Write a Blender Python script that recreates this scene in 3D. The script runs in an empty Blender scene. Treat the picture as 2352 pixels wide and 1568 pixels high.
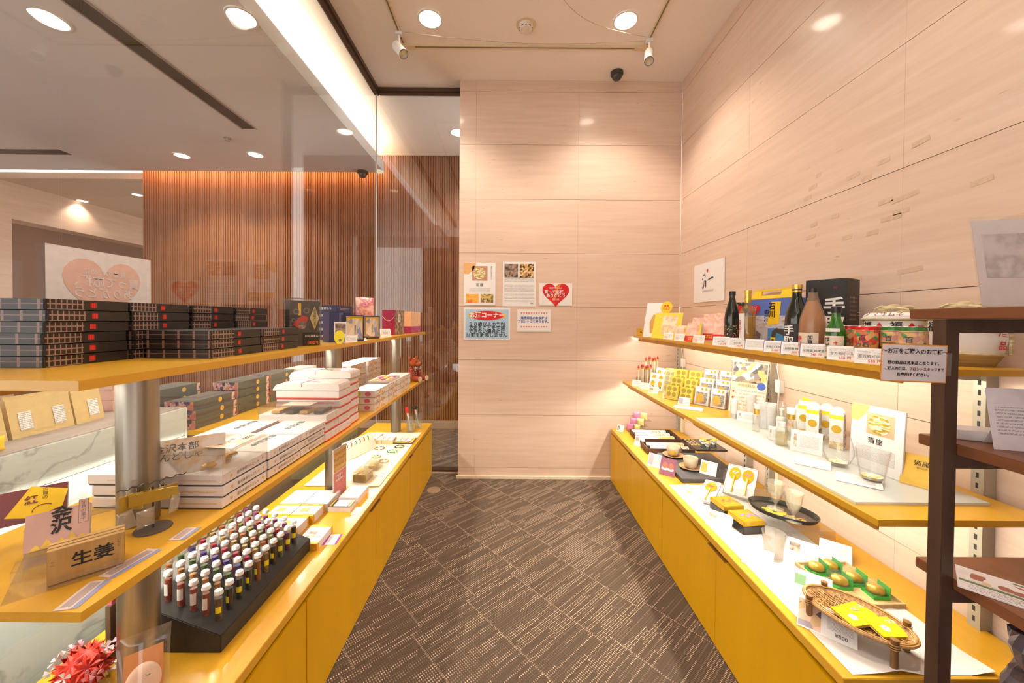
import bpy, bmesh, math, random
from mathutils import Vector, Matrix, Euler
random.seed(7)
PI = math.pi
scene = bpy.context.scene
COL = scene.collection

# ---------------------------------------------------------------- camera
FPX, CXP, CYP, SXP, SYP, CAMH = 855.0, 1176.0, 784.0, 4.0, -36.0, 1.4
_p, _r = math.radians(0.86), math.radians(0.43)
_fw = Vector((0, math.cos(_p), -math.sin(_p))); _r0 = Vector((1, 0, 0)); _u0 = _r0.cross(_fw)
_rt = math.cos(_r) * _r0 + math.sin(_r) * _u0
_up = -math.sin(_r) * _r0 + math.cos(_r) * _u0
cam_data = bpy.data.cameras.new('camera')
cam_data.sensor_fit = 'HORIZONTAL'; cam_data.sensor_width = 36.0
cam_data.lens = 36.0 * FPX / 2352.0
cam_data.shift_x = SXP / 2352.0; cam_data.shift_y = SYP / 2352.0
cam_data.clip_start = 0.01
cam = bpy.data.objects.new('camera', cam_data); COL.objects.link(cam)
cam.matrix_world = Matrix(((_rt.x, _up.x, -_fw.x, 0), (_rt.y, _up.y, -_fw.y, 0), (_rt.z, _up.z, -_fw.z, CAMH), (0, 0, 0, 1)))
scene.camera = cam

# ---------------------------------------------------------------- world, exposure
world = bpy.data.worlds.new('world'); scene.world = world; world.use_nodes = True
bgn = world.node_tree.nodes['Background']
bgn.inputs['Color'].default_value = (1.0, 0.92, 0.87, 1); bgn.inputs['Strength'].default_value = 2.8
scene.view_settings.view_transform = 'Standard'; scene.view_settings.look = 'None'
scene.view_settings.exposure = 0.17; scene.view_settings.gamma = 1.0
scene.view_settings.use_curve_mapping = False
scene.cycles.max_bounces = 7; scene.cycles.diffuse_bounces = 4; scene.cycles.glossy_bounces = 3
scene.cycles.transparent_max_bounces = 40; scene.cycles.transmission_bounces = 6
scene.cycles.caustics_refractive = False; scene.cycles.caustics_reflective = False
scene.cycles.sample_clamp_indirect = 4.0
scene.cycles.use_light_tree = False; scene.cycles.use_adaptive_sampling = True; scene.cycles.adaptive_threshold = 0.05

# light strengths (W for lamps, W/m2 for tubes), used by the lamp builders below
L_DOWN, L_LOBBY, L_COVE, L_SLATCOVE = 100.0, 130.0, 62.0, 34.0
L_TUBE_TOP, L_TUBE_MID = 60.0, 108.0
WARM = (1.0, 0.86, 0.71); TUBEC = (1.0, 0.94, 0.79)

# ---------------------------------------------------------------- places seen in the photograph
def ray(px, py):
    return _rt * ((px - CXP + SXP) / FPX) + _up * ((CYP - py + SYP) / FPX) + _fw
def at(px, py, z):
    d = ray(px, py); o = Vector((0, 0, CAMH)); return o + d * ((z - CAMH) / d.z)
def atx(px, py, x):
    d = ray(px, py); o = Vector((0, 0, CAMH)); return o + d * (x / d.x)
def aty(px, py, y):
    d = ray(px, py); o = Vector((0, 0, CAMH)); return o + d * (y / d.y)

# ---------------------------------------------------------------- helpers
class MB:
    """collects shapes; build() links them as one mesh object"""
    def __init__(s): s.v = []; s.f = []; s.sm = []
    def add(s, vs, fs, M=None, smooth=False):
        n = len(s.v)
        s.v += [tuple(M @ Vector(q)) if M else tuple(q) for q in vs]
        s.f += [tuple(i + n for i in f) for f in fs]; s.sm += [smooth] * len(fs)
        return s
    def box(s, x0, x1, y0, y1, z0, z1, M=None):
        v = [(x0,y0,z0),(x1,y0,z0),(x1,y1,z0),(x0,y1,z0),(x0,y0,z1),(x1,y0,z1),(x1,y1,z1),(x0,y1,z1)]
        return s.add(v, [(0,3,2,1),(4,5,6,7),(0,1,5,4),(1,2,6,5),(2,3,7,6),(3,0,4,7)], M)
    def lathe(s, prof, n=20, M=None, smooth=True, sx=1.0, sy=1.0, cap=True):
        v = []; f = []
        for r, z in prof:
            for k in range(n):
                a = 2 * PI * k / n; v.append((r * sx * math.cos(a), r * sy * math.sin(a), z))
        for j in range(len(prof) - 1):
            for k in range(n):
                k2 = (k + 1) % n
                f.append((j*n+k, j*n+k2, (j+1)*n+k2, (j+1)*n+k))
        s.add(v, f, M, smooth)
        if cap:
            n0 = len(s.v) - len(v)
            if prof[0][0] > 1e-6: s.f.append(tuple(n0 + k for k in reversed(range(n)))); s.sm.append(False)
            if prof[-1][0] > 1e-6: s.f.append(tuple(n0 + (len(prof)-1)*n + k for k in range(n))); s.sm.append(False)
        return s
    def cyl(s, r, z0, z1, n=16, M=None, x=0, y=0):
        T = Matrix.Translation((x, y, 0))
        return s.lathe([(r, z0), (r, z1)], n, (M @ T) if M else T)
    def prism(s, poly, z0, z1, M=None, smooth=False):
        n = len(poly); v = [(x, y, z0) for x, y in poly] + [(x, y, z1) for x, y in poly]
        f = [tuple(reversed(range(n))), tuple(range(n, 2*n))] + [(i, (i+1) % n, n+(i+1) % n, n+i) for i in range(n)]
        return s.add(v, f, M, smooth)
    def tube(s, pts, r, n=8, closed=False, taper=None):
        P = [Vector(q) for q in pts]; m = len(P); v = []; f = []
        prev = None
        for i in range(m):
            a = P[(i-1) % m] if (closed or i > 0) else P[i]; b = P[(i+1) % m] if (closed or i < m-1) else P[i]
            t = (b - a).normalized()
            if prev is None:
                u = t.orthogonal().normalized()
            else:
                u = (prev - t * prev.dot(t))
                u = u.normalized() if u.length > 1e-8 else t.orthogonal().normalized()
            prev = u; w = t.cross(u)
            rr = r * (taper[i] if taper else 1.0)
            for k in range(n):
                c = 2*PI*k/n; v.append(tuple(P[i] + (u*math.cos(c) + w*math.sin(c)) * rr))
        for i in range(m if closed else m-1):
            j = (i+1) % m
            for k in range(n):
                f.append((i*n+k, i*n+(k+1) % n, j*n+(k+1) % n, j*n+k))
        if not closed:
            f.append(tuple(reversed(range(n)))); f.append(tuple((m-1)*n+k for k in range(n)))
        return s.add(v, f, None, True)
    def blob(s, c, rx, ry, rz, n=14, m=9, M=None):
        prof = []
        v = [(c[0], c[1], c[2]-rz)]; f = []
        for j in range(1, m):
            a = -PI/2 + PI*j/m
            for k in range(n):
                b = 2*PI*k/n
                v.append((c[0]+rx*math.cos(a)*math.cos(b), c[1]+ry*math.cos(a)*math.sin(b), c[2]+rz*math.sin(a)))
        v.append((c[0], c[1], c[2]+rz))
        for k in range(n): f.append((0, 1+(k+1) % n, 1+k))
        for j in range(m-2):
            for k in range(n):
                a = 1+j*n; b = a+n; f.append((a+k, a+(k+1) % n, b+(k+1) % n, b+k))
        l = len(v)-1; a = 1+(m-2)*n
        for k in range(n): f.append((a+k, a+(k+1) % n, l))
        return s.add(v, f, M, True)
    def mesh(s, name, m):
        me = bpy.data.meshes.new(name); me.from_pydata(s.v, [], s.f)
        me.polygons.foreach_set('use_smooth', s.sm); me.update()
        if any(s.sm): me.set_sharp_from_angle(angle=math.radians(38))
        if m: me.materials.append(m)
        return me
    def build(s, name, m, parent=None, bevel=0.0):
        me = s.mesh(name, m)
        if bevel > 0:
            b = bmesh.new(); b.from_mesh(me)
            bmesh.ops.bevel(b, geom=list(b.edges), offset=bevel, segments=2, affect='EDGES', clamp_overlap=True)
            b.to_mesh(me); b.free()
        return link(name, me, parent)
def link(name, me, parent=None):
    o = bpy.data.objects.new(name, me); COL.objects.link(o)
    if parent: o.parent = parent
    return o
def tag(o, label, cat, group=None):
    o['label'] = label; o['category'] = cat
    if group: o['group'] = group
    return o
def struct(o, label=None):
    o['kind'] = 'structure'
    if label: o['label'] = label
    return o
def thing(name, label, cat, loc=(0,0,0), rz=0.0, group=None, rx=0.0):
    o = bpy.data.objects.new(name, None); COL.objects.link(o); o.empty_display_size = 0.02
    o.location = loc; o.rotation_euler = (rx, 0, rz)
    return tag(o, label, cat, group)
def dup(root, loc=None, rz=None, label=None, group=None, rx=None):
    r = root.copy(); COL.objects.link(r)
    if loc is not None: r.location = loc
    if rz is not None: r.rotation_euler[2] = rz
    if rx is not None: r.rotation_euler[0] = rx
    if label: r['label'] = label
    if group: r['group'] = group
    for ch in list(root.children):
        c = ch.copy(); COL.objects.link(c); c.parent = r
        for g in list(ch.children):
            d = g.copy(); COL.objects.link(d); d.parent = c
    return r
_shared = {}
def part(key, name, make, m, parent, loc=None, bevel=0.0):
    """a part whose mesh is shared by every part with the same key"""
    if key not in _shared:
        mb = MB(); make(mb); o = mb.build(name, m, parent, bevel); _shared[key] = o.data
    else:
        o = link(name, _shared[key], parent)
    if loc is not None: o.location = loc
    return o
# lettering: flat glyph mesh standing in the local XZ plane, facing local -Y
_glyph = {}
def glyphs(txt, size, bold=0.0, spacing=1.0, line=1.0):
    key = (txt, size, bold, spacing, line)
    if key not in _glyph:
        cu = bpy.data.curves.new('lettering', 'FONT'); cu.body = txt; cu.size = size; cu.align_x = 'CENTER'; cu.align_y = 'CENTER'
        cu.offset = bold * size; cu.space_character = spacing; cu.space_line = line; cu.resolution_u = 3; cu.fill_mode = 'FRONT'
        o = bpy.data.objects.new('lettering', cu); COL.objects.link(o)
        bpy.context.view_layer.update()
        dg = bpy.context.evaluated_depsgraph_get()
        me = bpy.data.meshes.new_from_object(o.evaluated_get(dg)); me.materials.clear()
        me.transform(Matrix.Rotation(PI/2, 4, 'X'))
        bpy.data.objects.remove(o); bpy.data.curves.remove(cu)
        _glyph[key] = me
    return _glyph[key]
_gm = {}
def letter(txt, size, m, parent, x=0.0, z=0.0, y=-0.0008, bold=0.0, vertical=False, spacing=1.0, line=1.0, rot=None, name='lettering'):
    if vertical: txt = '\n'.join(txt); line = line * 1.02
    me0 = glyphs(txt, size, bold, spacing, line)
    k = (me0.name, m.name)
    if k not in _gm:
        me = me0.copy(); me.materials.append(m); _gm[k] = me
    o = link(name, _gm[k], parent); o.location = (x, y, z)
    if rot: o.rotation_euler = rot
    return o
def plate(name, w, h, m, parent, x=0.0, z=0.0, y=0.0, t=0.0006, rot=None):
    """flat print or card: thin slab in the local XZ plane, front face toward -Y, centred at x, z"""
    o = part(('plate', round(w, 4), round(h, 4), round(t, 5), m.name), name, lambda b: b.box(-w/2, w/2, -t, 0, -h/2, h/2), m, parent, (x, y, z))
    if rot: o.rotation_euler = rot
    return o

# ---------------------------------------------------------------- materials
def nt(m): return m.node_tree
def newmat(name):
    m = bpy.data.materials.new(name); m.use_nodes = True
    return m, m.node_tree.nodes, m.node_tree.links, m.node_tree.nodes['Principled BSDF']
def sset(b, **k):
    for a, v in k.items():
        n = a.replace('_', ' ')
        if n in b.inputs: b.inputs[n].default_value = v
_mats = {}
def flat(name, c, rough=0.55, metal=0.0, var=0.05, scale=40.0, **kw):
    """plain paint, paper, plastic: a colour with a slight procedural variation"""
    if name in _mats: return _mats[name]
    m, N, L, b = newmat(name)
    no = N.new('ShaderNodeTexNoise'); no.inputs['Scale'].default_value = scale; no.inputs['Detail'].default_value = 3
    tc = N.new('ShaderNodeTexCoord'); L.new(tc.outputs['Object'], no.inputs['Vector'])
    r = N.new('ShaderNodeValToRGB')
    r.color_ramp.elements[0].color = (c[0]*(1-var), c[1]*(1-var), c[2]*(1-var), 1)
    r.color_ramp.elements[1].color = (min(1, c[0]*(1+var)), min(1, c[1]*(1+var)), min(1, c[2]*(1+var)), 1)
    r.color_ramp.elements[0].position = 0.3; r.color_ramp.elements[1].position = 0.7
    L.new(no.outputs['Fac'], r.inputs['Fac']); L.new(r.outputs['Color'], b.inputs['Base Color'])
    b.inputs['Roughness'].default_value = rough; b.inputs['Metallic'].default_value = metal
    sset(b, **kw)
    _mats[name] = m
    return m
def s(r, g, b):
    f = lambda u: (u/255/12.92) if u <= 10 else ((u/255+0.055)/1.055)**2.4
    return (f(r), f(g), f(b))
def emit(name, c, st):
    if name in _mats: return _mats[name]
    m, N, L, b = newmat(name)
    b.inputs['Base Color'].default_value = (*c, 1); b.inputs['Emission Color'].default_value = (*c, 1); b.inputs['Emission Strength'].default_value = st
    _mats[name] = m; return m
def stripes_noise(name, c0, c1, sc=(1,1,1), det=6, rough=0.4, p0=0.35, p1=0.65, coord='Object', bump=0.0, extra=None, **kw):
    if name in _mats: return _mats[name]
    m, N, L, b = newmat(name)
    tc = N.new('ShaderNodeTexCoord'); mp = N.new('ShaderNodeMapping'); mp.inputs['Scale'].default_value = sc
    if coord == 'World':
        g = N.new('ShaderNodeNewGeometry'); L.new(g.outputs['Position'], mp.inputs['Vector'])
    else: L.new(tc.outputs[coord], mp.inputs['Vector'])
    no = N.new('ShaderNodeTexNoise'); no.inputs['Scale'].default_value = 1.0; no.inputs['Detail'].default_value = det; no.inputs['Roughness'].default_value = 0.62
    L.new(mp.outputs['Vector'], no.inputs['Vector'])
    r = N.new('ShaderNodeValToRGB'); e = r.color_ramp.elements
    e[0].color = (*c0, 1); e[1].color = (*c1, 1); e[0].position = p0; e[1].position = p1
    L.new(no.outputs['Fac'], r.inputs['Fac']); out = r.outputs['Color']
    if extra:   # small dark flecks
        n2 = N.new('ShaderNodeTexNoise'); n2.inputs['Scale'].default_value = 1.0; n2.inputs['Detail'].default_value = 2
        m2 = N.new('ShaderNodeMapping'); m2.inputs['Scale'].default_value = extra[0]
        L.new(mp.inputs['Vector'].links[0].from_socket, m2.inputs['Vector']); L.new(m2.outputs['Vector'], n2.inputs['Vector'])
        r2 = N.new('ShaderNodeValToRGB'); r2.color_ramp.elements[0].position = extra[1]; r2.color_ramp.elements[1].position = extra[1] + 0.06
        L.new(n2.outputs['Fac'], r2.inputs['Fac'])
        mx = N.new('ShaderNodeMixRGB'); L.new(r2.outputs['Color'], mx.inputs['Fac']); L.new(out, mx.inputs['Color1']); mx.inputs['Color2'].default_value = (*extra[2], 1)
        out = mx.outputs['Color']
    L.new(out, b.inputs['Base Color']); b.inputs['Roughness'].default_value = rough
    if bump:
        bp = N.new('ShaderNodeBump'); bp.inputs['Strength'].default_value = bump; bp.inputs['Distance'].default_value = 0.002
        L.new(no.outputs['Fac'], bp.inputs['Height']); L.new(bp.outputs['Normal'], b.inputs['Normal'])
    sset(b, **kw)
    _mats[name] = m; return m
def clear(name, tint=(1,1,1), f0=0.04, rough=0.0, body=0.0, bodyc=(1,1,1), edge=1.0):
    """pane, acrylic or film: see-through with a Fresnel reflection and, if asked, a faint body colour"""
    if name in _mats: return _mats[name]
    m, N, L, b = newmat(name); N.remove(b); out = N['Material Output']
    lw = N.new('ShaderNodeLayerWeight'); lw.inputs['Blend'].default_value = 0.5
    pw = N.new('ShaderNodeMath'); pw.operation = 'POWER'; pw.inputs[1].default_value = 5.0; L.new(lw.outputs['Facing'], pw.inputs[0])
    ma = N.new('ShaderNodeMath'); ma.operation = 'MULTIPLY_ADD'; ma.inputs[1].default_value = (1-f0)*edge; ma.inputs[2].default_value = f0; L.new(pw.outputs[0], ma.inputs[0])
    tr = N.new('ShaderNodeBsdfTransparent'); tr.inputs['Color'].default_value = (*tint, 1)
    gl = N.new('ShaderNodeBsdfGlossy'); gl.inputs['Roughness'].default_value = rough
    mx = N.new('ShaderNodeMixShader'); L.new(ma.outputs[0], mx.inputs['Fac']); L.new(gl.outputs[0], mx.inputs[2])
    if body > 0:
        df = N.new('ShaderNodeBsdfDiffuse'); df.inputs['Color'].default_value = (*bodyc, 1)
        m2 = N.new('ShaderNodeMixShader'); m2.inputs['Fac'].default_value = body
        L.new(tr.outputs[0], m2.inputs[1]); L.new(df.outputs[0], m2.inputs[2]); L.new(m2.outputs[0], mx.inputs[1])
    else: L.new(tr.outputs[0], mx.inputs[1])
    L.new(mx.outputs[0], out.inputs['Surface'])
    _mats[name] = m; return m
def patches(name, cols, scale=12.0, rough=0.5, kind='voronoi', stretch=(1,1,1), **kw):
    """printed pictures too fine to model: coloured cells or noise bands"""
    if name in _mats: return _mats[name]
    m, N, L, b = newmat(name)
    tc = N.new('ShaderNodeTexCoord'); mp = N.new('ShaderNodeMapping'); mp.inputs['Scale'].default_value = stretch; L.new(tc.outputs['Object'], mp.inputs['Vector'])
    if kind == 'voronoi':
        t = N.new('ShaderNodeTexVoronoi'); t.inputs['Scale'].default_value = scale; L.new(mp.outputs['Vector'], t.inputs['Vector'])
        sp = N.new('ShaderNodeSeparateColor'); L.new(t.outputs['Color'], sp.inputs['Color']); src = sp.outputs[0]
    else:
        t = N.new('ShaderNodeTexNoise'); t.inputs['Scale'].default_value = scale; t.inputs['Detail'].default_value = 4; L.new(mp.outputs['Vector'], t.inputs['Vector']); src = t.outputs['Fac']
    r = N.new('ShaderNodeValToRGB'); r.color_ramp.interpolation = 'CONSTANT' if kind == 'voronoi' else 'LINEAR'
    e = r.color_ramp.elements; n = len(cols)
    lo, hi = (0.0, 1.0) if kind == 'voronoi' else (0.32, 0.68)
    e[0].color = (*cols[0], 1); e[0].position = lo
    e[1].color = (*cols[-1], 1); e[1].position = lo + (hi-lo)*(n-1)/n if kind == 'voronoi' else hi
    for i in range(1, n-1):
        q = e.new(lo + (hi-lo)*(i/n if kind == 'voronoi' else i/(n-1))); q.color = (*cols[i], 1)
    L.new(src, r.inputs['Fac']); L.new(r.outputs['Color'], b.inputs['Base Color']); b.inputs['Roughness'].default_value = rough
    sset(b, **kw); _mats[name] = m; return m
def print_lines(name, bg, ink, pitch=0.006, vertical=False, ragged=150.0):
    """illegible small print: rows of broken strokes on paper (local X across, local Z up)"""
    if name in _mats: return _mats[name]
    m, N, L, b = newmat(name)
    tc = N.new('ShaderNodeTexCoord'); sp = N.new('ShaderNodeSeparateXYZ'); L.new(tc.outputs['Object'], sp.inputs[0])
    a, c = (sp.outputs['X'], sp.outputs['Z']) if vertical else (sp.outputs['Z'], sp.outputs['X'])
    d = N.new('ShaderNodeMath'); d.operation = 'DIVIDE'; L.new(a, d.inputs[0]); d.inputs[1].default_value = pitch
    fr = N.new('ShaderNodeMath'); fr.operation = 'FRACT'; L.new(d.outputs[0], fr.inputs[0])
    lt = N.new('ShaderNodeMath'); lt.operation = 'LESS_THAN'; L.new(fr.outputs[0], lt.inputs[0]); lt.inputs[1].default_value = 0.5
    no = N.new('ShaderNodeTexNoise'); no.inputs['Scale'].default_value = ragged * 4; L.new(tc.outputs['Object'], no.inputs['Vector'])
    gt = N.new('ShaderNodeMath'); gt.operation = 'GREATER_THAN'; L.new(no.outputs['Fac'], gt.inputs[0]); gt.inputs[1].default_value = 0.47
    mu = N.new('ShaderNodeMath'); mu.operation = 'MULTIPLY'; L.new(lt.outputs[0], mu.inputs[0]); L.new(gt.outputs[0], mu.inputs[1])
    mx = N.new('ShaderNodeMixRGB'); L.new(mu.outputs[0], mx.inputs['Fac']); mx.inputs['Color1'].default_value = (*bg, 1); mx.inputs['Color2'].default_value = (*ink, 1)
    L.new(mx.outputs[0], b.inputs['Base Color']); b.inputs['Roughness'].default_value = 0.6
    _mats[name] = m; return m

STONE = stripes_noise('travertine', (0.655,0.485,0.375), (0.745,0.575,0.46), (2.2,2.2,34), 6, 0.32, 0.3, 0.7, 'World', 0.15, ((9,9,60), 0.73, (0.50,0.37,0.27)), Coat_Weight=0.25, Coat_Roughness=0.08)
STONE_L = stripes_noise('lobby_stone', (0.47,0.31,0.215), (0.55,0.375,0.265), (2.0,2.0,20), 5, 0.5, 0.3, 0.7, 'World')
CEIL = flat('ceiling_paint', (0.93,0.88,0.83), 0.9, var=0.01)
CEIL_L = flat('lobby_ceiling_paint', (0.76,0.755,0.77), 0.9, var=0.01)
WOOD = stripes_noise('maple_veneer', (0.65,0.335,0.015), (0.74,0.41,0.03), (14,1.6,14), 5, 0.28, 0.3, 0.7, 'World', 0.0, Coat_Weight=0.3, Coat_Roughness=0.15)
WOOD_V = stripes_noise('maple_door', (0.64,0.335,0.001), (0.73,0.395,0.003), (9,9,1.4), 6, 0.3, 0.3, 0.7, 'World', 0.0, Coat_Weight=0.08, Coat_Roughness=0.2, Specular_IOR_Level=0.3)
WOOD_E = stripes_noise('maple_edge', (0.60,0.30,0.03), (0.70,0.37,0.05), (4,3,4), 4, 0.35, 0.3, 0.7, 'World')
GAP = flat('shadow_gap', (0.05,0.025,0.01), 0.8)
DARKWOOD = stripes_noise('dark_walnut', (0.045,0.022,0.013), (0.085,0.042,0.026), (30,30,3), 5, 0.45, 0.3, 0.7, 'World')
BOARD = stripes_noise('red_brown_board', (0.16,0.055,0.022), (0.25,0.092,0.038), (22,3,22), 5, 0.4, 0.3, 0.7, 'World')
SLAT = stripes_noise('cedar_slat', (0.22,0.072,0.022), (0.30,0.105,0.033), (3,3,6), 4, 0.5, 0.3, 0.7, 'World')
SLATBACK = flat('slat_backing', (0.13,0.045,0.018), 0.8)
STEEL = stripes_noise('brushed_steel', (0.36,0.33,0.27), (0.46,0.43,0.37), (90,90,2), 3, 0.36, 0.3, 0.7, 'Object', 0.0, Metallic=1.0)
RAIL = flat('rail_grey', (0.50,0.47,0.38), 0.4, 0.4)
BRONZE = flat('bronze_frame', (0.12,0.075,0.055), 0.4, 0.6)
WHITE = flat('white_paper', (0.82,0.80,0.78), 0.6, var=0.015)
WHITEP = flat('white_plastic', (0.84,0.83,0.80), 0.35, var=0.01)
CREAM = flat('cream_plastic', (0.74,0.62,0.40), 0.5, var=0.03)
BLACK = flat('black_ink', (0.012,0.011,0.010), 0.6)
GREYINK = flat('grey_ink', (0.16,0.15,0.14), 0.6)
REDINK = flat('red_ink', (0.62,0.015,0.02), 0.5)
BLUEINK = flat('blue_ink', (0.03,0.08,0.42), 0.5)
GLASS = clear('partition_glass', (0.975,0.985,0.975), 0.075, edge=0.75)
ACRYL = clear('clear_acrylic', (0.965,0.965,0.955), 0.05, body=0.02)
FILM = clear('clear_film', (0.98,0.98,0.98), 0.07, rough=0.06, body=0.03)
# ================================================================ structure
D, XR, CZ = 3.284, 1.49, 3.494
GX, GY = -1.235, 3.42            # glass partition plane and its far corner
ZL = 3.21                        # lowered lobby ceiling
# carpet
def carpet_mat():
    m, N, L, b = newmat('carpet_tile')
    tc = N.new('ShaderNodeTexCoord'); oi = N.new('ShaderNodeObjectInfo')
    sp = N.new('ShaderNodeSeparateXYZ'); L.new(tc.outputs['Object'], sp.inputs[0])
    def M(op, a, c=None, d=None):
        n = N.new('ShaderNodeMath'); n.operation = op
        for i, q in enumerate((a, c, d)):
            if q is None: continue
            if isinstance(q, (int, float)): n.inputs[i].default_value = q
            else: L.new(q, n.inputs[i])
        return n.outputs[0]
    rnd = M('MULTIPLY', oi.outputs['Random'], 91.7)
    row_f = M('DIVIDE', sp.outputs['Y'], 0.0125); row = M('FLOOR', row_f); rf = M('FRACT', row_f)
    cv = N.new('ShaderNodeCombineXYZ'); L.new(row, cv.inputs[0]); L.new(rnd, cv.inputs[1])
    wn = N.new('ShaderNodeTexWhiteNoise'); wn.noise_dimensions = '2D'; L.new(cv.outputs[0], wn.inputs['Vector'])
    seg = M('FLOOR', M('ADD', M('DIVIDE', sp.outputs['X'], 0.22), M('MULTIPLY', wn.outputs['Value'], 7.0)))
    cv2 = N.new('ShaderNodeCombineXYZ'); L.new(row, cv2.inputs[0]); L.new(seg, cv2.inputs[1]); L.new(rnd, cv2.inputs[2])
    wn2 = N.new('ShaderNodeTexWhiteNoise'); wn2.noise_dimensions = '3D'; L.new(cv2.outputs[0], wn2.inputs['Vector'])
    gn = N.new('ShaderNodeTexNoise'); gn.noise_dimensions = '2D'; gn.inputs['Scale'].default_value = 1.0; gn.inputs['Detail'].default_value = 1
    cv3 = N.new('ShaderNodeCombineXYZ'); L.new(M('MULTIPLY', row, 0.30), cv3.inputs[0]); L.new(M('ADD', rnd, M('MULTIPLY', sp.outputs['X'], 2.0)), cv3.inputs[1]); L.new(cv3.outputs[0], gn.inputs['Vector'])
    act = M('MULTIPLY', M('GREATER_THAN', wn2.outputs['Value'], 0.30), M('GREATER_THAN', gn.outputs['Fac'], 0.48))
    amp = M('MAXIMUM', M('MULTIPLY', act, M('MULTIPLY_ADD', wn2.outputs['Value'], 0.6, 0.35)), M('MULTIPLY', wn2.outputs['Value'], 0.34))
    dotx = M('SINE', M('MULTIPLY', sp.outputs['X'], 2*PI/0.0095)); doty = M('SINE', M('MULTIPLY', rf, PI))
    dot = M('MULTIPLY', M('GREATER_THAN', M('MULTIPLY_ADD', dotx, 0.55, doty), 1.08), amp)
    no = N.new('ShaderNodeTexNoise'); no.inputs['Scale'].default_value = 420; no.inputs['Detail'].default_value = 2; L.new(tc.outputs['Object'], no.inputs['Vector'])
    edge = M('MULTIPLY', M('GREATER_THAN', M('ABSOLUTE', sp.outputs['X']), 0.1462), M('GREATER_THAN', M('SINE', M('MULTIPLY', sp.outputs['Y'], 2*PI/0.009)), 0.1))
    fac = M('MAXIMUM', dot, M('MULTIPLY', edge, 0.45))
    fac = M('MULTIPLY', fac, M('MULTIPLY_ADD', no.outputs['Fac'], 1.0, 0.42))
    r = N.new('ShaderNodeValToRGB'); r.color_ramp.elements[0].position = 0.33; r.color_ramp.elements[1].position = 0.72
    r.color_ramp.elements[0].color = (0.042,0.026,0.017,1); r.color_ramp.elements[1].color = (0.120,0.082,0.055,1); L.new(no.outputs['Fac'], r.inputs['Fac'])
    mx = N.new('ShaderNodeMixRGB'); L.new(fac, mx.inputs['Fac']); L.new(r.outputs[0], mx.inputs['Color1']); mx.inputs['Color2'].default_value = (0.66,0.50,0.37,1)
    L.new(mx.outputs[0], b.inputs['Base Color']); b.inputs['Roughness'].default_value = 0.95
    bp = N.new('ShaderNodeBump'); bp.inputs['Strength'].default_value = 0.4; bp.inputs['Distance'].default_value = 0.003; L.new(no.outputs['Fac'], bp.inputs['Height']); L.new(bp.outputs[0], b.inputs['Normal'])
    return m
CARPET = carpet_mat()
CARPET_BASE = flat('carpet_base', (0.10,0.066,0.044), 0.95, var=0.3, scale=300)
floor = struct(MB().box(-8.5, 1.75, -2.6, 9.0, -0.06, -0.004).build('floor', CARPET_BASE))
ANG = math.radians(42.4); TW, TH = 0.30, 0.60
ca, sa = math.cos(ANG), math.sin(ANG)
tile_me = MB().box(-TW/2+0.0004, TW/2-0.0004, -TH/2+0.0004, TH/2-0.0004, -0.004, 0.0).mesh('carpet_tile', CARPET)
for i in range(-12, 26):
    for j in range(-12, 22):
        sx = 0.787 + TW/2 + (i-2)*TW + (0.05 if j % 2 else 0.0); ty = j*TH
        x = sx*ca - ty*sa; y = sx*sa + ty*ca
        inshop = -0.95 < x < 1.12 and 0.75 < y < 3.65
        inlobby = (-1.6 < x < -0.1 and 3.3 < y < 5.0)
        if inshop or inlobby:
            t = link('carpet_tile', tile_me, floor); t.location = (x, y, 0); t.rotation_euler = (0, 0, ANG)

# stone walls made of slabs
ZJ = [0.0, 0.093, 0.562, 1.048, 1.52, 1.99, 2.461, 2.936, 3.396, CZ]
JOINT = flat('stone_joint', (0.16,0.10,0.07), 0.9)
def slab_wall(name, axis, a0, a1, joints, plane, back):
    mb = MB()
    if axis == 'x': mb.box(a0, a1, plane+0.012, plane+back, 0, CZ)
    else: mb.box(plane+0.012, plane+back, a0, a1, 0, CZ)
    w = struct(mb.build(name, JOINT))
    js = [a0] + [q for q in joints if a0 < q < a1] + [a1]; js.sort()
    for k in range(len(ZJ)-1):
        for i in range(len(js)-1):
            p = random.uniform(-0.0004, 0.0004); g = 0.0013; gv = 0.0004
            b = MB()
            if axis == 'x': b.box(js[i]+gv, js[i+1]-gv, plane+p, plane+0.014, ZJ[k]+g, ZJ[k+1]-g)
            else: b.box(plane+p, plane+0.014, js[i]+gv, js[i+1]-gv, ZJ[k]+g, ZJ[k+1]-g)
            b.build('stone_slab', STONE, w)
    return w
wall_back = slab_wall('wall_back', 'x', -0.455, XR, [0.588, -0.31], D, 0.16)
wall_right = slab_wall('wall_right', 'y', -2.5, D, [2.354, 1.425, 0.497, -0.43, -1.36], XR, 0.16)
TAPE = flat('tape_residue', (0.62,0.455,0.33), 0.75, var=0.08)
for px, py, w in ((1960,404,.06),(1880,402,.03),(2030,370,.05),(1867,430,.05),(1855,455,.05),(1869,516,.04),(2046,500,.08),(2078,452,.10),(2034,462,.06),(1862,544,.06),(1945,545,.05),(2004,534,.05),(1918,496,.04),(2090,620,.09),(2320,503,.13),(1968,640,.05),(2070,485,.06),(1990,408,.05),(2115,325,.06),(2255,415,.06),(1878,561,.03)):
    p = atx(px, py, XR)
    o = MB().box(-0.0004, 0, -w/2, w/2, -0.009, 0.009).build('tape_mark', TAPE, wall_right); o.location = (XR-0.0005, p.y, p.z); o.rotation_euler = (random.uniform(-0.12, 0.02), 0, 0)
# skirting strip of the stone wall
struct(MB().box(-0.47, 0.90, D-0.02, D-0.001, 0.0, 0.022).build('baseboard_back', flat('skirting_cream', (0.78,0.66,0.52), 0.5)))
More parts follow.
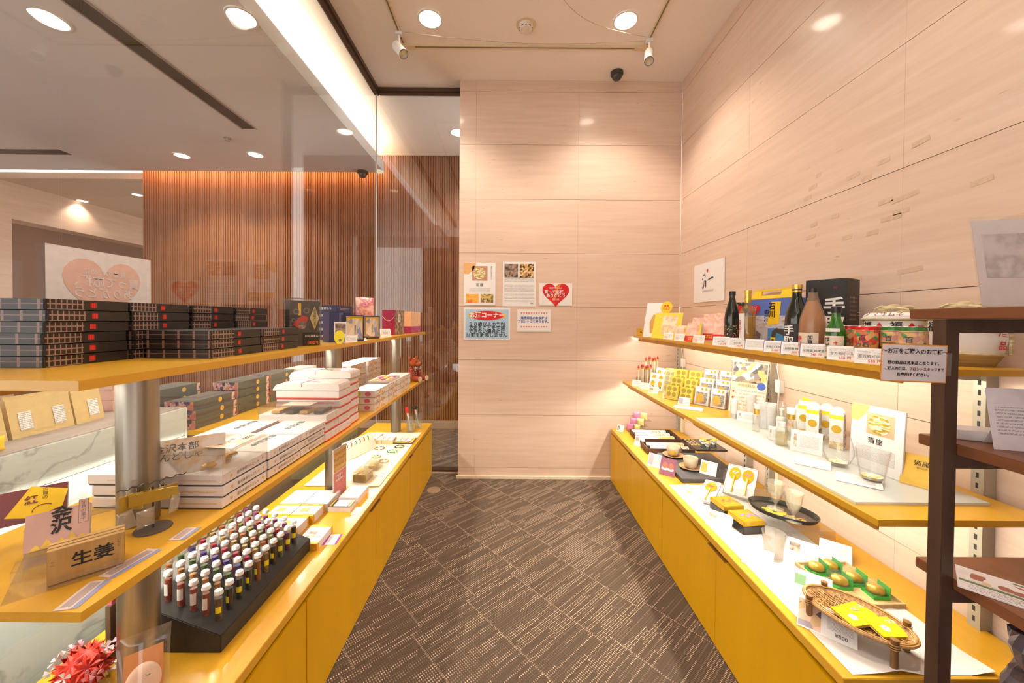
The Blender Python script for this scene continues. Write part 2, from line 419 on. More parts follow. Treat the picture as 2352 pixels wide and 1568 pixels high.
# shop ceiling and the high strip of the lobby ceiling above the glass (one plane)
struct(MB().box(-1.60, XR+0.15, -2.6, 5.2, CZ, CZ+0.1).build('ceiling', CEIL))
# lowered lobby ceiling
XE = -1.565
struct(MB().box(-8.0, XE, -2.6, 4.62, ZL, ZL+0.08).build('ceiling_lobby', CEIL_L))
struct(MB().box(XE-0.05, XE, -2.6, 4.62, ZL+0.08, ZL+0.12).build('trim_1', CEIL_L))
struct(MB().box(XE-0.9, XE-0.85, -2.6, 4.62, ZL+0.08, CZ+0.1).build('trim_2', CEIL))
struct(MB().box(-8.0, -1.60, 3.9, 5.2, CZ+0.0, CZ+0.1).build('ceiling_cove', CEIL))
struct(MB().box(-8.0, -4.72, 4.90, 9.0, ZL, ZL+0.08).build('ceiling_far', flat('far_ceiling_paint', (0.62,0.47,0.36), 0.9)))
# slatted timber wall of the lobby
YS = 4.80
wall_slat = struct(MB().box(-4.72, 0.2, YS, YS+0.12, 0.0, CZ).build('wall_lobby', SLATBACK))
slat_me = MB().box(-0.0095, 0.0095, -0.018, 0.0, 0.105, CZ-0.002).mesh('slat', SLAT)
for k in range(150):
    x = -4.70 + k*0.0295
    if x > -0.30: break
    o = link('slat', slat_me, wall_slat); o.location = (x, YS, 0)
struct(MB().box(-4.74, 0.2, YS-0.03, YS, 0.0, 0.10).build('baseboard_lobby', flat('lobby_skirting', (0.42,0.29,0.20), 0.6)))
# far stone wall of the lobby with a dark opening
XL = -6.75
wl = struct(MB().box(XL-0.3, XL, 2.0, 5.05, 0, ZL+0.08).build('wall_left', STONE_L))
b = MB(); b.box(XL-0.3, XL, 5.05, 9.0, 2.72, ZL+0.08); b.build('lintel', STONE_L, wl)
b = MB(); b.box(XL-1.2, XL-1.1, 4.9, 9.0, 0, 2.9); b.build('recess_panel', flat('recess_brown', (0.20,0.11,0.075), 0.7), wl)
for k, (z0, z1) in enumerate(((0.0,0.52),(0.52,1.0),(1.0,1.48),(1.48,1.96),(1.96,2.44),(2.44,2.92))):
    MB().box(XL, XL+0.006, 3.2, 5.048, z0+0.002, z1-0.002).build('stone_slab', STONE_L, wl)
struct(MB().box(-8.0, -4.72, 8.9, 9.0, 0, ZL).build('wall_far', STONE_L))

# unseen wall added behind the viewer to dim the back pane's reflection
struct(MB().box(-2.8, 2.4, -5.1, -5.0, 0, 4.4).build('wall_front_added', SLATBACK))
# glass partition: long pane beside the left display, short pane at the back
FR = BRONZE
w1 = struct(MB().box(GX-0.005, GX+0.005, -1.5, GY-0.004, 0.03, CZ-0.03).build('window_1', GLASS))
w2 = struct(MB().box(GX+0.008, -0.456, GY-0.005, GY+0.005, 0.03, CZ-0.03).build('window_2', GLASS))
MB().box(GX-0.03, GX+0.03, -1.5, GY+0.03, CZ-0.035, CZ-0.0005).build('frame', FR, w1)
MB().box(GX-0.018, GX+0.018, -1.5, GY+0.02, CZ-0.05, CZ-0.035).build('frame_lip', FR, w1)
MB().box(GX-0.03, GX+0.03, -1.5, GY+0.03, 0.0, 0.03).build('sill', FR, w1)
MB().box(GX+0.03, -0.456, GY-0.03, GY+0.03, CZ-0.035, CZ-0.0005).build('frame', FR, w2)
MB().box(GX+0.03, -0.456, GY-0.018, GY+0.018, CZ-0.05, CZ-0.035).build('frame_lip', FR, w2)
MB().box(GX+0.03, -0.456, GY-0.04, GY+0.04, 0.0, 0.03).build('sill', FR, w2)
MB().box(GX+0.03, -0.456, GY-0.05, GY-0.04, 0.0, 0.012).build('sill_strip', flat('sill_brass', (0.62,0.48,0.34), 0.4), w2)
MB().box(GX-0.004, GX+0.006, GY-0.004, GY+0.006, 0.03, CZ-0.05).build('corner_joint', flat('joint_silicone', (0.80,0.76,0.70), 0.4), w2)

# ================================================================ lamps
def area(name, loc, sx, sy, power, color, parent, rot=(0,0,0), spread=PI):
    d = bpy.data.lights.new(name, 'AREA'); d.shape = 'RECTANGLE'; d.size = sx; d.size_y = sy; d.energy = power; d.color = color; d.spread = spread
    o = bpy.data.objects.new(name, d); COL.objects.link(o); o.parent = parent; o.location = loc; o.rotation_euler = rot; return o
def spotl(name, loc, power, color, parent, angle=110, blend=0.5, rad=0.05, rot=(0,0,0)):
    d = bpy.data.lights.new(name, 'SPOT'); d.energy = power; d.color = color; d.spot_size = math.radians(angle); d.spot_blend = blend; d.shadow_soft_size = rad
    o = bpy.data.objects.new(name, d); COL.objects.link(o); o.parent = parent; o.location = loc; o.rotation_euler = rot; return o
LAMP_ON = emit('lamp_glow', (1.0,0.86,0.70), 30.0)
LAMP_DIM = emit('lamp_glow_dim', (1.0,0.88,0.74), 6.0)
for m_ in (LAMP_ON, LAMP_DIM): m_.cycles.emission_sampling = 'NONE'   # the beam lamps do the lighting
REFL = flat('lamp_reflector', (0.85,0.82,0.78), 0.25, 0.3)
def downlight(x, y, z, label, power, glow, r=0.075, group='ceiling downlights', angle=118):
    t = thing('downlight', label, 'light', (x, y, z), 0, group)
    part(('dl_ring', r), 'trim_ring', lambda b: b.lathe([(r*1.18,-0.001),(r*1.16,-0.006),(r,-0.006),(r*0.98,-0.001)], 28, cap=False), WHITEP, t)
    part(('dl_lens', r, glow.name), 'lens', lambda b: b.lathe([(0.0,-0.0015),(r*0.99,-0.0015),(r*0.99,-0.0005),(0.0,-0.0005)], 28, cap=False), glow, t)
    spotl('beam', (0, 0, -0.012), power, (1.0,0.88,0.77) if 'lobby' in group else WARM, t, angle, 0.6, 0.06)
    return t
p = at(988,43,CZ); downlight(p.x, p.y, CZ, 'bright round downlight on the shop ceiling nearer the glass partition', L_DOWN, LAMP_ON)
p = at(1437,47,CZ); downlight(p.x, p.y, CZ, 'bright round downlight on the shop ceiling nearer the stone wall', L_DOWN, LAMP_ON)
downlight(-0.56, 0.75, CZ, 'round downlight on the shop ceiling above the near end, glass side', L_DOWN*0.65, LAMP_ON)
downlight(0.82, 0.75, CZ, 'round downlight on the shop ceiling above the near end, stone side', L_DOWN*0.65, LAMP_ON)
for px, py, lab, r in ((118,47,'lobby downlight left of the long dark ceiling slot',0.075),(555,40,'lobby downlight at the edge of the lowered ceiling by the light cove',0.075),(418,357,'left one of two small lobby downlights near the timber wall',0.07),(587,355,'right one of two small lobby downlights near the timber wall',0.07)):
    p = at(px, py, ZL); downlight(p.x, p.y, ZL, lab, L_LOBBY, LAMP_DIM, r, 'lobby downlights')
p = at(316,447,ZL); downlight(p.x, p.y, ZL, 'faint downlight on the far lobby ceiling beyond the cove', L_LOBBY*0.5, LAMP_DIM, 0.06, 'lobby downlights')
p = at(189,461,ZL); downlight(p.x, p.y, ZL, 'far small downlight by the lobby stone wall', L_LOBBY*0.35, LAMP_DIM, 0.06, 'lobby downlights')
p = at(1051,304,CZ); downlight(p.x, p.y, CZ, 'downlight on the high lobby ceiling glimpsed beside the stone wall edge', L_LOBBY*0.6, LAMP_DIM, 0.075, 'lobby downlights')
# light coves of the lobby
c = thing('cove_light', 'warm light strip hidden above the edge of the lowered lobby ceiling', 'light', (XE-0.10, 1.0, ZL+0.09))
MB().box(-0.02, 0.02, -3.0, 3.4, 0.0, 0.012).build('strip', emit('cove_glow', (1.0,0.80,0.58), L_COVE), c)
c = thing('slat_cove_light', 'orange light strip hidden above the timber slat wall', 'light', (-3.15, 4.66, ZL+0.09))
MB().box(-1.56, 1.56, -0.02, 0.02, 0.0, 0.012).build('strip', emit('slat_cove_glow', (1.0,0.52,0.20), L_SLATCOVE), c)
# fluorescent strips under the shelves
TUBE = emit('tube_glow', TUBEC, L_TUBE_TOP); TUBEM = emit('tube_glow_mid', TUBEC, L_TUBE_MID)
def strip(x, y0, y1, z, label, tube, side):
    t = thing('shelf_light', label, 'light', (x, (y0+y1)/2, z), 0, 'strip lights under the shelves'); h = (y1-y0)/2
    MB().box(-0.025, 0.025, -h, h, -0.004, 0.0).build('housing', WHITEP, t)
    MB().lathe([(0.008,-h+0.02),(0.008,h-0.02)], 10, Matrix.Translation((0,0,-0.016)) @ Matrix.Rotation(-PI/2, 4, 'X')).build('tube', tube, t)
    MB().box(-side*0.05, -side*0.042, -h, h, -0.028, 0.0).build('valance', WOOD_E, t)
    return t
# ================================================================ display fixtures
LCZ, LMZ, LTZ = 0.466, 0.878, 1.288
RCZ, RMZ, RTZ = 0.455, 0.875, 1.276
strip(1.155, 1.05, 2.098, RTZ-0.018, 'strip light under the near half of the right upper shelf', TUBE, 1)
strip(1.155, 2.102, 3.20, RTZ-0.018, 'strip light under the far half of the right upper shelf', TUBE, 1)
strip(1.065, 1.02, 2.05, RMZ-0.018, 'strip light under the near half of the right middle shelf', TUBEM, 1)
strip(1.065, 2.15, 3.20, RMZ-0.018, 'strip light under the far half of the right middle shelf', TUBEM, 1)
strip(-1.06, 0.70, 1.95, LTZ-0.018, 'strip light under the near half of the left upper shelf', TUBE, -1)
strip(-1.06, 2.05, 3.28, LTZ-0.018, 'strip light under the far half of the left upper shelf', TUBE, -1)
strip(-1.08, 0.70, 1.95, LMZ-0.018, 'strip light under the near half of the left middle shelf', TUBEM, -1)
strip(-1.08, 2.05, 3.28, LMZ-0.018, 'strip light under the far half of the left middle shelf', TUBEM, -1)

def cabinet(label, x0, x1, y0, y1, zt, doors, face, notch):
    """low display cupboard: body, doors with finger pulls; face = +1 looks toward +X"""
    t = thing('cabinet', label, 'cabinet', ((x0+x1)/2, (y0+y1)/2, 0)); w = (x1-x0)/2; h = (y1-y0)/2; cy = (y0+y1)/2
    xf = face*w
    MB().box(-w+ (0 if face > 0 else 0.022), w - (0.022 if face > 0 else 0), -h, h, 0.0, zt-0.032).build('body', GAP if False else WOOD_V, t)
    MB().box(min(xf-face*0.0225, xf-face*0.016), max(xf-face*0.0225, xf-face*0.016), -h+0.001, h-0.001, zt-0.055, zt-0.032).build('pull_recess', GAP, t)  # dark strip colours in the shade of the gap below the worktop
    for i, (a, c) in enumerate(doors):
        d = MB(); xa, xb = sorted((xf, xf-face*0.02))
        nz = zt-0.046
        d.box(xa, xb, a-cy+0.0012, c-cy-0.0012, 0.006, nz)
        dd = d.build('door', WOOD_V, t)
        q = a if notch[i] < 0 else c - 0.07
        MB().box(xf-face*0.012, xf+face*0.0006, q-cy+0.002, q+0.068-cy, nz-0.004, nz+0.0008).build('finger_pull', flat('pull_notch_shade',(0.22,0.09,0.01),0.6), dd)  # brown strip paints the shade of a notch in the door top
    return t
cabinet('orange maple low cupboard nearest the viewer on the glass side', -1.19, -0.70, 0.14, 1.278, LCZ, [(0.14,0.71),(0.71,1.278)], 1, [1,-1])
cabinet('orange maple low cupboard in the middle on the glass side', -1.19, -0.70, 1.280, 2.618, LCZ, [(1.28,1.95),(1.95,2.618)], 1, [1,-1])
cabinet('orange maple low cupboard at the far end on the glass side', -1.19, -0.70, 2.620, 3.345, LCZ, [(2.62,3.345)], 1, [-1])
cabinet('orange maple low cupboard nearest the viewer along the stone wall', 0.893, 1.47, 0.99, 2.150, RCZ, [(0.99,1.587),(1.587,2.15)], -1, [1,-1])
cabinet('orange maple low cupboard meeting the back stone wall', 0.893, 1.47, 2.152, 3.262, RCZ, [(2.152,2.715),(2.715,3.262)], -1, [1,-1])
tag(MB().box(-1.205, -0.6995, 0.14, 3.35, LCZ-0.03, LCZ).build('worktop', WOOD, None, 0.0015), 'long maple worktop over the low cupboards on the glass side', 'worktop')
tag(MB().box(0.8925, 1.475, 0.975, 3.262, RCZ-0.03, RCZ).build('worktop', WOOD, None, 0.0015), 'long maple worktop over the low cupboards along the stone wall', 'worktop')
def shelf_l(z, label):
    b = MB(); b.prism([(-1.215,0.65),(-0.755,0.65),(-0.755,3.32),(-0.775,3.35),(-1.215,3.35)], z-0.018, z); return tag(b.build('shelf_board', WOOD), label, 'shelf')
shelf_l(LMZ, 'maple middle shelf on the steel posts beside the glass')
shelf_l(LTZ, 'maple upper shelf on the steel posts, carrying black boxes')
tag(MB().prism([(0.985,0.985),(1.45,0.985),(1.45,3.262),(1.005,3.262),(0.985,3.24)], RMZ-0.018, RMZ).build('shelf_board', WOOD), 'maple middle shelf along the stone wall with a glass sheet', 'shelf')
tag(MB().prism([(1.075,1.0),(1.45,1.0),(1.45,3.262),(1.095,3.262),(1.075,3.24)], RTZ-0.018, RTZ).build('shelf_board', WOOD), 'maple upper shelf along the stone wall, carrying bottles', 'shelf')
tag(MB().box(1.0, 1.389, 1.067, 2.0, RMZ+0.0005, RMZ+0.008).build('glass_sheet', clear('sheet_glass', (0.93,0.97,0.95), 0.07, body=0.55, bodyc=(0.93,0.98,0.95))), 'pale green glass sheet lying on the right middle shelf', 'glass sheet')
# posts of the left display
for y, lab in ((0.948,'thick steel post nearest the viewer holding the left shelves'),(2.0,'middle steel post holding the left shelves'),(3.1,'far steel post holding the left shelves by the corner')):
    t = thing('shelf_post', lab, 'post', (-0.95, y, LCZ), 0, 'steel posts of the left display')
    part('post_lo', 'lower_tube', lambda b: b.lathe([(0.041,0.0005),(0.041,LMZ-0.018-LCZ-0.0005)], 32), STEEL, t)
    part('post_hi', 'upper_tube', lambda b: b.lathe([(0.041,LMZ-LCZ+0.0005),(0.041,LTZ-0.018-LCZ-0.0005)], 32), STEEL, t)
# wall rails of the right display
SLOT = flat('slot_dark', (0.02,0.018,0.015), 0.8)
for y, lab in ((3.215,'slotted wall upright in the corner of the stone walls'),(2.28,'slotted wall upright left of the pair behind the right shelves'),(2.08,'slotted wall upright right of the pair behind the right shelves'),(1.147,'slotted wall upright seen through the dark rack')):
    t = thing('wall_upright', lab, 'upright', (1.463, y, RCZ), 0, 'slotted uprights of the right display')
    part('upright_body', 'channel', lambda b: b.box(-0.012, 0.026, -0.016, 0.016, 0.0, 0.80), RAIL, t)
    def slots(b):
        for k in range(24): b.box(-0.0125, -0.012, -0.0035, 0.0035, 0.02+k*0.032, 0.036+k*0.032)
    part('upright_slots', 'slot_row', slots, SLOT, t)['kind'] = 'stuff'
    def br(b):
        for zz in (RMZ, RTZ): b.prism([(-0.30,0),(-0.30,-0.012),(-0.05,-0.035),(-0.0128,-0.035),(-0.0128,0)], -0.002, 0.002, Matrix.Translation((0,0,zz-0.0185-RCZ)) @ Matrix.Rotation(PI/2,4,'X'))
    for zz, k in ((RMZ,'a'),(RTZ,'b')):
        part('upright_br'+k, 'shelf_bracket', lambda b: b.prism([(-0.28,0),(-0.28,-0.012),(-0.05,-0.032),(-0.0128,-0.032),(-0.0128,0)], -0.002, 0.002, Matrix.Translation((0,0,zz-0.0185-RCZ)) @ Matrix.Rotation(PI/2,4,'X')), RAIL, t)
# white power cord covers next to the uprights
for y, lab in ((3.165,'white cord cover beside the corner upright'),(2.03,'white cord cover beside the pair of uprights')):
    t = thing('cord_cover', lab, 'cable cover', (1.478, y, RCZ), 0, 'cord covers')
    MB().box(-0.012, 0.011, -0.012, 0.012, 0.0, 0.40).build('trunking', CREAM, t)
    MB().box(-0.016, 0.011, -0.017, 0.017, 0.56, 0.63).build('plug', WHITEP, t)
    MB().tube([(-0.004,0,0.40),(-0.01,0.004,0.48),(-0.006,0,0.56)], 0.0035, 6).build('cord', WHITEP, t)
    MB().tube([(-0.004,0.004,0.63),(-0.012,0.01,0.70),(-0.004,0.0,0.79)], 0.0025, 6).build('cord', WHITEP, t)

# ================================================================ ceiling fittings
def at_c(px, py): return at(px, py, CZ)
def track(p, q, label):
    d = Vector((q.x-p.x, q.y-p.y, 0)); L_ = d.length; a = math.atan2(d.y, d.x)
    t = thing('lighting_track', label, 'track', (p.x, p.y, CZ), a, 'ceiling lighting tracks')
    MB().box(0, L_, -0.014, 0.014, -0.014, -0.0005).build('rail', CREAM, t)
    MB().box(0.02, L_-0.02, -0.005, 0.005, -0.0146, -0.014).build('groove', GREYINK, t)
    return t
a1, a2 = at_c(921,76), at_c(1490,82)
c1, c2 = at_c(938,103), at_c(1472,108)
X1, X2, YC = c1.x-0.03, c2.x+0.03, (c1.y+c2.y)/2
track(Vector((X1, YC-0.02, 0)), Vector((X1, 0.6, 0)), 'cream track running toward the viewer on the glass side')
track(Vector((X2, YC-0.02, 0)), Vector((X2, 0.6, 0)), 'cream track running toward the viewer on the stone side')
t = track(Vector((X1+0.02, YC, 0)), Vector((X2-0.02, YC, 0)), 'cream track crossing the ceiling between the two side tracks')
MB().box(-0.036, 0.06, -0.018, 0.018, -0.018, -0.0005).build('corner_joiner', CREAM, t)
MB().box(X2-X1-0.10, X2-X1-0.004, -0.018, 0.018, -0.018, -0.0005).build('corner_joiner', CREAM, t)
def spot_head(base, aim, label):
    """track spotlight: adapter, stem, cylinder head with a ring and lens"""
    t = thing('track_spotlight', label, 'spotlight', base, 0, 'white track spotlights')
    MB().box(-0.022, 0.022, -0.018, 0.018, -0.034, -0.0146).build('adapter', WHITEP, t)
    MB().cyl(0.007, -0.115, -0.034, 10).build('stem', WHITEP, t)
    d = Vector(aim).normalized(); M = Matrix.Translation(Vector((0,0,-0.13)) - d*0.05) @ d.to_track_quat('Z', 'Y').to_matrix().to_4x4()
    MB().lathe([(0.030,0.0),(0.034,0.006),(0.034,0.125),(0.031,0.127),(0.029,0.118)], 24, M, cap=False).build('head', WHITEP, t)
    MB().lathe([(0.030,0.0),(0.0,0.0)], 24, M, cap=False).build('back_plate', WHITEP, t)
    MB().lathe([(0.0,0.117),(0.0295,0.119)], 24, M, cap=False).build('lens', flat('lamp_lens', (0.62,0.58,0.42), 0.15, 0.0, var=0.2), t)
    MB().lathe([(0.0285,0.1275),(0.034,0.1275),(0.034,0.129),(0.0285,0.129)], 24, M, cap=False).build('ring', GREYINK, t)
    return t
spot_head((X1, at_c(921,70).y, CZ), (0.55,-0.35,-0.75), 'white cylinder spotlight on the glass-side track')
spot_head((X2, at_c(1489,86).y, CZ), (-0.18,-0.45,-0.85), 'white cylinder spotlight on the stone-side track')
p = at_c(1208,56); t = thing('smoke_detector', 'round cream smoke detector between the two shop downlights', 'smoke detector', (p.x, p.y, CZ))
MB().lathe([(0.0,-0.006),(0.068,-0.006),(0.070,-0.0005)], 32, cap=False).build('base_ring', CREAM, t)
MB().lathe([(0.050,-0.006),(0.048,-0.030),(0.040,-0.042),(0.0,-0.044)], 28, cap=False).build('cap', flat('detector_cap', (0.80,0.74,0.66), 0.5), t)
for k in range(10):
    a = 2*PI*k/10; MB().box(-0.007, 0.007, -0.001, 0.001, -0.036, -0.028, Matrix.Rotation(a,4,'Z') @ Matrix.Translation((0,-0.0462,0))).build('vent', BLACK, t)
def dome(px, py, z, label, r=0.05):
    p = at(px, py, z); t = thing('dome_camera', label, 'security camera', (p.x, p.y, z), 0, 'dome cameras')
    part(('dome_base', r), 'base', lambda b: b.lathe([(r*1.04,-0.0005),(r*1.04,-r*0.45),(r*0.9,-r*0.6),(0.0,-r*0.6)], 28, cap=False), flat('camera_black', (0.03,0.028,0.028), 0.4), t)
    part(('dome_b', r), 'dome', lambda b: b.lathe([(r*0.82,-r*0.6),(r*0.78,-r*0.95),(r*0.55,-r*1.22),(r*0.25,-r*1.36),(0.0,-r*1.4)], 28, cap=False), flat('camera_dome', (0.05,0.045,0.05), 0.08), t)
    part(('dome_l', r), 'lens', lambda b: b.lathe([(0.0,0.0),(r*0.3,0.0)], 16, Matrix.Translation((0,-r*0.55,-r*1.23)) @ Matrix.Rotation(math.radians(40),4,'X'), cap=False), flat('camera_lens', (0.25,0.24,0.24), 0.1), t)
dome(1417, 166, CZ, 'black dome camera on the shop ceiling above the stone wall')
dome(833, 393, ZL, 'grey dome camera on the lobby ceiling seen through the glass', 0.06)
# thin wires drooping below the ceiling
def wire(pts, label):
    t = MB().tube(pts, 0.0016, 5).build('ceiling_wire', flat('wire_tan', (0.45,0.34,0.24), 0.6)); return tag(t, label, 'wire', 'ceiling wires')
q0, q1 = at_c(930,70), at_c(1483,90); wire([(q0.x+(q1.x-q0.x)*k/12, q0.y+(q1.y-q0.y)*k/12, CZ-0.012-0.05*math.sin(PI*k/12)) for k in range(13)], 'thin wire strung across between the two spotlights')
q0, q1 = at_c(1483,82), at_c(1290,-10); wire([(q0.x+(q1.x-q0.x)*k/10-0.10*math.sin(PI*k/10), q0.y+(q1.y-q0.y)*k/10, CZ-0.008-0.03*math.sin(PI*k/10)) for k in range(11)], 'thin wire curving toward the viewer from the stone-side spotlight')
# lobby ceiling fittings
p, q = at(572,295,ZL), at(150,0,ZL)
t = thing('ceiling_slot', 'long dark air slot in the lobby ceiling', 'vent', (p.x, p.y, ZL)); MB().box(-0.06, 0.06, -(p.y-0.5), 0, -0.004, -0.0005).build('recess', flat('slot_black', (0.015,0.013,0.013), 0.7), t)
for sgn in (-1, 1): MB().box(sgn*0.066-0.006, sgn*0.066+0.006, -(p.y-0.5), 0.006, -0.007, -0.0005).build('frame', flat('slot_frame', (0.35,0.31,0.29), 0.5), t)
p = at(0,349,ZL); q = at(150,349,ZL)
t = thing('ceiling_slot', 'short dark air slot across the lobby ceiling at left', 'vent', (q.x, q.y, ZL)); MB().box(-2.0, 0, -0.06, 0.06, -0.004, -0.0005).build('recess', flat('slot_black', (0.015,0.013,0.013), 0.7), t)
p = at(522,316,ZL); t = thing('sprinkler', 'small sprinkler head on the lobby ceiling by the dark slot', 'sprinkler', (p.x, p.y, ZL))
MB().lathe([(0.035,-0.0005),(0.035,-0.006),(0.012,-0.008),(0.012,-0.03),(0.022,-0.032),(0.0,-0.034)], 16, cap=False).build('head', flat('sprinkler_grey', (0.4,0.36,0.33), 0.4), t)
# heart poster on the glass, seen from behind, is added with the signs
# ================================================================ goods: helpers
ORD = ['lowest','second','third','fourth','fifth','sixth','seventh','eighth','ninth','tenth']
NTH = ['first','second','third','fourth','fifth','sixth','seventh','eighth','ninth','tenth','eleventh','twelfth']
HP = PI/2
def grid_mat(name, bg, ln, px, pz, lw):
    if name in _mats: return _mats[name]
    m, N, L, b = newmat(name); tc = N.new('ShaderNodeTexCoord'); sp = N.new('ShaderNodeSeparateXYZ'); L.new(tc.outputs['Object'], sp.inputs[0])
    outs = []
    for so, p in (('X', px), ('Z', pz)):
        d = N.new('ShaderNodeMath'); d.operation = 'DIVIDE'; L.new(sp.outputs[so], d.inputs[0]); d.inputs[1].default_value = p
        f = N.new('ShaderNodeMath'); f.operation = 'FRACT'; L.new(d.outputs[0], f.inputs[0])
        l = N.new('ShaderNodeMath'); l.operation = 'LESS_THAN'; L.new(f.outputs[0], l.inputs[0]); l.inputs[1].default_value = lw; outs.append(l.outputs[0])
    mx = N.new('ShaderNodeMath'); mx.operation = 'MAXIMUM'; L.new(outs[0], mx.inputs[0]); L.new(outs[1], mx.inputs[1])
    c = N.new('ShaderNodeMixRGB'); L.new(mx.outputs[0], c.inputs['Fac']); c.inputs['Color1'].default_value = (*bg, 1); c.inputs['Color2'].default_value = (*ln, 1)
    L.new(c.outputs[0], b.inputs['Base Color']); b.inputs['Roughness'].default_value = 0.45; _mats[name] = m; return m
def dots_mat(name, bg, cols, scale, thr, rough=0.4):
    if name in _mats: return _mats[name]
    m, N, L, b = newmat(name); tc = N.new('ShaderNodeTexCoord')
    t = N.new('ShaderNodeTexVoronoi'); t.inputs['Scale'].default_value = scale; L.new(tc.outputs['Object'], t.inputs['Vector'])
    l = N.new('ShaderNodeMath'); l.operation = 'LESS_THAN'; L.new(t.outputs['Distance'], l.inputs[0]); l.inputs[1].default_value = thr
    sp = N.new('ShaderNodeSeparateColor'); L.new(t.outputs['Color'], sp.inputs['Color'])
    r = N.new('ShaderNodeValToRGB'); r.color_ramp.interpolation = 'CONSTANT'; e = r.color_ramp.elements; e[0].color = (*cols[0], 1); e[1].color = (*cols[-1], 1); e[1].position = (len(cols)-1)/len(cols)
    for i in range(1, len(cols)-1): e.new(i/len(cols)).color = (*cols[i], 1)
    L.new(sp.outputs[1], r.inputs['Fac'])
    c = N.new('ShaderNodeMixRGB'); L.new(l.outputs[0], c.inputs['Fac']); c.inputs['Color1'].default_value = (*bg, 1); L.new(r.outputs[0], c.inputs['Color2'])
    L.new(c.outputs[0], b.inputs['Base Color']); b.inputs['Roughness'].default_value = rough; _mats[name] = m; return m
def cbox(t, w, d, h, m, name='body', z0=0.0, key=None, bevel=0.0008, x=0.0, y=0.0):
    """box centred on x, y; from z0 up"""
    return part(('cbox', round(w,4), round(d,4), round(h,4), round(z0,4), round(x,4), round(y,4), m.name), name, lambda b: b.box(x-w/2, x+w/2, y-d/2, y+d/2, z0, z0+h), m, t, None, bevel)
PRINT = print_lines('small_print', (0.82,0.80,0.78), (0.30,0.28,0.28), 0.006)
PRINTF = print_lines('finer_print', (0.82,0.80,0.78), (0.28,0.27,0.27), 0.0036, ragged=320)
PRINTV = print_lines('vertical_print', (0.82,0.80,0.78), (0.3,0.28,0.28), 0.007, True)
PHOTO_D = patches('photo_dark', [(0.02,0.018,0.018),(0.12,0.09,0.07),(0.45,0.30,0.22),(0.05,0.04,0.04)], 26, kind='noise')
PHOTO_W = patches('photo_warm', [(0.75,0.55,0.35),(0.35,0.18,0.08),(0.85,0.75,0.60),(0.55,0.32,0.12)], 30, kind='noise')
GOLD = flat('gold_leaf', (0.92,0.60,0.12), 0.30, 0.75, var=0.25, scale=60)
GOLDP = flat('gold_print', (0.80,0.52,0.08), 0.4, 0.3, var=0.15, scale=90)
YEL = flat('yellow_card', (0.90,0.58,0.02), 0.5)
def stand_card(loc, w, h, rz, label, lean=0.30, body=WHITE, cat='price card', group='price cards', name='price_card', t=0.0008, holder=False):
    """small card propped up and leaning back; local front -Y; origin at the foot"""
    o = thing(name, label, cat, loc, rz, group)
    ca_ = o.copy() if False else None
    c = bpy.data.objects.new('card', MBcard(w, h, t, body)); COL.objects.link(c); c.parent = o; c.rotation_euler = (-lean, 0, 0)
    f = part(('cardfoot', round(w,3), round(h,3), round(lean,2)), 'foot', lambda b: b.add([(-w*0.3, h*math.sin(lean)*0.55, h*math.cos(lean)*0.55),(w*0.3, h*math.sin(lean)*0.55, h*math.cos(lean)*0.55),(w*0.3, h*math.sin(lean)*0.55+h*0.30, 0.0004),(-w*0.3, h*math.sin(lean)*0.55+h*0.30, 0.0004),
        (-w*0.3, h*math.sin(lean)*0.55+0.0008, h*math.cos(lean)*0.55),(w*0.3, h*math.sin(lean)*0.55+0.0008, h*math.cos(lean)*0.55),(w*0.3, h*math.sin(lean)*0.55+h*0.30+0.0008, 0.0004),(-w*0.3, h*math.sin(lean)*0.55+h*0.30+0.0008, 0.0004)], [(0,1,2,3),(7,6,5,4),(0,3,7,4),(1,5,6,2),(0,4,5,1),(3,2,6,7)]), ACRYL if holder else WHITE, o)
    return o, c
def MBcard(w, h, t, m):
    k = ('mbcard', round(w,4), round(h,4), round(t,5), m.name)
    if k not in _shared: _shared[k] = MB().box(-w/2, w/2, 0, t, 0.0, h).mesh('card', m)
    return _shared[k]
def price(loc, w, h, rz, label, pic=None, txt=None, red=None, lean=0.45, edge=None):
    o, c = stand_card(loc, w, h, rz, label, lean)
    if edge: plate('border', w+0.004, h+0.004, edge, c, 0, h/2, 0.0007, 0.0005)
    if pic: plate('picture', w*0.36, h*0.72, pic, c, -w*0.26, h*0.5, -0.0001)
    plate('small_print', w*(0.48 if pic else 0.84), h*0.62, PRINTF, c, w*0.2 if pic else 0, h*0.55, -0.0001, 0.0004)
    if txt: letter(txt, h*0.2, BLACK, c, w*0.12 if pic else 0, h*0.45, -0.0012)
    if red: letter(red, h*0.22, REDINK, c, w*0.1, h*0.15, -0.0012, 0.01)
    return o

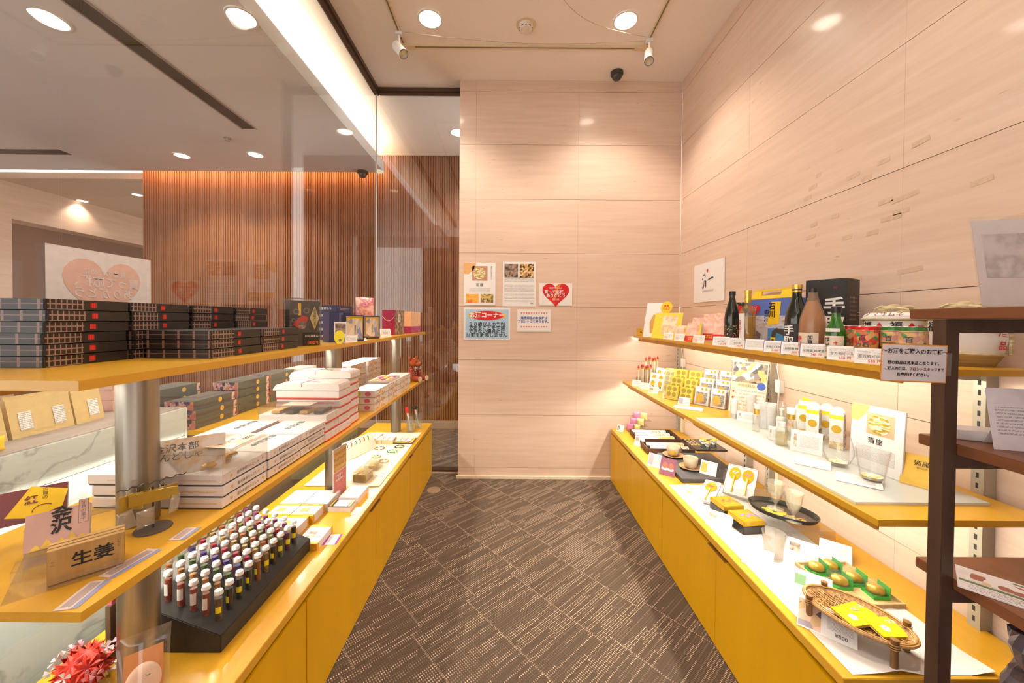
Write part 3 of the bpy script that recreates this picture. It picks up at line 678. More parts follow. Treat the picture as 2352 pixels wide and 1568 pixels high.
# ================================================================ left upper shelf
BLK = flat('black_box_card', (0.020,0.017,0.016), 0.42, var=0.2)
LATT = grid_mat('lattice_print', (0.016,0.013,0.012), (0.30,0.19,0.165), 0.0105, 0.0128, 0.24)
LATT2 = grid_mat('lattice_side_print', (0.020,0.018,0.022), (0.22,0.15,0.14), 0.042, 0.013, 0.15)
SEAL = grid_mat('red_seal', (0.75,0.03,0.015), (0.16,0.01,0.008), 0.0042, 0.0042, 0.20)
def black_box(w, d, h, loc, label, group):
    t = thing('gift_box', label, 'box', loc, HP, group)
    cbox(t, w, d, h-0.0015, BLK)
    plate('lattice_band', w*0.40, h-0.003, LATT, t, -w*0.275, (h-0.0015)/2, -d/2)
    plate('seal', 0.0125, 0.0125, SEAL, t, w*0.035, (h-0.0015)/2, -d/2)
    sd = part(('blk_side', d, h), 'side_pattern', lambda b: b.box(-d/2*0.98, d/2*0.98, -0.0006, 0, -(h-0.003)/2, (h-0.003)/2), LATT2, t, (-w/2, 0, (h-0.0015)/2)); sd.rotation_euler = (0, 0, -HP)
    return t
hb = 0.0255
for si, y0 in enumerate((0.81, 1.0, 1.19, 1.38)):
    for k in range(6):
        jx, jy = random.uniform(-0.004, 0.004), random.uniform(-0.004, 0.004)
        black_box(0.178, 0.198, hb, (-1.015-0.099+jx, y0+0.089+jy, LTZ+0.0004+k*hb), f'black lattice-patterned gift box, {ORD[k]} from the shelf in the {NTH[si]} tall stack along the glass', 'black gift boxes on the upper shelf')
for si, y0 in enumerate((1.022, 1.236)):
    for k in range(3):
        black_box(0.205, 0.18, 0.026, (-0.822-0.09+random.uniform(-0.004,0.002), y0+0.1025+random.uniform(-0.002,0.002), LTZ+0.0004+k*0.026), f'black lattice-patterned gift box, {ORD[k]} from the shelf in the {"nearer" if si == 0 else "farther"} low front stack', 'black gift boxes on the upper shelf')
# acrylic case with a standing black and gold package
t = thing('display_package', 'black package with red and gold print standing in a clear acrylic case', 'package', (-0.868, 1.555, LTZ+0.0003), math.radians(52))
cbox(t, 0.118, 0.05, 0.185, BLK, 'package', 0.0002)
front = t
plate('yellow_ribbon_print', 0.012, 0.05, YEL, t, -0.022, 0.15, -0.025)
for k, (x, z, r) in enumerate(((-0.035,0.14,.012),(0.005,0.145,.013),(-0.045,0.105,.009))):
    part(('swirl', r), 'swirl_print', lambda b: b.lathe([(r*0.55,-0.0004),(r,-0.0004)], 16, Matrix.Rotation(HP,4,'X'), cap=False), GREYINK, t, (x, -0.0262, z))
part('redprint', 'red_print', lambda b: b.prism([(-0.04,-0.01),(-0.005,0.028),(0.02,0.02),(0.012,-0.005),(-0.01,-0.03)], 0, 0.0005, Matrix.Rotation(HP,4,'X')), REDINK, t, (-0.008, -0.0252, 0.098))
part('sweetprint', 'sweet_print', lambda b: b.lathe([(0.0,0.0),(0.016,0.0)], 18, Matrix.Rotation(HP,4,'X'), cap=False), PHOTO_D, t, (-0.012, -0.0262, 0.085))
part('diaprint', 'panel_print', lambda b: b.prism([(-0.02,0),(0.0,0.05),(0.018,0.0),(0.0,-0.05)], 0, 0.0005, Matrix.Rotation(HP,4,'X')), flat('pale_gold_print', (0.70,0.55,0.25), 0.5), t, (0.038, -0.0252, 0.115))
letter('金沢味だより', 0.012, BLACK, t, 0.038, 0.115, -0.0264, 0.01, True)
plate('price_plate', 0.066, 0.052, BLK, t, 0.022, 0.028, -0.0335)
letter('1050円', 0.015, flat('orange_ink', (0.9,0.2,0.05), 0.5), t, 0.026, 0.012, -0.0348, 0.02)
letter('わくほまん', 0.011, WHITE, t, 0.022, 0.040, -0.0348, 0.01)
b = MB(); b.box(-0.063,0.063,-0.0325,-0.0305,0,0.196); b.box(-0.063,0.063,0.0305,0.0325,0,0.196); b.box(-0.063,-0.061,-0.0305,0.0305,0,0.196); b.box(0.061,0.063,-0.0305,0.0305,0,0.196); b.box(-0.061,0.061,-0.0305,0.0305,0.194,0.196); b.build('acrylic_case', ACRYL, t)
# blue boxes
BLUE = flat('navy_box_card', (0.028,0.032,0.10), 0.45, var=0.15); BLUE2 = grid_mat('navy_wave_print', (0.030,0.034,0.115), (0.05,0.055,0.17), 0.012, 0.008, 0.2)
for k in range(5):
    t = thing('sweets_box', f'navy blue sweets box, {ORD[k]} in the stack behind the decorated boxes', 'box', (-1.0, 2.09, LTZ+0.0004+k*0.0372), HP, 'navy sweets boxes')
    cbox(t, 0.185, 0.14, 0.0365, BLUE); plate('print', 0.12, 0.012, print_lines('navy_print', (0.03,0.034,0.10), (0.45,0.45,0.55), 0.006), t, 0.0, 0.018, -0.07)
    o = letter('よ上星餅もち', 0.014, WHITE, t, -0.0936, 0.018, 0.0, 0.01, rot=(0, 0, -HP))
for x, y, rz, lab in ((-0.875,1.815,0.75,'narrow navy box with wave pattern standing on end, nearer one'),(-0.885,1.965,0.9,'narrow navy box with wave pattern standing on end, farther one')):
    t = thing('upright_box', lab, 'box', (x, y, LTZ+0.0004), rz, 'upright navy boxes'); cbox(t, 0.045, 0.10, 0.143, BLUE2); letter('上星餅もち', 0.014, WHITE, t, 0.004, 0.055, -0.051, 0.01, True)
ARCHC = patches('arch_picture', [(0.60,0.58,0.60),(0.80,0.62,0.40),(0.30,0.34,0.55),(0.85,0.78,0.66),(0.62,0.30,0.16)], 60, stretch=(1,1,0.4))
for x, y, lab in ((-0.805,1.90,'navy and gold box with an arched picture, nearer of the pair'),(-0.815,2.16,'navy and gold box with an arched picture, farther of the pair')):
    t = thing('picture_box', lab, 'box', (x, y, LTZ+0.0004), math.radians(48), 'navy and gold picture boxes'); cbox(t, 0.10, 0.045, 0.132, BLUE)
    for i, (w, h, m) in enumerate(((0.086,0.117,GOLDP),(0.080,0.111,BLUE),(0.076,0.107,ARCHC))): plate(('outer_border','border','picture')[i], w, h, m, t, 0, 0.066, -0.0225-i*0.0007)
    part('archcap', 'arch_top', lambda b: b.add([(-0.038,0,0),(0.038,0,0),(0.038,0,-0.030)]+[(0.038*math.cos(a),0,-0.034+0.030*math.sin(a)) for a in [PI*k/10 for k in range(1,10)]]+[(-0.038,0,-0.030)], [tuple(range(0,13))]), GOLDP, t, (0, -0.0254, 0.12))
    plate('title_strip', 0.015, 0.068, flat('pale_title', (0.80,0.70,0.50), 0.5), t, 0.002, 0.058, -0.0244); letter('加賀百万石', 0.009, BLACK, t, 0.002, 0.058, -0.0262, 0, True)
# photo card, yellow oval tag and price notes
o, c = stand_card((-0.775,1.70,LTZ+0.0004), 0.052, 0.075, math.radians(25), 'white-bordered photo card leaning in front of the navy boxes', 0.35, cat='photo card', group='notes on the upper left shelf', name='photo_card'); plate('photo', 0.044, 0.05, PHOTO_D, c, 0, 0.043, -0.0001); o.location.z += 0.028; part('cardblock','acrylic_block', lambda b: b.box(-0.02,0.02,-0.004,0.03,-0.028,0.0), ACRYL, o)
t = thing('oval_tag', 'yellow oval tag standing at the edge of the upper shelf', 'tag', (-0.762,1.66,LTZ+0.0004), math.radians(20)); part('oval','tag_face', lambda b: b.lathe([(0.0,0),(0.021,0),(0.021,0.0012),(0.0,0.0012)], 24, Matrix.Translation((0,0,0.03)) @ Matrix.Rotation(HP-0.3,4,'X'), cap=False, sx=1.0, sy=1.5), flat('tag_yellow',(0.92,0.80,0.02),0.5), t); letter('金', 0.014, BLUEINK, t, 0.004, 0.016, -0.009, 0.02)
price((-0.768,1.80,LTZ+0.0004), 0.055, 0.035, math.radians(35), 'white price note beside the yellow oval tag')
price((-0.765,1.92,LTZ+0.0004), 0.055, 0.02, math.radians(45), 'low note with a small dark photo in front of the arched picture boxes', PHOTO_D, lean=0.9)
# pink snack bag
PINKBAG = patches('pink_bag_print', [(0.80,0.45,0.48),(0.85,0.62,0.62),(0.80,0.42,0.28),(0.60,0.12,0.25),(0.82,0.55,0.52)], 24, 0.25, 'noise')
def pillow(b, w, h, d, n=8, m=12):
    v = []; f = []
    for sgn in (-1, 1):
        for j in range(m+1):
            for i in range(n+1):
                u = i/n*2-1; q = j/m*2-1
                th = d/2*max(0.0, (1-u*u))**0.5*max(0.0, (1-q**4))**0.6
                v.append((u*w/2*(1-0.05*(1-q*q)), sgn*(th+0.0004), (q+1)/2*h))
    W = n+1
    for k in (0, 1):
        o = k*(m+1)*W
        for j in range(m):
            for i in range(n):
                a = (o+j*W+i, o+j*W+i+1, o+(j+1)*W+i+1, o+(j+1)*W+i); f.append(a if k == 0 else tuple(reversed(a)))
    b.add(v, f, None, True)
t = thing('snack_bag', 'glossy pink snack bag standing behind the arched picture boxes', 'bag', (-0.915,2.36,LTZ+0.0004), math.radians(38), rx=-0.10)
part('pinkbag', 'pouch', lambda b: pillow(b, 0.115, 0.25, 0.05), PINKBAG, t)
price((-0.80,2.40,LTZ+0.0004), 0.07, 0.055, math.radians(40), 'price card reading 1,242 below the pink bag', txt='¥1,242')
# magenta photo box and peach boxes
MAG = flat('magenta_card', (0.30,0.006,0.06), 0.45); STONEP = patches('stone_photo', [(0.25,0.17,0.12),(0.42,0.30,0.20),(0.14,0.10,0.08)], 45)
t = thing('gift_box', 'magenta box with a brown stone picture on its front', 'box', (-0.865,2.76,LTZ+0.0004), HP); cbox(t, 0.23, 0.09, 0.178, MAG); plate('picture', 0.23, 0.178, STONEP, t, 0, 0.089, -0.045); plate('title', 0.045, 0.06, WHITE, t, -0.01, 0.12, -0.0457); letter('福\n梅', 0.02, BLACK, t, -0.01, 0.12, -0.047)
b = MB(); b.tube([(-0.1155,-0.045+0.09*k/8,0.135-0.035*math.sin(PI*k/8)) for k in range(9)], 0.001, 5); b.build('cord', WHITE, t)
PEACH = flat('peach_card', (0.85,0.50,0.26), 0.45)
for i, (x, y, w, lab) in enumerate(((-0.835,3.13,0.30,'peach and magenta box at the far end of the upper shelf'),(-0.95,3.05,0.20,'peach and magenta box behind another at the far end'))):
    t = thing('gift_box', lab, 'box', (x, y, LTZ+0.0004), HP, 'peach gift boxes'); cbox(t, w, 0.085, 0.12, PEACH, 'upper_wrap', 0.055); cbox(t, w, 0.0852, 0.055, flat('magenta_band', (0.36,0.03,0.12), 0.45), 'lower_wrap'); letter('くるみ餅', 0.018, flat('brown_ink',(0.4,0.14,0.1),0.5), t, 0.04, 0.12, -0.0434, 0, True)
# ================================================================ left middle shelf
MZ = LMZ + 0.0004
# clear tiered stand with three packs
t = thing('acrylic_stand', 'clear acrylic tiered stand at the near end of the left middle shelf', 'display stand', (-0.845,0.735,MZ), math.radians(45))
b = MB(); b.box(-0.10,0.05,-0.004,0.225,0,0.002); b.box(-0.062,0.05,-0.004,-0.002,0.002,0.018); b.box(-0.10,0.04,0.070,0.072,0.002,0.024); b.box(-0.10,0.04,0.072,0.115,0.022,0.024); b.box(-0.10,0.04,0.185,0.187,0.002,0.058); b.box(-0.10,0.04,0.187,0.22,0.056,0.058); b.build('tiers', ACRYL, t)
KRAFT = stripes_noise('kraft_card', (0.42,0.24,0.07), (0.52,0.32,0.11), (60,8,8), 4, 0.6, coord='Object')
KEDGE = grid_mat('kraft_page_edges', (0.30,0.15,0.05), (0.17,0.08,0.025), 0.0035, 5.0, 0.35)
LT = Matrix.Rotation
p = at(228,1330,LMZ)
t = thing('card_pack', 'stack of kraft paper packs with brush lettering in a clear tray', 'card pack', (-0.866,0.760,MZ+0.0025), math.radians(45))
for k in range(9): cbox(t, 0.104, 0.0046, 0.066-0.0006*(k % 3), KRAFT, 'sleeve', 0.0, bevel=0.0006, y=-0.0204+k*0.0051)
letter('生姜', 0.030, BLACK, t, 0.008, 0.036, -0.0232, 0.02); letter('いちご', 0.006, BLACK, t, 0.044, 0.048, -0.0232, 0, True); letter('十一', 0.006, BLACK, t, -0.045, 0.04, -0.0232, 0, True)
PINKC = flat('blush_card', (0.66,0.42,0.36), 0.5)
t = thing('card_pack', 'pink card pack with bold brush lettering leaning in the acrylic stand', 'card pack', (-0.978,0.800,MZ+0.026), math.radians(45), rx=-0.42)
for k in range(7): cbox(t, 0.092, 0.0048, 0.075, PINKC if k == 0 else WHITE, 'card' if k == 0 else 'sleeve', 0.0, bevel=0.0005, y=k*0.0052)
letter('金\n沢', 0.031, BLACK, t, 0.004, 0.05, -0.0036, 0.03, line=0.8); plate('stamp_border', 0.015, 0.05, GREYINK, t, 0.036, 0.06, -0.0024, 0.0003); plate('stamp', 0.0135, 0.0485, PINKC, t, 0.036, 0.06, -0.0028, 0.0003); letter('加賀の菓子', 0.0085, GREYINK, t, 0.036, 0.06, -0.0038, 0, True)
b = MB()
for x, h in ((-0.03,0.012),(-0.015,0.02),(0.005,0.016),(0.02,0.022),(0.035,0.014)): b.add([(x-0.01,-0.0029,0.001),(x+0.01,-0.0029,0.001),(x,-0.0029,h)], [(0,1,2)])
b.build('gold_hills', GOLDP, t)
t = thing('card_pack', 'maroon pack with a yellow paper label at the back of the acrylic stand', 'card pack', (-1.075,0.835,MZ+0.060), math.radians(45), rx=-0.30)
MAROON = flat('maroon_pack', (0.14,0.022,0.018), 0.25)
for k in range(5): cbox(t, 0.098, 0.005, 0.072, MAROON if k == 0 else flat('grey_sleeve', (0.5,0.46,0.46), 0.4), 'wrapper' if k == 0 else 'sleeve', 0.0, bevel=0.0005, y=k*0.0054)
part('yel_label', 'paper_label', lambda b: b.prism([(-0.04,0.018),(-0.005,0.076),(0.05,0.056),(0.042,0.02),(0.0,0.006)], 0, 0.0006, LT(HP,4,'X')), YEL, t, (0,-0.0026,0)); letter('加賀の', 0.009, BLACK, t, 0.016, 0.055, -0.0042, 0, True); letter('紅', 0.02, MAROON, t, -0.004, 0.045, -0.0042, 0.02)
part('yel_arc','arc_print', lambda b: b.tube([(0.016*math.cos(a),0,0.012*math.sin(a)) for a in [0.7+2.6*k/10 for k in range(11)]], 0.0008, 5), MAROON, t, (0.014,-0.0034,0.02))
# little wire stand with hanging charm packets
WIRE = flat('dark_wire', (0.09,0.08,0.075), 0.35, 0.8)
p = at(352,1214,LMZ); t = thing('charm_stand', 'wavy wire stand on a dark round foot hung with gold charm packets', 'charm stand', (p.x, p.y, MZ), math.radians(40))
MB().lathe([(0.0,0.003),(0.036,0.003),(0.037,0.0),(0.0,0.0)], 28, cap=False).build('round_foot', flat('foot_brown',(0.10,0.075,0.06),0.45), t)
MB().cyl(0.0018, 0.003, 0.105, 8).build('rod', WIRE, t)
MB().tube([(-0.062+0.0062*k,0.0,0.108+0.003*math.sin(k*1.9)+0.0008*k) for k in range(21)], 0.0016, 6).build('wavy_arm', WIRE, t)
CHG = flat('charm_gold_card', (0.48,0.33,0.05), 0.4, 0.2)
for i, (x, y, w, h, rz, rx) in enumerate(((-0.005,-0.012,0.072,0.030,0.1,0.2),(0.012,-0.006,0.07,0.030,-0.2,0.1),(-0.046,-0.010,0.024,0.045,0.5,0.1),(-0.03,0.0,0.03,0.04,-0.5,0.0),(0.02,0.006,0.055,0.028,0.4,0.0))):
    c = MB().box(-w/2, w/2, -0.0008, 0.0008, -h, 0).build('charm_card', CHG, t); c.location = (x, y, 0.098); c.rotation_euler = (rx, 0, rz)
    MB().tube([(0,0,0),(0.002,0,0.006),(0,0,0.012)], 0.0006, 4).build('string', CREAM, c)
for i, (x, y, z, sx) in enumerate(((-0.04,-0.006,0.03,0.028),(-0.012,-0.01,0.025,0.034),(0.036,-0.008,0.045,0.022),(-0.058,0.004,0.035,0.022))):
    c = part(('charmbag', sx), 'clear_packet', lambda b: pillow(b, sx, 0.045, 0.016), clear('packet_film', (0.95,0.94,0.92), 0.10, 0.1, body=0.22, bodyc=(0.85,0.80,0.70)), t, (x, y, z-0.012)); c.rotation_euler = (0.1, 0.15*i-0.2, 0.4*i)
# price strips on the shelf edge
SBLUE = flat('blue_strip', (0.25,0.27,0.45), 0.5)
def strip_tag(px0, py0, px1, py1, w, lab):
    a, b_ = at(px0,py0,LMZ), at(px1,py1,LMZ); L_ = (b_-a).length; rz = math.atan2(b_.y-a.y, b_.x-a.x)
    o = thing('price_strip', lab, 'price strip', (a.x, a.y, MZ), rz, 'price strips on the middle left shelf')
    MB().box(0, L_, 0.0, w, 0, 0.001).build('strip', flat('strip_pink',(0.72,0.60,0.55),0.5), o); MB().box(0, L_, 0.0, w*0.28, 0.001, 0.0014).build('blue_edge', SBLUE, o)
    pr = MB().box(-L_*0.42, L_*0.42, -w*0.22, w*0.22, 0, 0.0004).build('print', grid_mat('strip_print', (0.72,0.60,0.55), (0.45,0.34,0.32), 0.004, 5.0, 0.3), o); pr.location = (L_*0.5, w*0.62, 0.001)
strip_tag(178,1397,258,1330,0.036,'laminated price strip at the near corner of the middle shelf'); strip_tag(262,1328,372,1263,0.036,'laminated price strip in front of the kraft packs'); strip_tag(424,1240,462,1212,0.036,'laminated price strip below the charm stand')

# white biscuit boxes with small marks
WBOX = flat('white_box_card', (0.80,0.74,0.71), 0.4, var=0.01); DKBASE = flat('box_base_dark', (0.05,0.055,0.06), 0.5)
def white_box(loc, label, w=0.183, d=0.172, h=0.0305, acry=False):
    t = thing('biscuit_box', label, 'box', loc, HP, 'white biscuit boxes')
    cbox(t, w-0.004, d-0.004, 0.004, DKBASE, 'base'); cbox(t, w, d, h-0.0045, WBOX, 'lid', 0.004)
    letter('✿', 0.013, GOLDP, t, -w*0.32, h*0.55, -d/2-0.0005); letter('金沢本部らんどしゃ', 0.0105, BLACK, t, w*0.05, h*0.55, -d/2-0.0005); letter('❀', 0.009, REDINK, t, w*0.40, h*0.62, -d/2-0.0005)
    letter('KANAZAWA HONBU LANGUE DE CHAT', 0.0055, GOLDP, t, -w/2-0.0005, h*0.5, -0.02, rot=(0,0,-HP))
    tp = letter('金沢本部', 0.03, flat('ink_teal',(0.10,0.16,0.20),0.5), t, 0.02, h+0.0004, 0.0, 0.02, rot=(-HP,0,0))
    return t
for ci, y0 in enumerate((1.007, 1.195, 1.383)):
    for r, x1 in enumerate((-0.782, -0.965)):
        for k in range(3):
            jx = (0.012 if (r == 1 and k == 2) else 0)+random.uniform(-0.003,0.003)
            if r == 1 and ci == 0: jx -= 0.0
            white_box((x1-0.086-jx+(0.004 if ci else 0), y0+0.092+random.uniform(-0.002,0.002), MZ+k*0.031), f'white biscuit box, {ORD[k]} layer, {("nearest","middle","farthest")[ci]} pile, {"aisle" if r == 0 else "glass"} side')
# acrylic cover with sample biscuits over the nearest pile
t = thing('acrylic_cover', 'clear acrylic cover with a price sheet over sample biscuits on the nearest white pile', 'display cover', (-0.868,1.10,MZ+0.0935), HP)
b = MB(); b.box(-0.094,0.094,-0.09,-0.088,0,0.055); b.box(-0.094,-0.092,-0.088,0.09,0,0.055); b.box(0.092,0.094,-0.088,0.09,0,0.055); b.box(-0.092,0.092,-0.088,0.09,0.053,0.055); b.build('cover', ACRYL, t)
PH_B = patches('biscuit_photo', [(0.80,0.74,0.68),(0.80,0.74,0.68),(0.72,0.52,0.30),(0.82,0.76,0.70)], 22, kind='noise')
o = MB().box(-0.088,0.088,-0.0006,0.0006,0,0.10).build('back_sheet', PH_B, t); o.location = (-0.085,0.02,0.0); o.rotation_euler = (-0.5,0,-0.9)
letter('金沢本部\nらんどしゃ', 0.024, GREYINK, o, -0.02, 0.062, -0.0012, 0.01)
o = MB().box(-0.07,0.07,-0.04,0.04,0,0.0006).build('price_sheet', PH_B, t); o.location = (0.03,-0.035,0.0562); o.rotation_euler = (0.05,0,0)
letter('¥650', 0.022, BLACK, o, 0.03, 0.001, -0.015, 0.02, rot=(-HP,0,0)); letter('金沢本部', 0.016, GREYINK, o, -0.02, 0.001, 0.012, 0.02, rot=(-HP,0,0))
for i in range(4):
    c = part('bisc', 'biscuit', lambda b: b.blob((0,0,0), 0.026, 0.013, 0.006, 12, 6), flat('biscuit', (0.72,0.45,0.16), 0.6, var=0.2), t, (-0.05+0.028*i, -0.02+0.012*(i % 2), 0.012)); c.rotation_euler = (0.1, 0.2, 0.6*i)

# white boxes with red bands
RED = flat('red_band', (0.72,0.045,0.035), 0.45)
def red_box(loc, label, acry=0, w=0.118, d=0.285, h=0.0376):
    t = thing('cake_box', label, 'box', loc, HP, 'red-banded cake boxes')
    cbox(t, w, d, h*0.30, WBOX, 'tray'); cbox(t, w+0.0012, d+0.0012, h*0.20, RED, 'red_band', h*0.0+0.0003); cbox(t, w+0.0006, d+0.0006, h*0.70, WBOX, 'lid', h*0.27)
    letter('㋟', 0.012, REDINK, t, w*0.22, h*0.62, -d/2-0.001)
    return t
for pi_, (y0, n) in enumerate(((1.562,3),(1.684,5),(1.806,6))):
    for k in range(n):
        red_box((-0.775-0.1425+random.uniform(-0.003,0.003)-(0.01 if pi_ == 2 else 0), y0+0.059+random.uniform(-0.001,0.001), MZ+k*0.039), f'white cake box with red band, {ORD[k]} in the {("nearest low","middle","tallest far")[pi_]} red-banded pile')
for y0, n, lab in ((1.684,5,'lower one'),(1.806,6,'topmost one')):   # wrapped lids tied with red string
    t = thing('wrapped_box', f'white wrapped box with a curved flap tied with red string, {lab}', 'box', (-0.925, y0+0.06, MZ+n*0.039), HP, 'string-tied wrapped boxes')
    prof = [(-0.15,0.0),(0.15,0.0),(0.15,0.006),(0.135,0.026),(0.11,0.032),(-0.12,0.034),(-0.145,0.028),(-0.15,0.02)]
    MB().prism(prof, -0.06, 0.06, Matrix.Rotation(HP,4,'Z') @ Matrix.Rotation(HP,4,'X')).build('wrapper', WBOX, t)
    MB().tube([(-0.02,0.02,0.0345),(-0.022,0.0,0.0352),(-0.02,-0.03,0.0352),(-0.03,-0.05,0.0348)], 0.0012, 5).build('red_string', RED, t)
    MB().tube([(-0.055,0.02,0.005),(-0.0605,0.02,0.02),(-0.0605,0.02,0.034),(0.0,0.02,0.0345),(0.06,0.02,0.034)], 0.0012, 5).build('red_string', RED, t)
t = thing('acrylic_cover', 'clear acrylic box with cake slices on the low red-banded pile', 'display cover', (-0.915,1.62,MZ+3*0.039+0.0005), HP)
b = MB(); b.box(-0.061,0.061,-0.146,-0.144,0,0.03); b.box(-0.061,0.061,0.144,0.146,0,0.03); b.box(-0.061,-0.059,-0.144,0.144,0,0.03); b.box(0.059,0.061,-0.144,0.144,0,0.03); b.box(-0.061,0.061,-0.146,0.146,0.03,0.032); b.build('cover', ACRYL, t)
for i in range(4): cbox(t, 0.09, 0.035, 0.012, (flat('cake_dark',(0.07,0.045,0.035),0.6), flat('cake_tan',(0.62,0.36,0.14),0.6,var=0.2))[i % 2], 'cake_slice', 0.0004, y=-0.10+0.06*i)
MB().box(-0.035,0.035,-0.06,0.06,0.0325,0.0335).build('label_sheet', PINKC, t)

# polka dot boxes
DOT = dots_mat('polka_print', (0.84,0.80,0.76), [(0.78,0.45,0.02),(0.70,0.10,0.18),(0.84,0.80,0.76),(0.55,0.60,0.10),(0.75,0.25,0.30)], 42, 0.36)
def dot_box(loc, label, w=0.243, d=0.135, h=0.0374):
    t = thing('confection_box', label, 'box', loc, HP, 'polka dot confection boxes')
    cbox(t, w, d, h-0.0008, WBOX); plate('dot_print', w-0.002, h-0.003, DOT, t, 0, h/2, -d/2)
    for x, c in ((-0.2,'pink_spot'),(0.22,'lime_spot')):
        o = part(('spot', c), c, lambda b: b.lathe([(0.0,0.0),(0.017,0.0)], 16, Matrix.Rotation(HP,4,'X'), cap=False, sy=0.75), flat(c, (0.68,0.16,0.26) if c[0] == 'p' else (0.62,0.66,0.03), 0.5), t, (-w/2-0.0006, d*x, h*0.5)); o.rotation_euler = (0,0,-HP)
    return t
for ci in range(3):
    for k in range(3):
        dot_box((-0.765-0.0675+random.uniform(-0.003,0.002), 2.10+0.125+ci*0.25, MZ+k*0.039), f'polka dot confection box, {ORD[k]} in the {NTH[ci]} front pile along the aisle')
for ci, (y0, n) in enumerate(((2.07,5),(2.34,6),(2.63,6))):
    for k in range(n):
        dot_box((-1.002-0.0675+random.uniform(-0.003,0.002), y0+0.125, MZ+k*0.038), f'polka dot confection box, {ORD[k]} in the {NTH[ci]} back pile by the glass')
t = thing('window_box', 'confection box with a clear lid showing coloured sweets on the second front pile', 'box', (-0.835,2.475,MZ+3*0.039), HP)
cbox(t, 0.24, 0.13, 0.006, WBOX, 'tray'); b = MB(); b.box(-0.12,0.12,-0.065,-0.063,0.006,0.014); b.box(-0.12,0.12,0.063,0.065,0.006,0.014); b.box(-0.12,-0.118,-0.063,0.063,0.006,0.014); b.box(0.118,0.12,-0.063,0.063,0.006,0.014); b.build('rim', WBOX, t)
SW = [flat('sweet_pink',(0.80,0.30,0.32),0.5), flat('sweet_cream',(0.85,0.72,0.40),0.5), flat('sweet_lime',(0.70,0.72,0.12),0.5), flat('sweet_plum',(0.50,0.10,0.30),0.5), flat('sweet_peach',(0.85,0.50,0.32),0.5)]
for i in range(6):
    for j in range(3): part(('swt', (i*2+j) % 5), 'sweet', lambda b: b.blob((0,0,0), 0.017, 0.017, 0.007, 10, 6), SW[(i*2+j) % 5], t, (-0.098+0.039*i, -0.042+0.042*j, 0.011))
# teddy bear in red print cloth
BEAR = patches('bear_cloth', [(0.30,0.045,0.03),(0.36,0.06,0.035),(0.62,0.40,0.30),(0.30,0.045,0.03)], 110, 0.8); BEARH = flat('bear_head_cloth', (0.40,0.085,0.02), 0.8, var=0.2)
t = thing('teddy_bear', 'red cloth teddy bear with a bow tie sitting at the far end of the shelf', 'teddy bear', (-0.815,3.17,MZ), math.radians(62))
b = MB(); b.blob((0,0.02,0.065), 0.048, 0.042, 0.062); b.blob((-0.045,-0.012,0.07), 0.020, 0.020, 0.042); b.blob((0.045,-0.012,0.07), 0.020, 0.020, 0.042); b.build('body', BEAR, t)
b = MB(); b.blob((0,0.0,0.155), 0.048, 0.046, 0.042); b.blob((0,-0.046,0.145), 0.026, 0.028, 0.021); b.build('head', BEARH, t)
for sx in (-1, 1):
    MB().blob((sx*0.040,0.012,0.188), 0.019, 0.010, 0.019, 10, 7).build('ear', BEARH, t)
    MB().blob((sx*0.018,-0.041,0.163), 0.0045, 0.003, 0.0045, 8, 6).build('eye', BLACK, t)
    MB().blob((sx*0.042,-0.050,0.026), 0.024, 0.052, 0.024).build('leg', flat('bear_leg_cloth',(0.26,0.035,0.015),0.8), t)
    MB().lathe([(0.0,0.0),(0.021,0.0),(0.021,0.004),(0.0,0.004)], 14, Matrix.Translation((sx*0.042,-0.099,0.026)) @ Matrix.Rotation(HP,4,'X'), cap=False).build('sole', flat('bear_sole',(0.72,0.58,0.42),0.8), t)
    MB().prism([(0,0),(sx*0.034,0.016),(sx*0.036,-0.018)][::sx], -0.006, 0.006, Matrix.Translation((0,-0.040,0.112)) @ Matrix.Rotation(HP,4,'X')).build('bow', patches('bow_cloth', [(0.08,0.08,0.09),(0.35,0.34,0.34),(0.6,0.58,0.56)], 120), t)
MB().blob((0,-0.074,0.152), 0.008, 0.005, 0.006, 8, 6).build('nose', BLACK, t)
# ================================================================ left worktop
CZL = LCZ + 0.0004
# folded paper ball
t = thing('paper_ball', 'red and pink folded paper flower ball on the near end of the left worktop', 'paper ball', (-1.058,0.915,CZL+0.060)); t.scale = (0.82,0.82,0.82)
RP = flat('red_paper', (0.82,0.07,0.045), 0.55); PP = flat('pink_paper', (0.80,0.32,0.40), 0.5); SP = flat('silver_paper', (0.75,0.75,0.76), 0.3, 0.3)
MB().blob((0,0,0), 0.052, 0.052, 0.052, 18, 12).build('core', flat('red_paper_dark',(0.42,0.02,0.015),0.6), t)
def flower(b):
    n = 8; v = [(0,0,0.004)]; f = []
    for k in range(2*n):
        a = PI*k/n; r = 0.036 if k % 2 == 0 else 0.020; v.append((r*math.cos(a), r*math.sin(a), 0.013 if k % 2 == 0 else 0.0))
    for k in range(2*n): f.append((0, 1+k, 1+(k+1) % (2*n)))
    b.add(v, f)
def tips(b):
    for k in range(4):
        a = PI/2*k+0.4; c, s_ = math.cos(a), math.sin(a)
        v = [(0.0,0.0,0.012),(0.016*c-0.006*s_,0.016*s_+0.006*c,0.017),(0.016*c+0.006*s_,0.016*s_-0.006*c,0.017),(0.012*c,0.012*s_,0.004)]
        b.add(v, [(0,1,3),(0,3,2),(1,2,3),(0,2,1)])
ico = []
for k in range(20):
    z = 1-2*(k+0.5)/20; a = k*2.399963; r = math.sqrt(1-z*z); ico.append(Vector((r*math.cos(a), r*math.sin(a), z)))
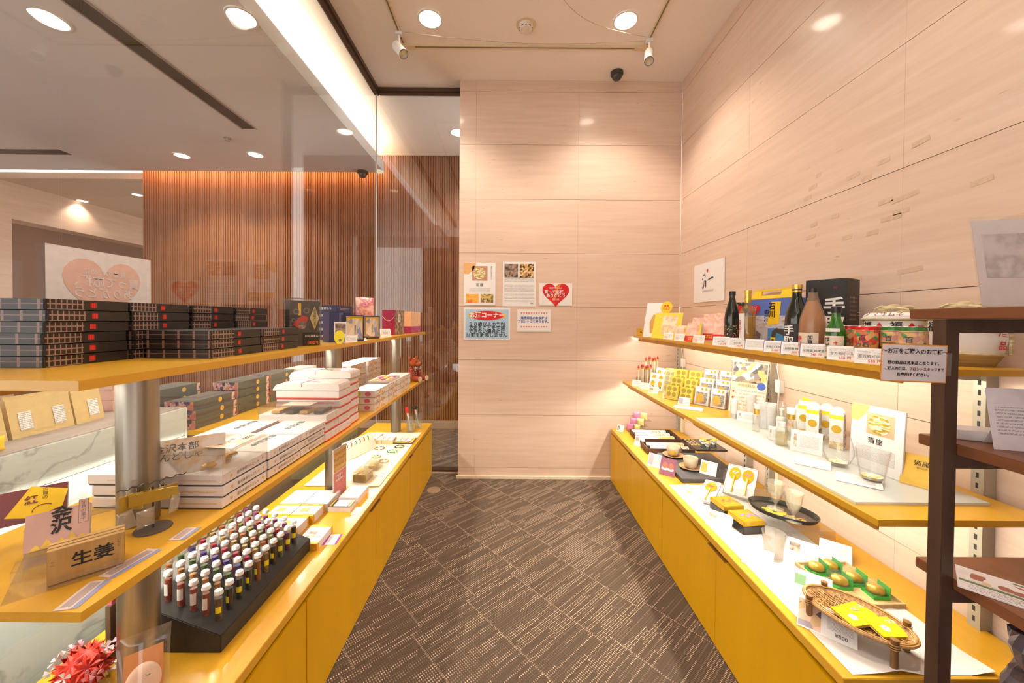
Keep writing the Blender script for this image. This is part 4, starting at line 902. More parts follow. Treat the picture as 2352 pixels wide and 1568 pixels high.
for k, d in enumerate(ico):
    q = d.to_track_quat('Z','Y')
    o = part('kusu', 'paper_flower', flower, RP, t, d*0.046); o.rotation_mode = 'QUATERNION'; o.rotation_quaternion = q
    d2 = (d+ico[(k+8) % 20]).normalized() if (d+ico[(k+8) % 20]).length > 0.4 else d
    o = part('kusut%d' % (k % 2), 'paper_tip', tips, PP if k % 2 else SP, t, d2*0.064); o.rotation_mode = 'QUATERNION'; o.rotation_quaternion = d2.to_track_quat('Z','Y')
# bun in a clear bag
t = thing('bun_bag', 'round pale bun with an orange backing card in a clear bag by the near post', 'bag', (-0.868,0.872,CZL), math.radians(40), rx=-0.32)
part('bunbag','bag', lambda b: pillow(b, 0.10, 0.165, 0.03), FILM, t)
part('bunback','backing_card', lambda b: b.box(-0.035,0.035,0.002,0.003,0.006,0.125), flat('orange_card',(0.70,0.28,0.06),0.5), t)
part('bun','bun', lambda b: b.blob((0,-0.002,0.058), 0.033, 0.011, 0.04, 18, 12), flat('bun_pale',(0.80,0.56,0.40),0.6,var=0.06), t)
MB().tube([(0.004,-0.0125,0.074),(0.008,-0.0126,0.071),(0.013,-0.0122,0.072)], 0.0008, 4).build('line', BLACK, t); MB().tube([(-0.016,-0.0122,0.056),(-0.011,-0.0126,0.053),(-0.006,-0.013,0.055)], 0.0008, 4).build('line', BLACK, t)
# slim stand behind the post
t = thing('tag_stand', 'slim dark stand with a pink tip behind the near steel post', 'stand', (-1.078,1.005,CZL))
cbox(t, 0.014, 0.03, 0.155, flat('stand_brown',(0.10,0.075,0.045),0.5), 'column'); cbox(t, 0.012, 0.02, 0.03, flat('pink_tip',(0.75,0.16,0.24),0.5), 'tip', 0.155)
# sloping black rack with capped tubes
RACK = flat('rack_black', (0.022,0.021,0.021), 0.55, var=0.2)
sl = 0.376; xb = -1.075
tag(MB().prism([(-0.80,0.0),(-0.80,0.048),(xb,0.048+(-0.80-xb)*sl),(xb,0.0)], -1.49, -1.024, Matrix.Translation((0,0,CZL)) @ Matrix.Rotation(HP,4,'X')).build('tube_rack', RACK, None, 0.002), 'sloping black rack full of capped tubes on the left worktop', 'rack')
TCOL = [('maroon',(0.30,0.07,0.05)),('amber',(0.52,0.24,0.08)),('green',(0.10,0.17,0.06)),('violet',(0.10,0.06,0.30)),('crimson',(0.48,0.03,0.08)),('tan',(0.50,0.33,0.12)),('rust',(0.55,0.19,0.06)),('olive',(0.28,0.27,0.05)),('red',(0.50,0.06,0.05)),('plum',(0.30,0.05,0.20))]
TDARK = [(0.09,0.055,0.03),(0.025,0.018,0.018),(0.02,0.03,0.015),(0.025,0.03,0.02),(0.22,0.07,0.02),(0.22,0.12,0.04),(0.05,0.018,0.015),(0.10,0.10,0.03),(0.14,0.025,0.05),(0.03,0.025,0.025)]
TUBEG = clear('tube_plastic', (0.97,0.97,0.97), 0.06)
LBL = flat('label_white', (0.80,0.76,0.70), 0.5); LBY = flat('label_yellow', (0.90,0.76,0.02), 0.5)
COLN = ['nearest','second','third','fourth','fifth','sixth','seventh','eighth','ninth','farthest']
ROWN = ['aisle row','second row','third row','fourth row','fifth row','glass-side row']
for r in range(6):
    for i in range(10):
        x = -0.838 - r*0.0365; y = 1.066 + i*0.0414
        z = CZL + 0.048 + (-0.80-x)*sl - 0.0045
        cn, cc = TCOL[i]
        if r == 0: cc = TDARK[i]; cn = 'dark'
        t = thing('seasoning_tube', f'white-capped tube of {cn} contents, {COLN[i]} in the {ROWN[r]} of the black rack', 'tube', (x, y, z), random.uniform(-0.5,1.2), 'capped tubes in the black rack')
        part('tb_glass', 'tube', lambda b: b.lathe([(0.0,0.0),(0.0088,0.0),(0.0092,0.003),(0.0092,0.078)], 12, cap=False), TUBEG, t)
        part(('tb_fill', r == 0, i), 'contents', lambda b: b.lathe([(0.0,0.001),(0.0082,0.001),(0.0082,0.066),(0.0,0.067)], 10, cap=False), patches('fill_%s_%d' % (cn, i), [cc, tuple(c*0.6 for c in cc), tuple(min(1,c*1.5) for c in cc), cc], 500), t)
        part('tb_cap', 'cap', lambda b: b.lathe([(0.0108,0.078),(0.0114,0.0795),(0.0114,0.083),(0.0102,0.0845),(0.0100,0.089),(0.0085,0.0902),(0.0,0.0902)], 14, cap=False), WHITEP, t)
        part(('tb_lab', r == 0), 'label', lambda b: b.lathe([(0.01095,0.028),(0.01095,0.058)] if r else [(0.01095,0.025),(0.01095,0.042)], 12, cap=False) if False else b.add([(0.0094*math.cos(a),0.0094*math.sin(a),zz) for zz in ((0.022,0.055) if r else (0.026,0.044)) for a in [-2.4+1.7*k/5 for k in range(6)]], [(k,k+1,k+7,k+6) for k in range(5)], None, True), LBL if r else LBY, t)
# flat sweet boxes
GE = flat('gold_box_end', (0.80,0.45,0.03), 0.35, 0.2); WPK = flat('white_pink_card', (0.82,0.72,0.70), 0.45)
def flat_box(x, y, w, d, h, z, lab, body, ends=None, mark=None):
    t = thing('sweets_carton', lab, 'box', (x, y, CZL+z), 0, 'flat sweets cartons on the left worktop'); cbox(t, w, d, h, body)
    if ends:
        for sg in (-1, 1): cbox(t, w+0.0008, 0.016, h+0.0006, ends, 'gold_end', 0.0, y=sg*(d/2-0.0074))
    if mark: plate('picture', w*0.35, d*0.3, mark, t, -w*0.1, h+0.0008, 0.0, rot=(-HP,0,0)); letter('じろ飴', w*0.13, BLACK, t, w*0.2, h+0.0012, -d*0.14, rot=(-HP,0,0))
    return t
for i, (x, y) in enumerate(((-1.055,1.90),(-0.938,1.90),(-1.055,1.827),(-0.938,1.827))): flat_box(x, y, 0.114, 0.07, 0.038, 0.0, f'pale pink flat carton, {("far left","far right","near left","near right")[i]} of the block of four', WPK)
k = 0
for z in (0.0, 0.0195):
    for i, (x, y) in enumerate(((-1.055,1.732),(-0.945,1.732),(-1.055,1.622),(-0.955,1.622))):
        flat_box(x, y, 0.106 if i < 2 else 0.098, 0.106, 0.0188, z, f'white carton with gold ends, {("far left","far right","near left","near right")[i]} pile, {"lower" if z == 0 else "upper"} one', WBOX, GE, flat('gold_disc_print',(0.75,0.40,0.12),0.5) if z else None)
flat_box(-0.818, 1.553, 0.092, 0.135, 0.028, 0.0, 'white carton with gold ends standing alone beside the black tube rack', WBOX, GE, PHOTO_W)
t = flat_box(-0.822, 1.822, 0.11, 0.07, 0.022, 0.0, 'small white carton with an open dark and gold tray on top', WPK)
cbox(t, 0.108, 0.068, 0.003, flat('tray_black',(0.03,0.03,0.03),0.3), 'tray', 0.0222); cbox(t, 0.07, 0.062, 0.0016, WHITE, 'leaflet', 0.0252, x=0.004); cbox(t, 0.008, 0.062, 0.002, GE, 'gold_strip', 0.0252, x=-0.044); cbox(t, 0.008, 0.062, 0.002, GE, 'gold_strip', 0.0252, x=0.046)
flat_box(-0.812, 1.94, 0.10, 0.14, 0.03, 0.0, 'pale pink carton behind the open dark and gold tray', WPK)
def flat_note(x, y, w, h, rz, lab, pic=None, edge=None, z=None):
    o = thing('price_note', lab, 'price card', (x, y, z if z is not None else CZL), rz, 'price notes lying on the left worktop')
    MB().box(-w/2, w/2, -h/2, h/2, 0, 0.0008).build('card', WHITE, o); plate('small_print', w*0.7, h*0.6, PRINTF, o, 0, 0.0009, 0.0, rot=(-HP,0,0))
    if edge:
        for sg in (-1, 1): MB().box(sg*w*0.43-w*0.07, sg*w*0.43+w*0.07, -h/2, h/2, 0.0008, 0.0013).build('coloured_edge', edge, o)
    return o
flat_note(-0.745, 1.562, 0.055, 0.075, 0.1, 'price note with purple edges lying by the lone white carton', edge=flat('purple_edge',(0.28,0.03,0.30),0.5))
flat_note(-0.738, 1.80, 0.04, 0.07, 0.05, 'pale price note beside the open dark and gold tray')
# sign and cloth mat with accessories
t = thing('sign_board', 'pink and yellow notice standing on edge by the middle steel post', 'sign', (-0.895,1.955,CZL), HP-0.12); cbox(t, 0.12, 0.004, 0.26, WHITE, 'panel'); plate('yellow_half', 0.112, 0.11, print_lines('yellow_notice',(0.80,0.62,0.22),(0.70,0.30,0.18),0.03,ragged=30), t, 0, 0.195, -0.002); plate('pink_half', 0.112, 0.13, print_lines('pink_notice',(0.78,0.36,0.34),(0.62,0.10,0.12),0.008,ragged=60), t, 0, 0.07, -0.002); plate('white_box', 0.06, 0.03, WHITE, t, -0.01, 0.105, -0.0028); letter('お土産', 0.02, REDINK, t, -0.01, 0.105, -0.0042, 0.02)
CLOTH = flat('cream_linen', (0.80,0.70,0.52), 0.85, var=0.03, scale=200)
b = MB(); NXc, NYc = 12, 20; vv = []; ff = []
for layer in (0, 1):
    for j in range(NYc+1):
        for i in range(NXc+1):
            u, v = i/NXc, j/NYc; vv.append((-1.145+0.42*u-0.0*v, 2.06+0.99*v, 0.0005+0.0012*layer+0.0012*(1+math.sin(9*u+5*v))*(1 if layer else 0)*(0.3+abs(2*u-1))))
W = NXc+1; o2 = (NYc+1)*W
for j in range(NYc):
    for i in range(NXc):
        ff.append((j*W+i, (j+1)*W+i, (j+1)*W+i+1, j*W+i+1)); ff.append((o2+j*W+i, o2+j*W+i+1, o2+(j+1)*W+i+1, o2+(j+1)*W+i))
def cut_post(f): return True
b.add(vv, ff, Matrix.Translation((0,0,CZL)), True)
tag(b.build('cloth_mat', CLOTH), 'cream cloth mat under the accessories at the far end of the left worktop', 'mat')
MT = CZL + 0.0046
def beads(x, y, r, col, col2, lab, n=22):
    t = thing('bead_bracelet', lab, 'bracelet', (x, y, MT), 0, 'bead bracelets on the cream mat')
    for k in range(n):
        a = 2*PI*k/n; c = col2 if k % 5 == 0 else col
        part(('bead', c.name), 'bead', lambda b: b.blob((0,0,0.0038), 0.0042, 0.0042, 0.0038, 8, 6), c, t, (r*math.cos(a), r*math.sin(a)*0.85, 0))
GRB = flat('bead_green',(0.03,0.30,0.10),0.2); BKB = flat('bead_black',(0.03,0.03,0.035),0.2); GOB = flat('bead_gold',(0.65,0.42,0.08),0.25,0.6)
beads(-0.93,2.66,0.034,flat('bead_brown',(0.35,0.18,0.05),0.25),GOB,'gold and brown bead bracelet on the cream mat'); beads(-0.80,2.70,0.032,BKB,GOB,'black bead bracelet on the cream mat'); beads(-0.82,2.60,0.034,GRB,flat('bead_clear',(0.75,0.72,0.62),0.2),'green bead bracelet on the cream mat'); beads(-0.90,2.50,0.030,flat('bead_cream',(0.80,0.66,0.42),0.3),GOB,'cream bead bracelet on the mat'); beads(-0.82,2.42,0.03,flat('bead_cream',(0.80,0.66,0.42),0.3),flat('bead_amber',(0.75,0.35,0.05),0.2),'cream and amber bead bracelet nearest the clear boxes')
PKS = patches('pink_sachet', [(0.78,0.42,0.58),(0.82,0.66,0.40),(0.84,0.60,0.66),(0.82,0.72,0.55)], 90)
for gx, gy, nx, ny, lab0 in ((-1.06,2.86,3,3,'left'),(-0.93,2.83,3,2,'right')):
    for i in range(nx):
        for j in range(ny):
            t = thing('sachet_box', f'pink sachet box, {lab0} block, {NTH[j]} row from the viewer, {NTH[i]} from the glass', 'box', (gx+(i-1)*0.042, gy+(j-1)*0.05, MT), 0, 'pink sachet boxes'); cbox(t, 0.040, 0.047, 0.030, flat('sachet_cream',(0.82,0.66,0.36),0.5)); cbox(t, 0.036, 0.042, 0.002, PKS, 'pink_top', 0.0302)
t = thing('sachet_tray', 'dark edged gold tray of pink sachets on the cream mat', 'tray', (-0.80,2.83,MT), 0.0); cbox(t, 0.15, 0.13, 0.006, flat('tray_edge',(0.10,0.07,0.03),0.5), 'tray'); cbox(t, 0.142, 0.122, 0.003, flat('tray_gold',(0.75,0.48,0.12),0.5), 'liner', 0.0062)
for i in range(3):
    for j in range(2): cbox(t, 0.034, 0.04, 0.006, PKS, 'sachet', 0.0094, x=-0.045+0.042*i, y=-0.025+0.05*j)
cbox(t, 0.03, 0.04, 0.002, flat('tag_lilac',(0.45,0.42,0.62),0.5), 'price_tag', 0.016, x=0.035, y=-0.045)
t = thing('earring_card', 'white card of coloured earrings standing on the cream mat', 'earring card', (-1.02,2.52,MT), HP-0.35, rx=-0.5); cbox(t, 0.36, 0.002, 0.12, flat('card_cream',(0.84,0.76,0.60),0.5), 'card')
for i in range(7): part(('earr', i % 3), 'earring', lambda b: b.tube([(0,0,0.02),(0.006,0,0.01),(0.002,0,0),(-0.004,0,-0.008)], 0.0028, 6), (GRB, BKB, flat('bead_rust',(0.45,0.10,0.03),0.3))[i % 3], t, (-0.11+0.04*i, -0.003, 0.085))
for x, y, w, d, h, lab, m in ((-0.85,2.155,0.085,0.11,0.052,'clear acrylic box packed with thin straw sticks','straw'),(-0.845,2.31,0.08,0.10,0.04,'clear acrylic box with a golden bundle behind the straw box','bundle')):
    t = thing('acrylic_box', lab, 'box', (x, y, MT), -0.1, 'clear accessory boxes'); q = 0.0015
    b = MB(); b.box(-w/2,w/2,-d/2,-d/2+q,0,h); b.box(-w/2,w/2,d/2-q,d/2,0,h); b.box(-w/2,-w/2+q,-d/2+q,d/2-q,0,h); b.box(w/2-q,w/2,-d/2+q,d/2-q,0,h); b.box(-w/2,w/2,-d/2,d/2,h,h+q); b.build('case', ACRYL, t)
    if m == 'straw':
        for i in range(14): part('straw','stick', lambda b: b.box(-0.0022,0.0022,-0.045,0.045,0.0005,0.040), flat('straw_tan',(0.66,0.46,0.16),0.6,var=0.2), t, (-0.036+0.0055*i, 0, 0.0006*(i % 3)))
    else: part('bundle','bundle', lambda b: b.blob((0,0,0.019), 0.03, 0.042, 0.0185, 12, 8), flat('bundle_gold',(0.78,0.58,0.22),0.6,var=0.2), t)
flat_note(-0.775,2.215,0.05,0.03,0.9,'lilac edged price note beside the straw box', edge=flat('lilac_edge',(0.30,0.28,0.50),0.5), z=MT)
# square glass jars with hair sticks
for x, y, hc, lab in ((-0.825,3.085,REDINK,'square glass jar of red tipped hair sticks on the far end'),(-0.79,3.20,BLACK,'square glass jar of black flower hair sticks on the far end')):
    t = thing('stick_jar', lab, 'jar', (x, y, CZL), 0.25, 'glass jars of hair sticks'); q = 0.006; w = 0.056; h = 0.125
    b = MB(); b.box(-w/2,w/2,-w/2,w/2,0,0.012); b.box(-w/2,w/2,-w/2,-w/2+q,0.012,h); b.box(-w/2,w/2,w/2-q,w/2,0.012,h); b.box(-w/2,-w/2+q,-w/2+q,w/2-q,0.012,h); b.box(w/2-q,w/2,-w/2+q,w/2-q,0.012,h); b.build('jar', clear('jar_glass',(0.93,0.95,0.94),0.07,body=0.05), t)
    for i in range(4):
        a = -0.28+0.06*i; bx_, by_ = 0.012-0.005*i, -0.01+0.008*(i % 2); M_ = Matrix.Translation((bx_,by_,0.013)) @ Matrix.Rotation(a,4,'Y') @ Matrix.Rotation(0.05*(i-1.5),4,'X')
        st = MB().cyl(0.003, 0, 0.15, 6, M_).build('stick', flat('stick_white',(0.78,0.70,0.62),0.5) , t)
        if hc is BLACK:
            b = MB()
            for kk in range(5): b.blob((0.008*math.cos(kk*1.257),0.008*math.sin(kk*1.257),0.168), 0.008, 0.008, 0.012, 8, 6, M_)
            b.build('flower_head', hc, st)
        else: MB().cyl(0.0042, 0.15, 0.20, 8, M_).build('tip', hc, st)
t = thing('floor_cap', 'round floor outlet cap set in the carpet by the far cupboard', 'outlet cap', (-0.62,3.04,0.0004)); MB().lathe([(0.055,0.0),(0.053,0.004),(0.044,0.0045),(0.044,0.003),(0.0,0.003)], 28, cap=False).build('cap', flat('cap_brown',(0.30,0.22,0.16),0.4), t)
# ================================================================ right upper shelf
TZ = RTZ + 0.0004
def ry(px, x): return FPX*x/(px-1172.0)
t = thing('gold_box', 'tiny gold patterned box at the far end of the right upper shelf', 'box', (1.115, ry(1471,1.115), TZ), 0.0); cbox(t, 0.06, 0.03, 0.062, GOLDP); letter('⁂', 0.03, BLACK, t, 0, 0.03, -0.0156)
t = thing('sign_board', 'white leaning sign with a yellow round badge, right upper shelf', 'sign', (1.12,2.90,TZ), -0.95, rx=-0.22); cbox(t, 0.20, 0.004, 0.275, WHITE, 'panel')
part('maskcut', 'mask_print', lambda b: b.prism([(-0.06,0.03),(0.06,0.03),(0.075,0.12),(0.05,0.18),(-0.05,0.18),(-0.075,0.12)], 0, 0.0006, Matrix.Rotation(HP,4,'X')), flat('ochre_print',(0.62,0.36,0.08),0.5), t, (0.02,-0.0022,0)); part('badge','badge', lambda b: b.lathe([(0.0,0.0),(0.048,0.0),(0.048,0.002),(0.0,0.002)], 24, Matrix.Rotation(HP,4,'X'), cap=False), YEL, t, (0.075,-0.003,0.235)); letter('金箔\nマスク', 0.022, REDINK, t, 0.075, 0.235, -0.0065, 0.02)
t = thing('mask_display', 'yellow face mask display board in front of the leaning white sign', 'display board', (1.105,2.66,TZ), -0.80, rx=-0.38); cbox(t, 0.20, 0.003, 0.20, YEL, 'panel')
FACE = patches('face_print', [(0.85,0.62,0.40),(0.88,0.70,0.50),(0.80,0.42,0.25),(0.90,0.62,0.30)], 16, kind='noise')
plate('face_picture', 0.105, 0.14, FACE, t, 0.015, 0.105, -0.0016); letter('24K', 0.012, WHITE, t, -0.06, 0.165, -0.003)
PK = patches('mask_pack_print', [(0.80,0.52,0.42),(0.84,0.62,0.52),(0.80,0.40,0.30),(0.86,0.58,0.40)], 28, kind='noise')
def mask_pack(px, x, z, lab, w=0.10, h=0.135, n=1, m=PK):
    t = thing('mask_pack', lab, 'pack', (x, ry(px,x), TZ+z), -0.85, 'face mask packs', rx=-0.27)
    for k in range(n): cbox(t, w, 0.002, h, m if k == 0 else WHITE, 'pack' if k == 0 else 'pack_behind', 0, y=k*0.007)
    plate('red_band', w, h*0.3, REDINK, t, 0, h*0.15, -0.001); letter('金箔マスク\n24K GOLD', 0.011, YEL, t, 0, h*0.15, -0.0026, 0.02); letter('いのり', 0.012, REDINK, t, w*0.3, h*0.7, -0.0026, 0, True); plate('yellow_side', w*0.14, h*0.7, YEL, t, w*0.43, h*0.65, -0.001)
for a in ((1659,1.34,0.05,'back row pack of pink face masks nearer the dark bottle'),(1630,1.33,0.045,'back row pack of pink face masks nearer the corner'),(1604,1.24,0.02,'middle row pack of pink face masks nearer the corner'),(1629,1.21,0.012,'front row pack of pink face masks, farther one'),(1658,1.19,0.012,'front row pack of pink face masks, nearer one')): mask_pack(*a)
mask_pack(1591,1.12,0.0,'small stack of pink face masks behind the price cards',0.085,0.12,5); mask_pack(1563,1.13,0.0,'single yellow and pink face mask pack beside the yellow board',0.08,0.10,1,FACE)
b = MB(); b.box(-0.17,0.17,0.0,0.003,0.0,0.05); b.box(-0.17,0.17,0.0,0.10,0.048,0.051); b.box(-0.17,0.17,0.10,0.103,0.0,0.09)
t = thing('acrylic_stand', 'clear stepped stand under the pink face masks', 'display stand', (1.27,2.39,TZ), -0.95); b.build('steps', ACRYL, t)
VIO = flat('violet_holder', (0.09,0.07,0.30), 0.4)
for i, (px, lab, red, txt, eg, pic) in enumerate(((1515,'price card with an ochre picture at the foot of the yellow board',None,None,None,YEL),(1534,'price card, second from the corner on the right upper shelf',None,None,None,FACE),(1560,'price card, third from the corner on the right upper shelf',None,None,None,PK),(1604,'price card, fourth from the corner, below the small mask stack',None,None,None,PK),(1655,'price card in front of the dark bottle',':1,430円','ねいろ',None,None),(1693,'price card in front of the gold capped bottle','1,980円','ねいろ',None,None),(1734,'pale blue edged note in front of the blue carton',None,None,VIO,None),(1780,'violet framed price card before the blue carton','2,420 円','手取川 大吟醸',VIO,None),(1822,'violet framed price card before the tall black bottle','1,705 円','加賀鶴 梅酒',VIO,None),(1869,'violet framed price card before the frosted plum bottle','748 円','加賀鶴 純米酒',VIO,None),(1935,'tilted price card in front of the red cans','550 円','百万石ビール',None,None),(2003,'tilted price card in front of the green cans','550 円','百万石ビール',None,None))):
    w, h = (0.062, 0.048) if i < 4 else (0.076, 0.05)
    price((1.092, ry(px,1.092), TZ), w, h, -0.75, lab, pic, txt, red, 0.42, eg)
# bottles
def bottle(px, x, prof, m, label, inner=None):
    t = thing('bottle', label, 'bottle', (x, ry(px,x), TZ), -0.9, 'bottles on the right upper shelf'); MB().lathe(prof, 28, cap=False).build('glass', m, t); return t
DGL = flat('dark_bottle_glass', (0.010,0.013,0.006), 0.06, var=0.1, Coat_Weight=0.5); CAPB = flat('black_cap', (0.015,0.014,0.014), 0.35)
def lab_arc(t, r, z0, z1, m, name='label', a0=-2.5, a1=-0.64, n=12):
    return MB().add([(r*math.cos(a), r*math.sin(a), z) for z in (z0, z1) for a in [a0+(a1-a0)*k/n for k in range(n+1)]], [(k, k+1, k+n+2, k+n+1) for k in range(n)], None, True).build(name, m, t)
t = bottle(1681,1.17,[(0.0,0.0),(0.034,0.0),(0.036,0.004),(0.036,0.14),(0.032,0.175),(0.019,0.225),(0.014,0.25),(0.014,0.268)],DGL,'dark green bottle with a gold flower wrap and a black cap')
MB().lathe([(0.0155,0.262),(0.0155,0.285),(0.0,0.285)],20,cap=False).build('cap',CAPB,t); lab_arc(t,0.0364,0.004,0.105,dots_mat('flower_wrap',(0.02,0.015,0.012),[(0.70,0.45,0.10),(0.62,0.10,0.20),(0.70,0.45,0.10),(0.10,0.30,0.16)],120,0.33),'wrap',-3.1,0.0)
t = bottle(1717,1.15,[(0.0,0.0),(0.033,0.0),(0.035,0.004),(0.035,0.165),(0.030,0.185),(0.014,0.205),(0.012,0.225),(0.012,0.255)],clear('pale_bottle',(0.86,0.80,0.62),0.08,body=0.12,bodyc=(0.7,0.55,0.25)),'clear bottle of golden drink with a gold neck foil')
MB().lathe([(0.0,0.004),(0.031,0.004),(0.031,0.150),(0.0,0.150)],20,cap=False).build('drink',clear('golden_drink',(0.85,0.68,0.35),0.03,body=0.35,bodyc=(0.66,0.45,0.14)),t); MB().lathe([(0.014,0.215),(0.0145,0.262),(0.017,0.264),(0.017,0.277),(0.0,0.278)],20,cap=False).build('neck_foil',GOLD,t); lab_arc(t,0.0354,0.03,0.165,WHITE,'label',-3.0,-1.6); 
def arc_text(t, txt, size, r, z, m, ang=-1.57, vertical=True): 
    o = letter(txt, size, m, t, r*math.cos(ang), z, r*math.sin(ang), 0.02, vertical); o.rotation_euler = (0,0,ang+HP); return o
arc_text(t,'加賀の菊酒',0.014,0.0365,0.10,REDINK,-2.3)
t = thing('gift_box', 'black and gold patterned box behind the gold capped bottle', 'box', (1.34,2.10,TZ), -1.2); cbox(t, 0.11, 0.06, 0.235, patches('black_gold_print',[(0.015,0.012,0.010),(0.015,0.012,0.010),(0.62,0.38,0.06),(0.02,0.015,0.012)],60)); plate('red_label',0.035,0.05,REDINK,t,-0.03,0.19,-0.030)
# blue carton with a yellow handle
def carton_blue(loc, rz, lab):
    t = thing('drink_carton', lab, 'carton', loc, rz, 'blue drink cartons'); w, d, h = 0.25, 0.135, 0.235
    SKY = flat('carton_blue',(0.10,0.17,0.52),0.4); cbox(t,w,d,h,SKY)
    MB().prism([(-w/2+0.01,0),(w/2-0.01,0),(w/2-0.02,0.045),(0.06,0.047),(0.055,0.018),(-0.055,0.018),(-0.06,0.047),(-w/2+0.02,0.045)],-0.004,0.004,Matrix.Translation((0,-d/2+0.012,h)) @ Matrix.Rotation(HP-0.25,4,'X')).build('handle',YEL,t)
    b = MB(); b.box(-w/2+0.02,w/2-0.02,-d/2+0.018,-d/2+0.026,h+0.040,h+0.048); b.build('handle_bar',YEL,t)
    MB().add([(-w/2,-d/2,h),(w/2,-d/2,h),(w/2-0.015,d/2-0.02,h+0.04),(-w/2+0.015,d/2-0.02,h+0.04)],[(0,1,2,3)]).build('flap',flat('carton_brown',(0.25,0.13,0.07),0.6),t)
    MTN = patches('mountain_print',[(0.30,0.30,0.45),(0.62,0.60,0.66),(0.40,0.30,0.30)],18,kind='noise',stretch=(1,1,3)); plate('mountain_print',w,0.06,MTN,t,0,0.125,-d/2)
    plate('sea_print',w*0.5,0.095,flat('sea_blue',(0.06,0.25,0.55),0.4),t,w*0.25,0.047,-d/2); plate('castle_sky',w*0.5,0.095,flat('pale_sky',(0.50,0.48,0.55),0.5),t,-w*0.25,0.047,-d/2)
    RK = flat('rock_print',(0.05,0.04,0.035),0.7)
    part('castle','castle_print',lambda b:[b.box(-0.04,0.04,-0.0005,0,-0.03,-0.008), b.prism([(-0.05,-0.008),(0.05,-0.008),(0.03,0.004),(-0.03,0.004)],0,0.0005,Matrix.Rotation(HP,4,'X')), b.box(-0.022,0.022,-0.0005,0,0.004,0.014), b.prism([(-0.032,0.014),(0.032,0.014),(0.0,0.036)],0,0.0005,Matrix.Rotation(HP,4,'X'))],flat('castle_grey',(0.16,0.12,0.11),0.6),t,(-w*0.26,-d/2-0.0008,0.045))
    part('rockp','rock_print',lambda b:b.prism([(-0.04,-0.02),(-0.035,0.025),(-0.012,0.042),(0.03,0.035),(0.045,0.005),(0.035,-0.02),(0.022,0.01),(-0.012,0.02),(-0.02,-0.02)],0,0.0005,Matrix.Rotation(HP,4,'X')),RK,t,(w*0.24,-d/2-0.0008,0.055))
    part('ytitle','title_patch',lambda b:b.prism([(-0.035,-0.055),(0.03,-0.05),(0.042,0.055),(-0.01,0.055)],0,0.0005,Matrix.Rotation(HP,4,'X')),YEL,t,(0.03,-d/2-0.0012,0.165)); letter('石川',0.036,BLACK,t,0.024,0.178,-d/2-0.0022,0.03,True); letter('の酒',0.030,BLACK,t,-0.006,0.155,-d/2-0.0022,0.03,True)
    part('heartp','heart_print',heart_shape(0.034),REDINK,t,(-w*0.32,-d/2-0.0008,0.185)); letter('買って\n応援',0.012,WHITE,t,-w*0.32,0.19,-d/2-0.002)
    for x, m, tx in ((-0.09,BLACK,'天狗舞'),(-0.03,flat('silver_label',(0.5,0.5,0.52),0.4),'白山'),(0.03,YEL,'菊姫')): plate('bottle_print',0.026,0.05,m,t,x,0.027,-d/2-0.0008); letter(tx,0.016,WHITE if m is BLACK else BLACK,t,x,0.027,-d/2-0.0022,0.03,True)
    return t
def heart_shape(s_):
    def f(b):
        pts = []
        for k in range(36):
            a = 2*PI*k/36; x = 16*math.sin(a)**3; z = 13*math.cos(a)-5*math.cos(2*a)-2*math.cos(3*a)-math.cos(4*a); pts.append((x*s_/16, z*s_/16))
        b.prism(pts[::-1], 0, 0.0005, Matrix.Rotation(HP,4,'X'))
    return f
carton_blue((1.305,1.80,TZ),math.radians(-81),'blue picture carton with a yellow handle behind the bottles')
t = thing('drink_carton','second blue carton with a yellow handle half hidden by the tall dark bottle','carton',(1.45,1.662,TZ),math.radians(-90),'blue drink cartons'); cbox(t,0.07,0.06,0.235,flat('carton_blue',(0.10,0.17,0.52),0.4)); cbox(t,0.066,0.012,0.045,YEL,'handle',0.2352)
t = bottle(1829,1.16,[(0.0,0.0),(0.037,0.0),(0.039,0.004),(0.039,0.13),(0.035,0.165),(0.020,0.212),(0.0155,0.232),(0.0155,0.25)],DGL,'tall black bottle with a gold banded cap and a dark label')
MB().lathe([(0.0165,0.245),(0.0165,0.262),(0.0175,0.263),(0.0175,0.276),(0.0,0.277)],20,cap=False).build('cap',GOLD,t); MB().lathe([(0.017,0.252),(0.0172,0.258)],20,cap=False).build('cap_band',CAPB,t); lab_arc(t,0.0396,0.008,0.118,flat('label_charcoal',(0.035,0.033,0.033),0.6),'label',-2.9,-0.2); arc_text(t,'手取',0.042,0.0410,0.068,WHITE,-1.95); arc_text(t,'純米大吟醸',0.013,0.0410,0.075,WHITE,-1.0)
t = bottle(1866,1.15,[(0.0,0.0),(0.038,0.0),(0.041,0.004),(0.041,0.12),(0.038,0.145),(0.022,0.195),(0.0145,0.225),(0.0135,0.248)],clear('frosted_bottle',(0.92,0.84,0.74),0.05,0.3,body=0.22,bodyc=(0.70,0.50,0.34)),'frosted bottle of brown plum drink with a black cap')
MB().lathe([(0.0,0.004),(0.0375,0.004),(0.0375,0.118),(0.035,0.142),(0.020,0.190),(0.0155,0.205),(0.0,0.205)],22,cap=False).build('drink',flat('plum_brown',(0.42,0.16,0.035),0.25),t); MB().lathe([(0.0152,0.238),(0.0152,0.254),(0.0,0.255)],18,cap=False).build('cap',CAPB,t); lab_arc(t,0.0416,0.012,0.085,flat('label_cream',(0.78,0.66,0.52),0.6),'label',-2.9,-0.9); arc_text(t,'加賀鶴',0.017,0.0428,0.05,BLACK,-1.5); arc_text(t,'梅酒',0.022,0.0428,0.05,REDINK,-2.4)
BXB = flat('black_carton',(0.016,0.013,0.012),0.5,var=0.15)
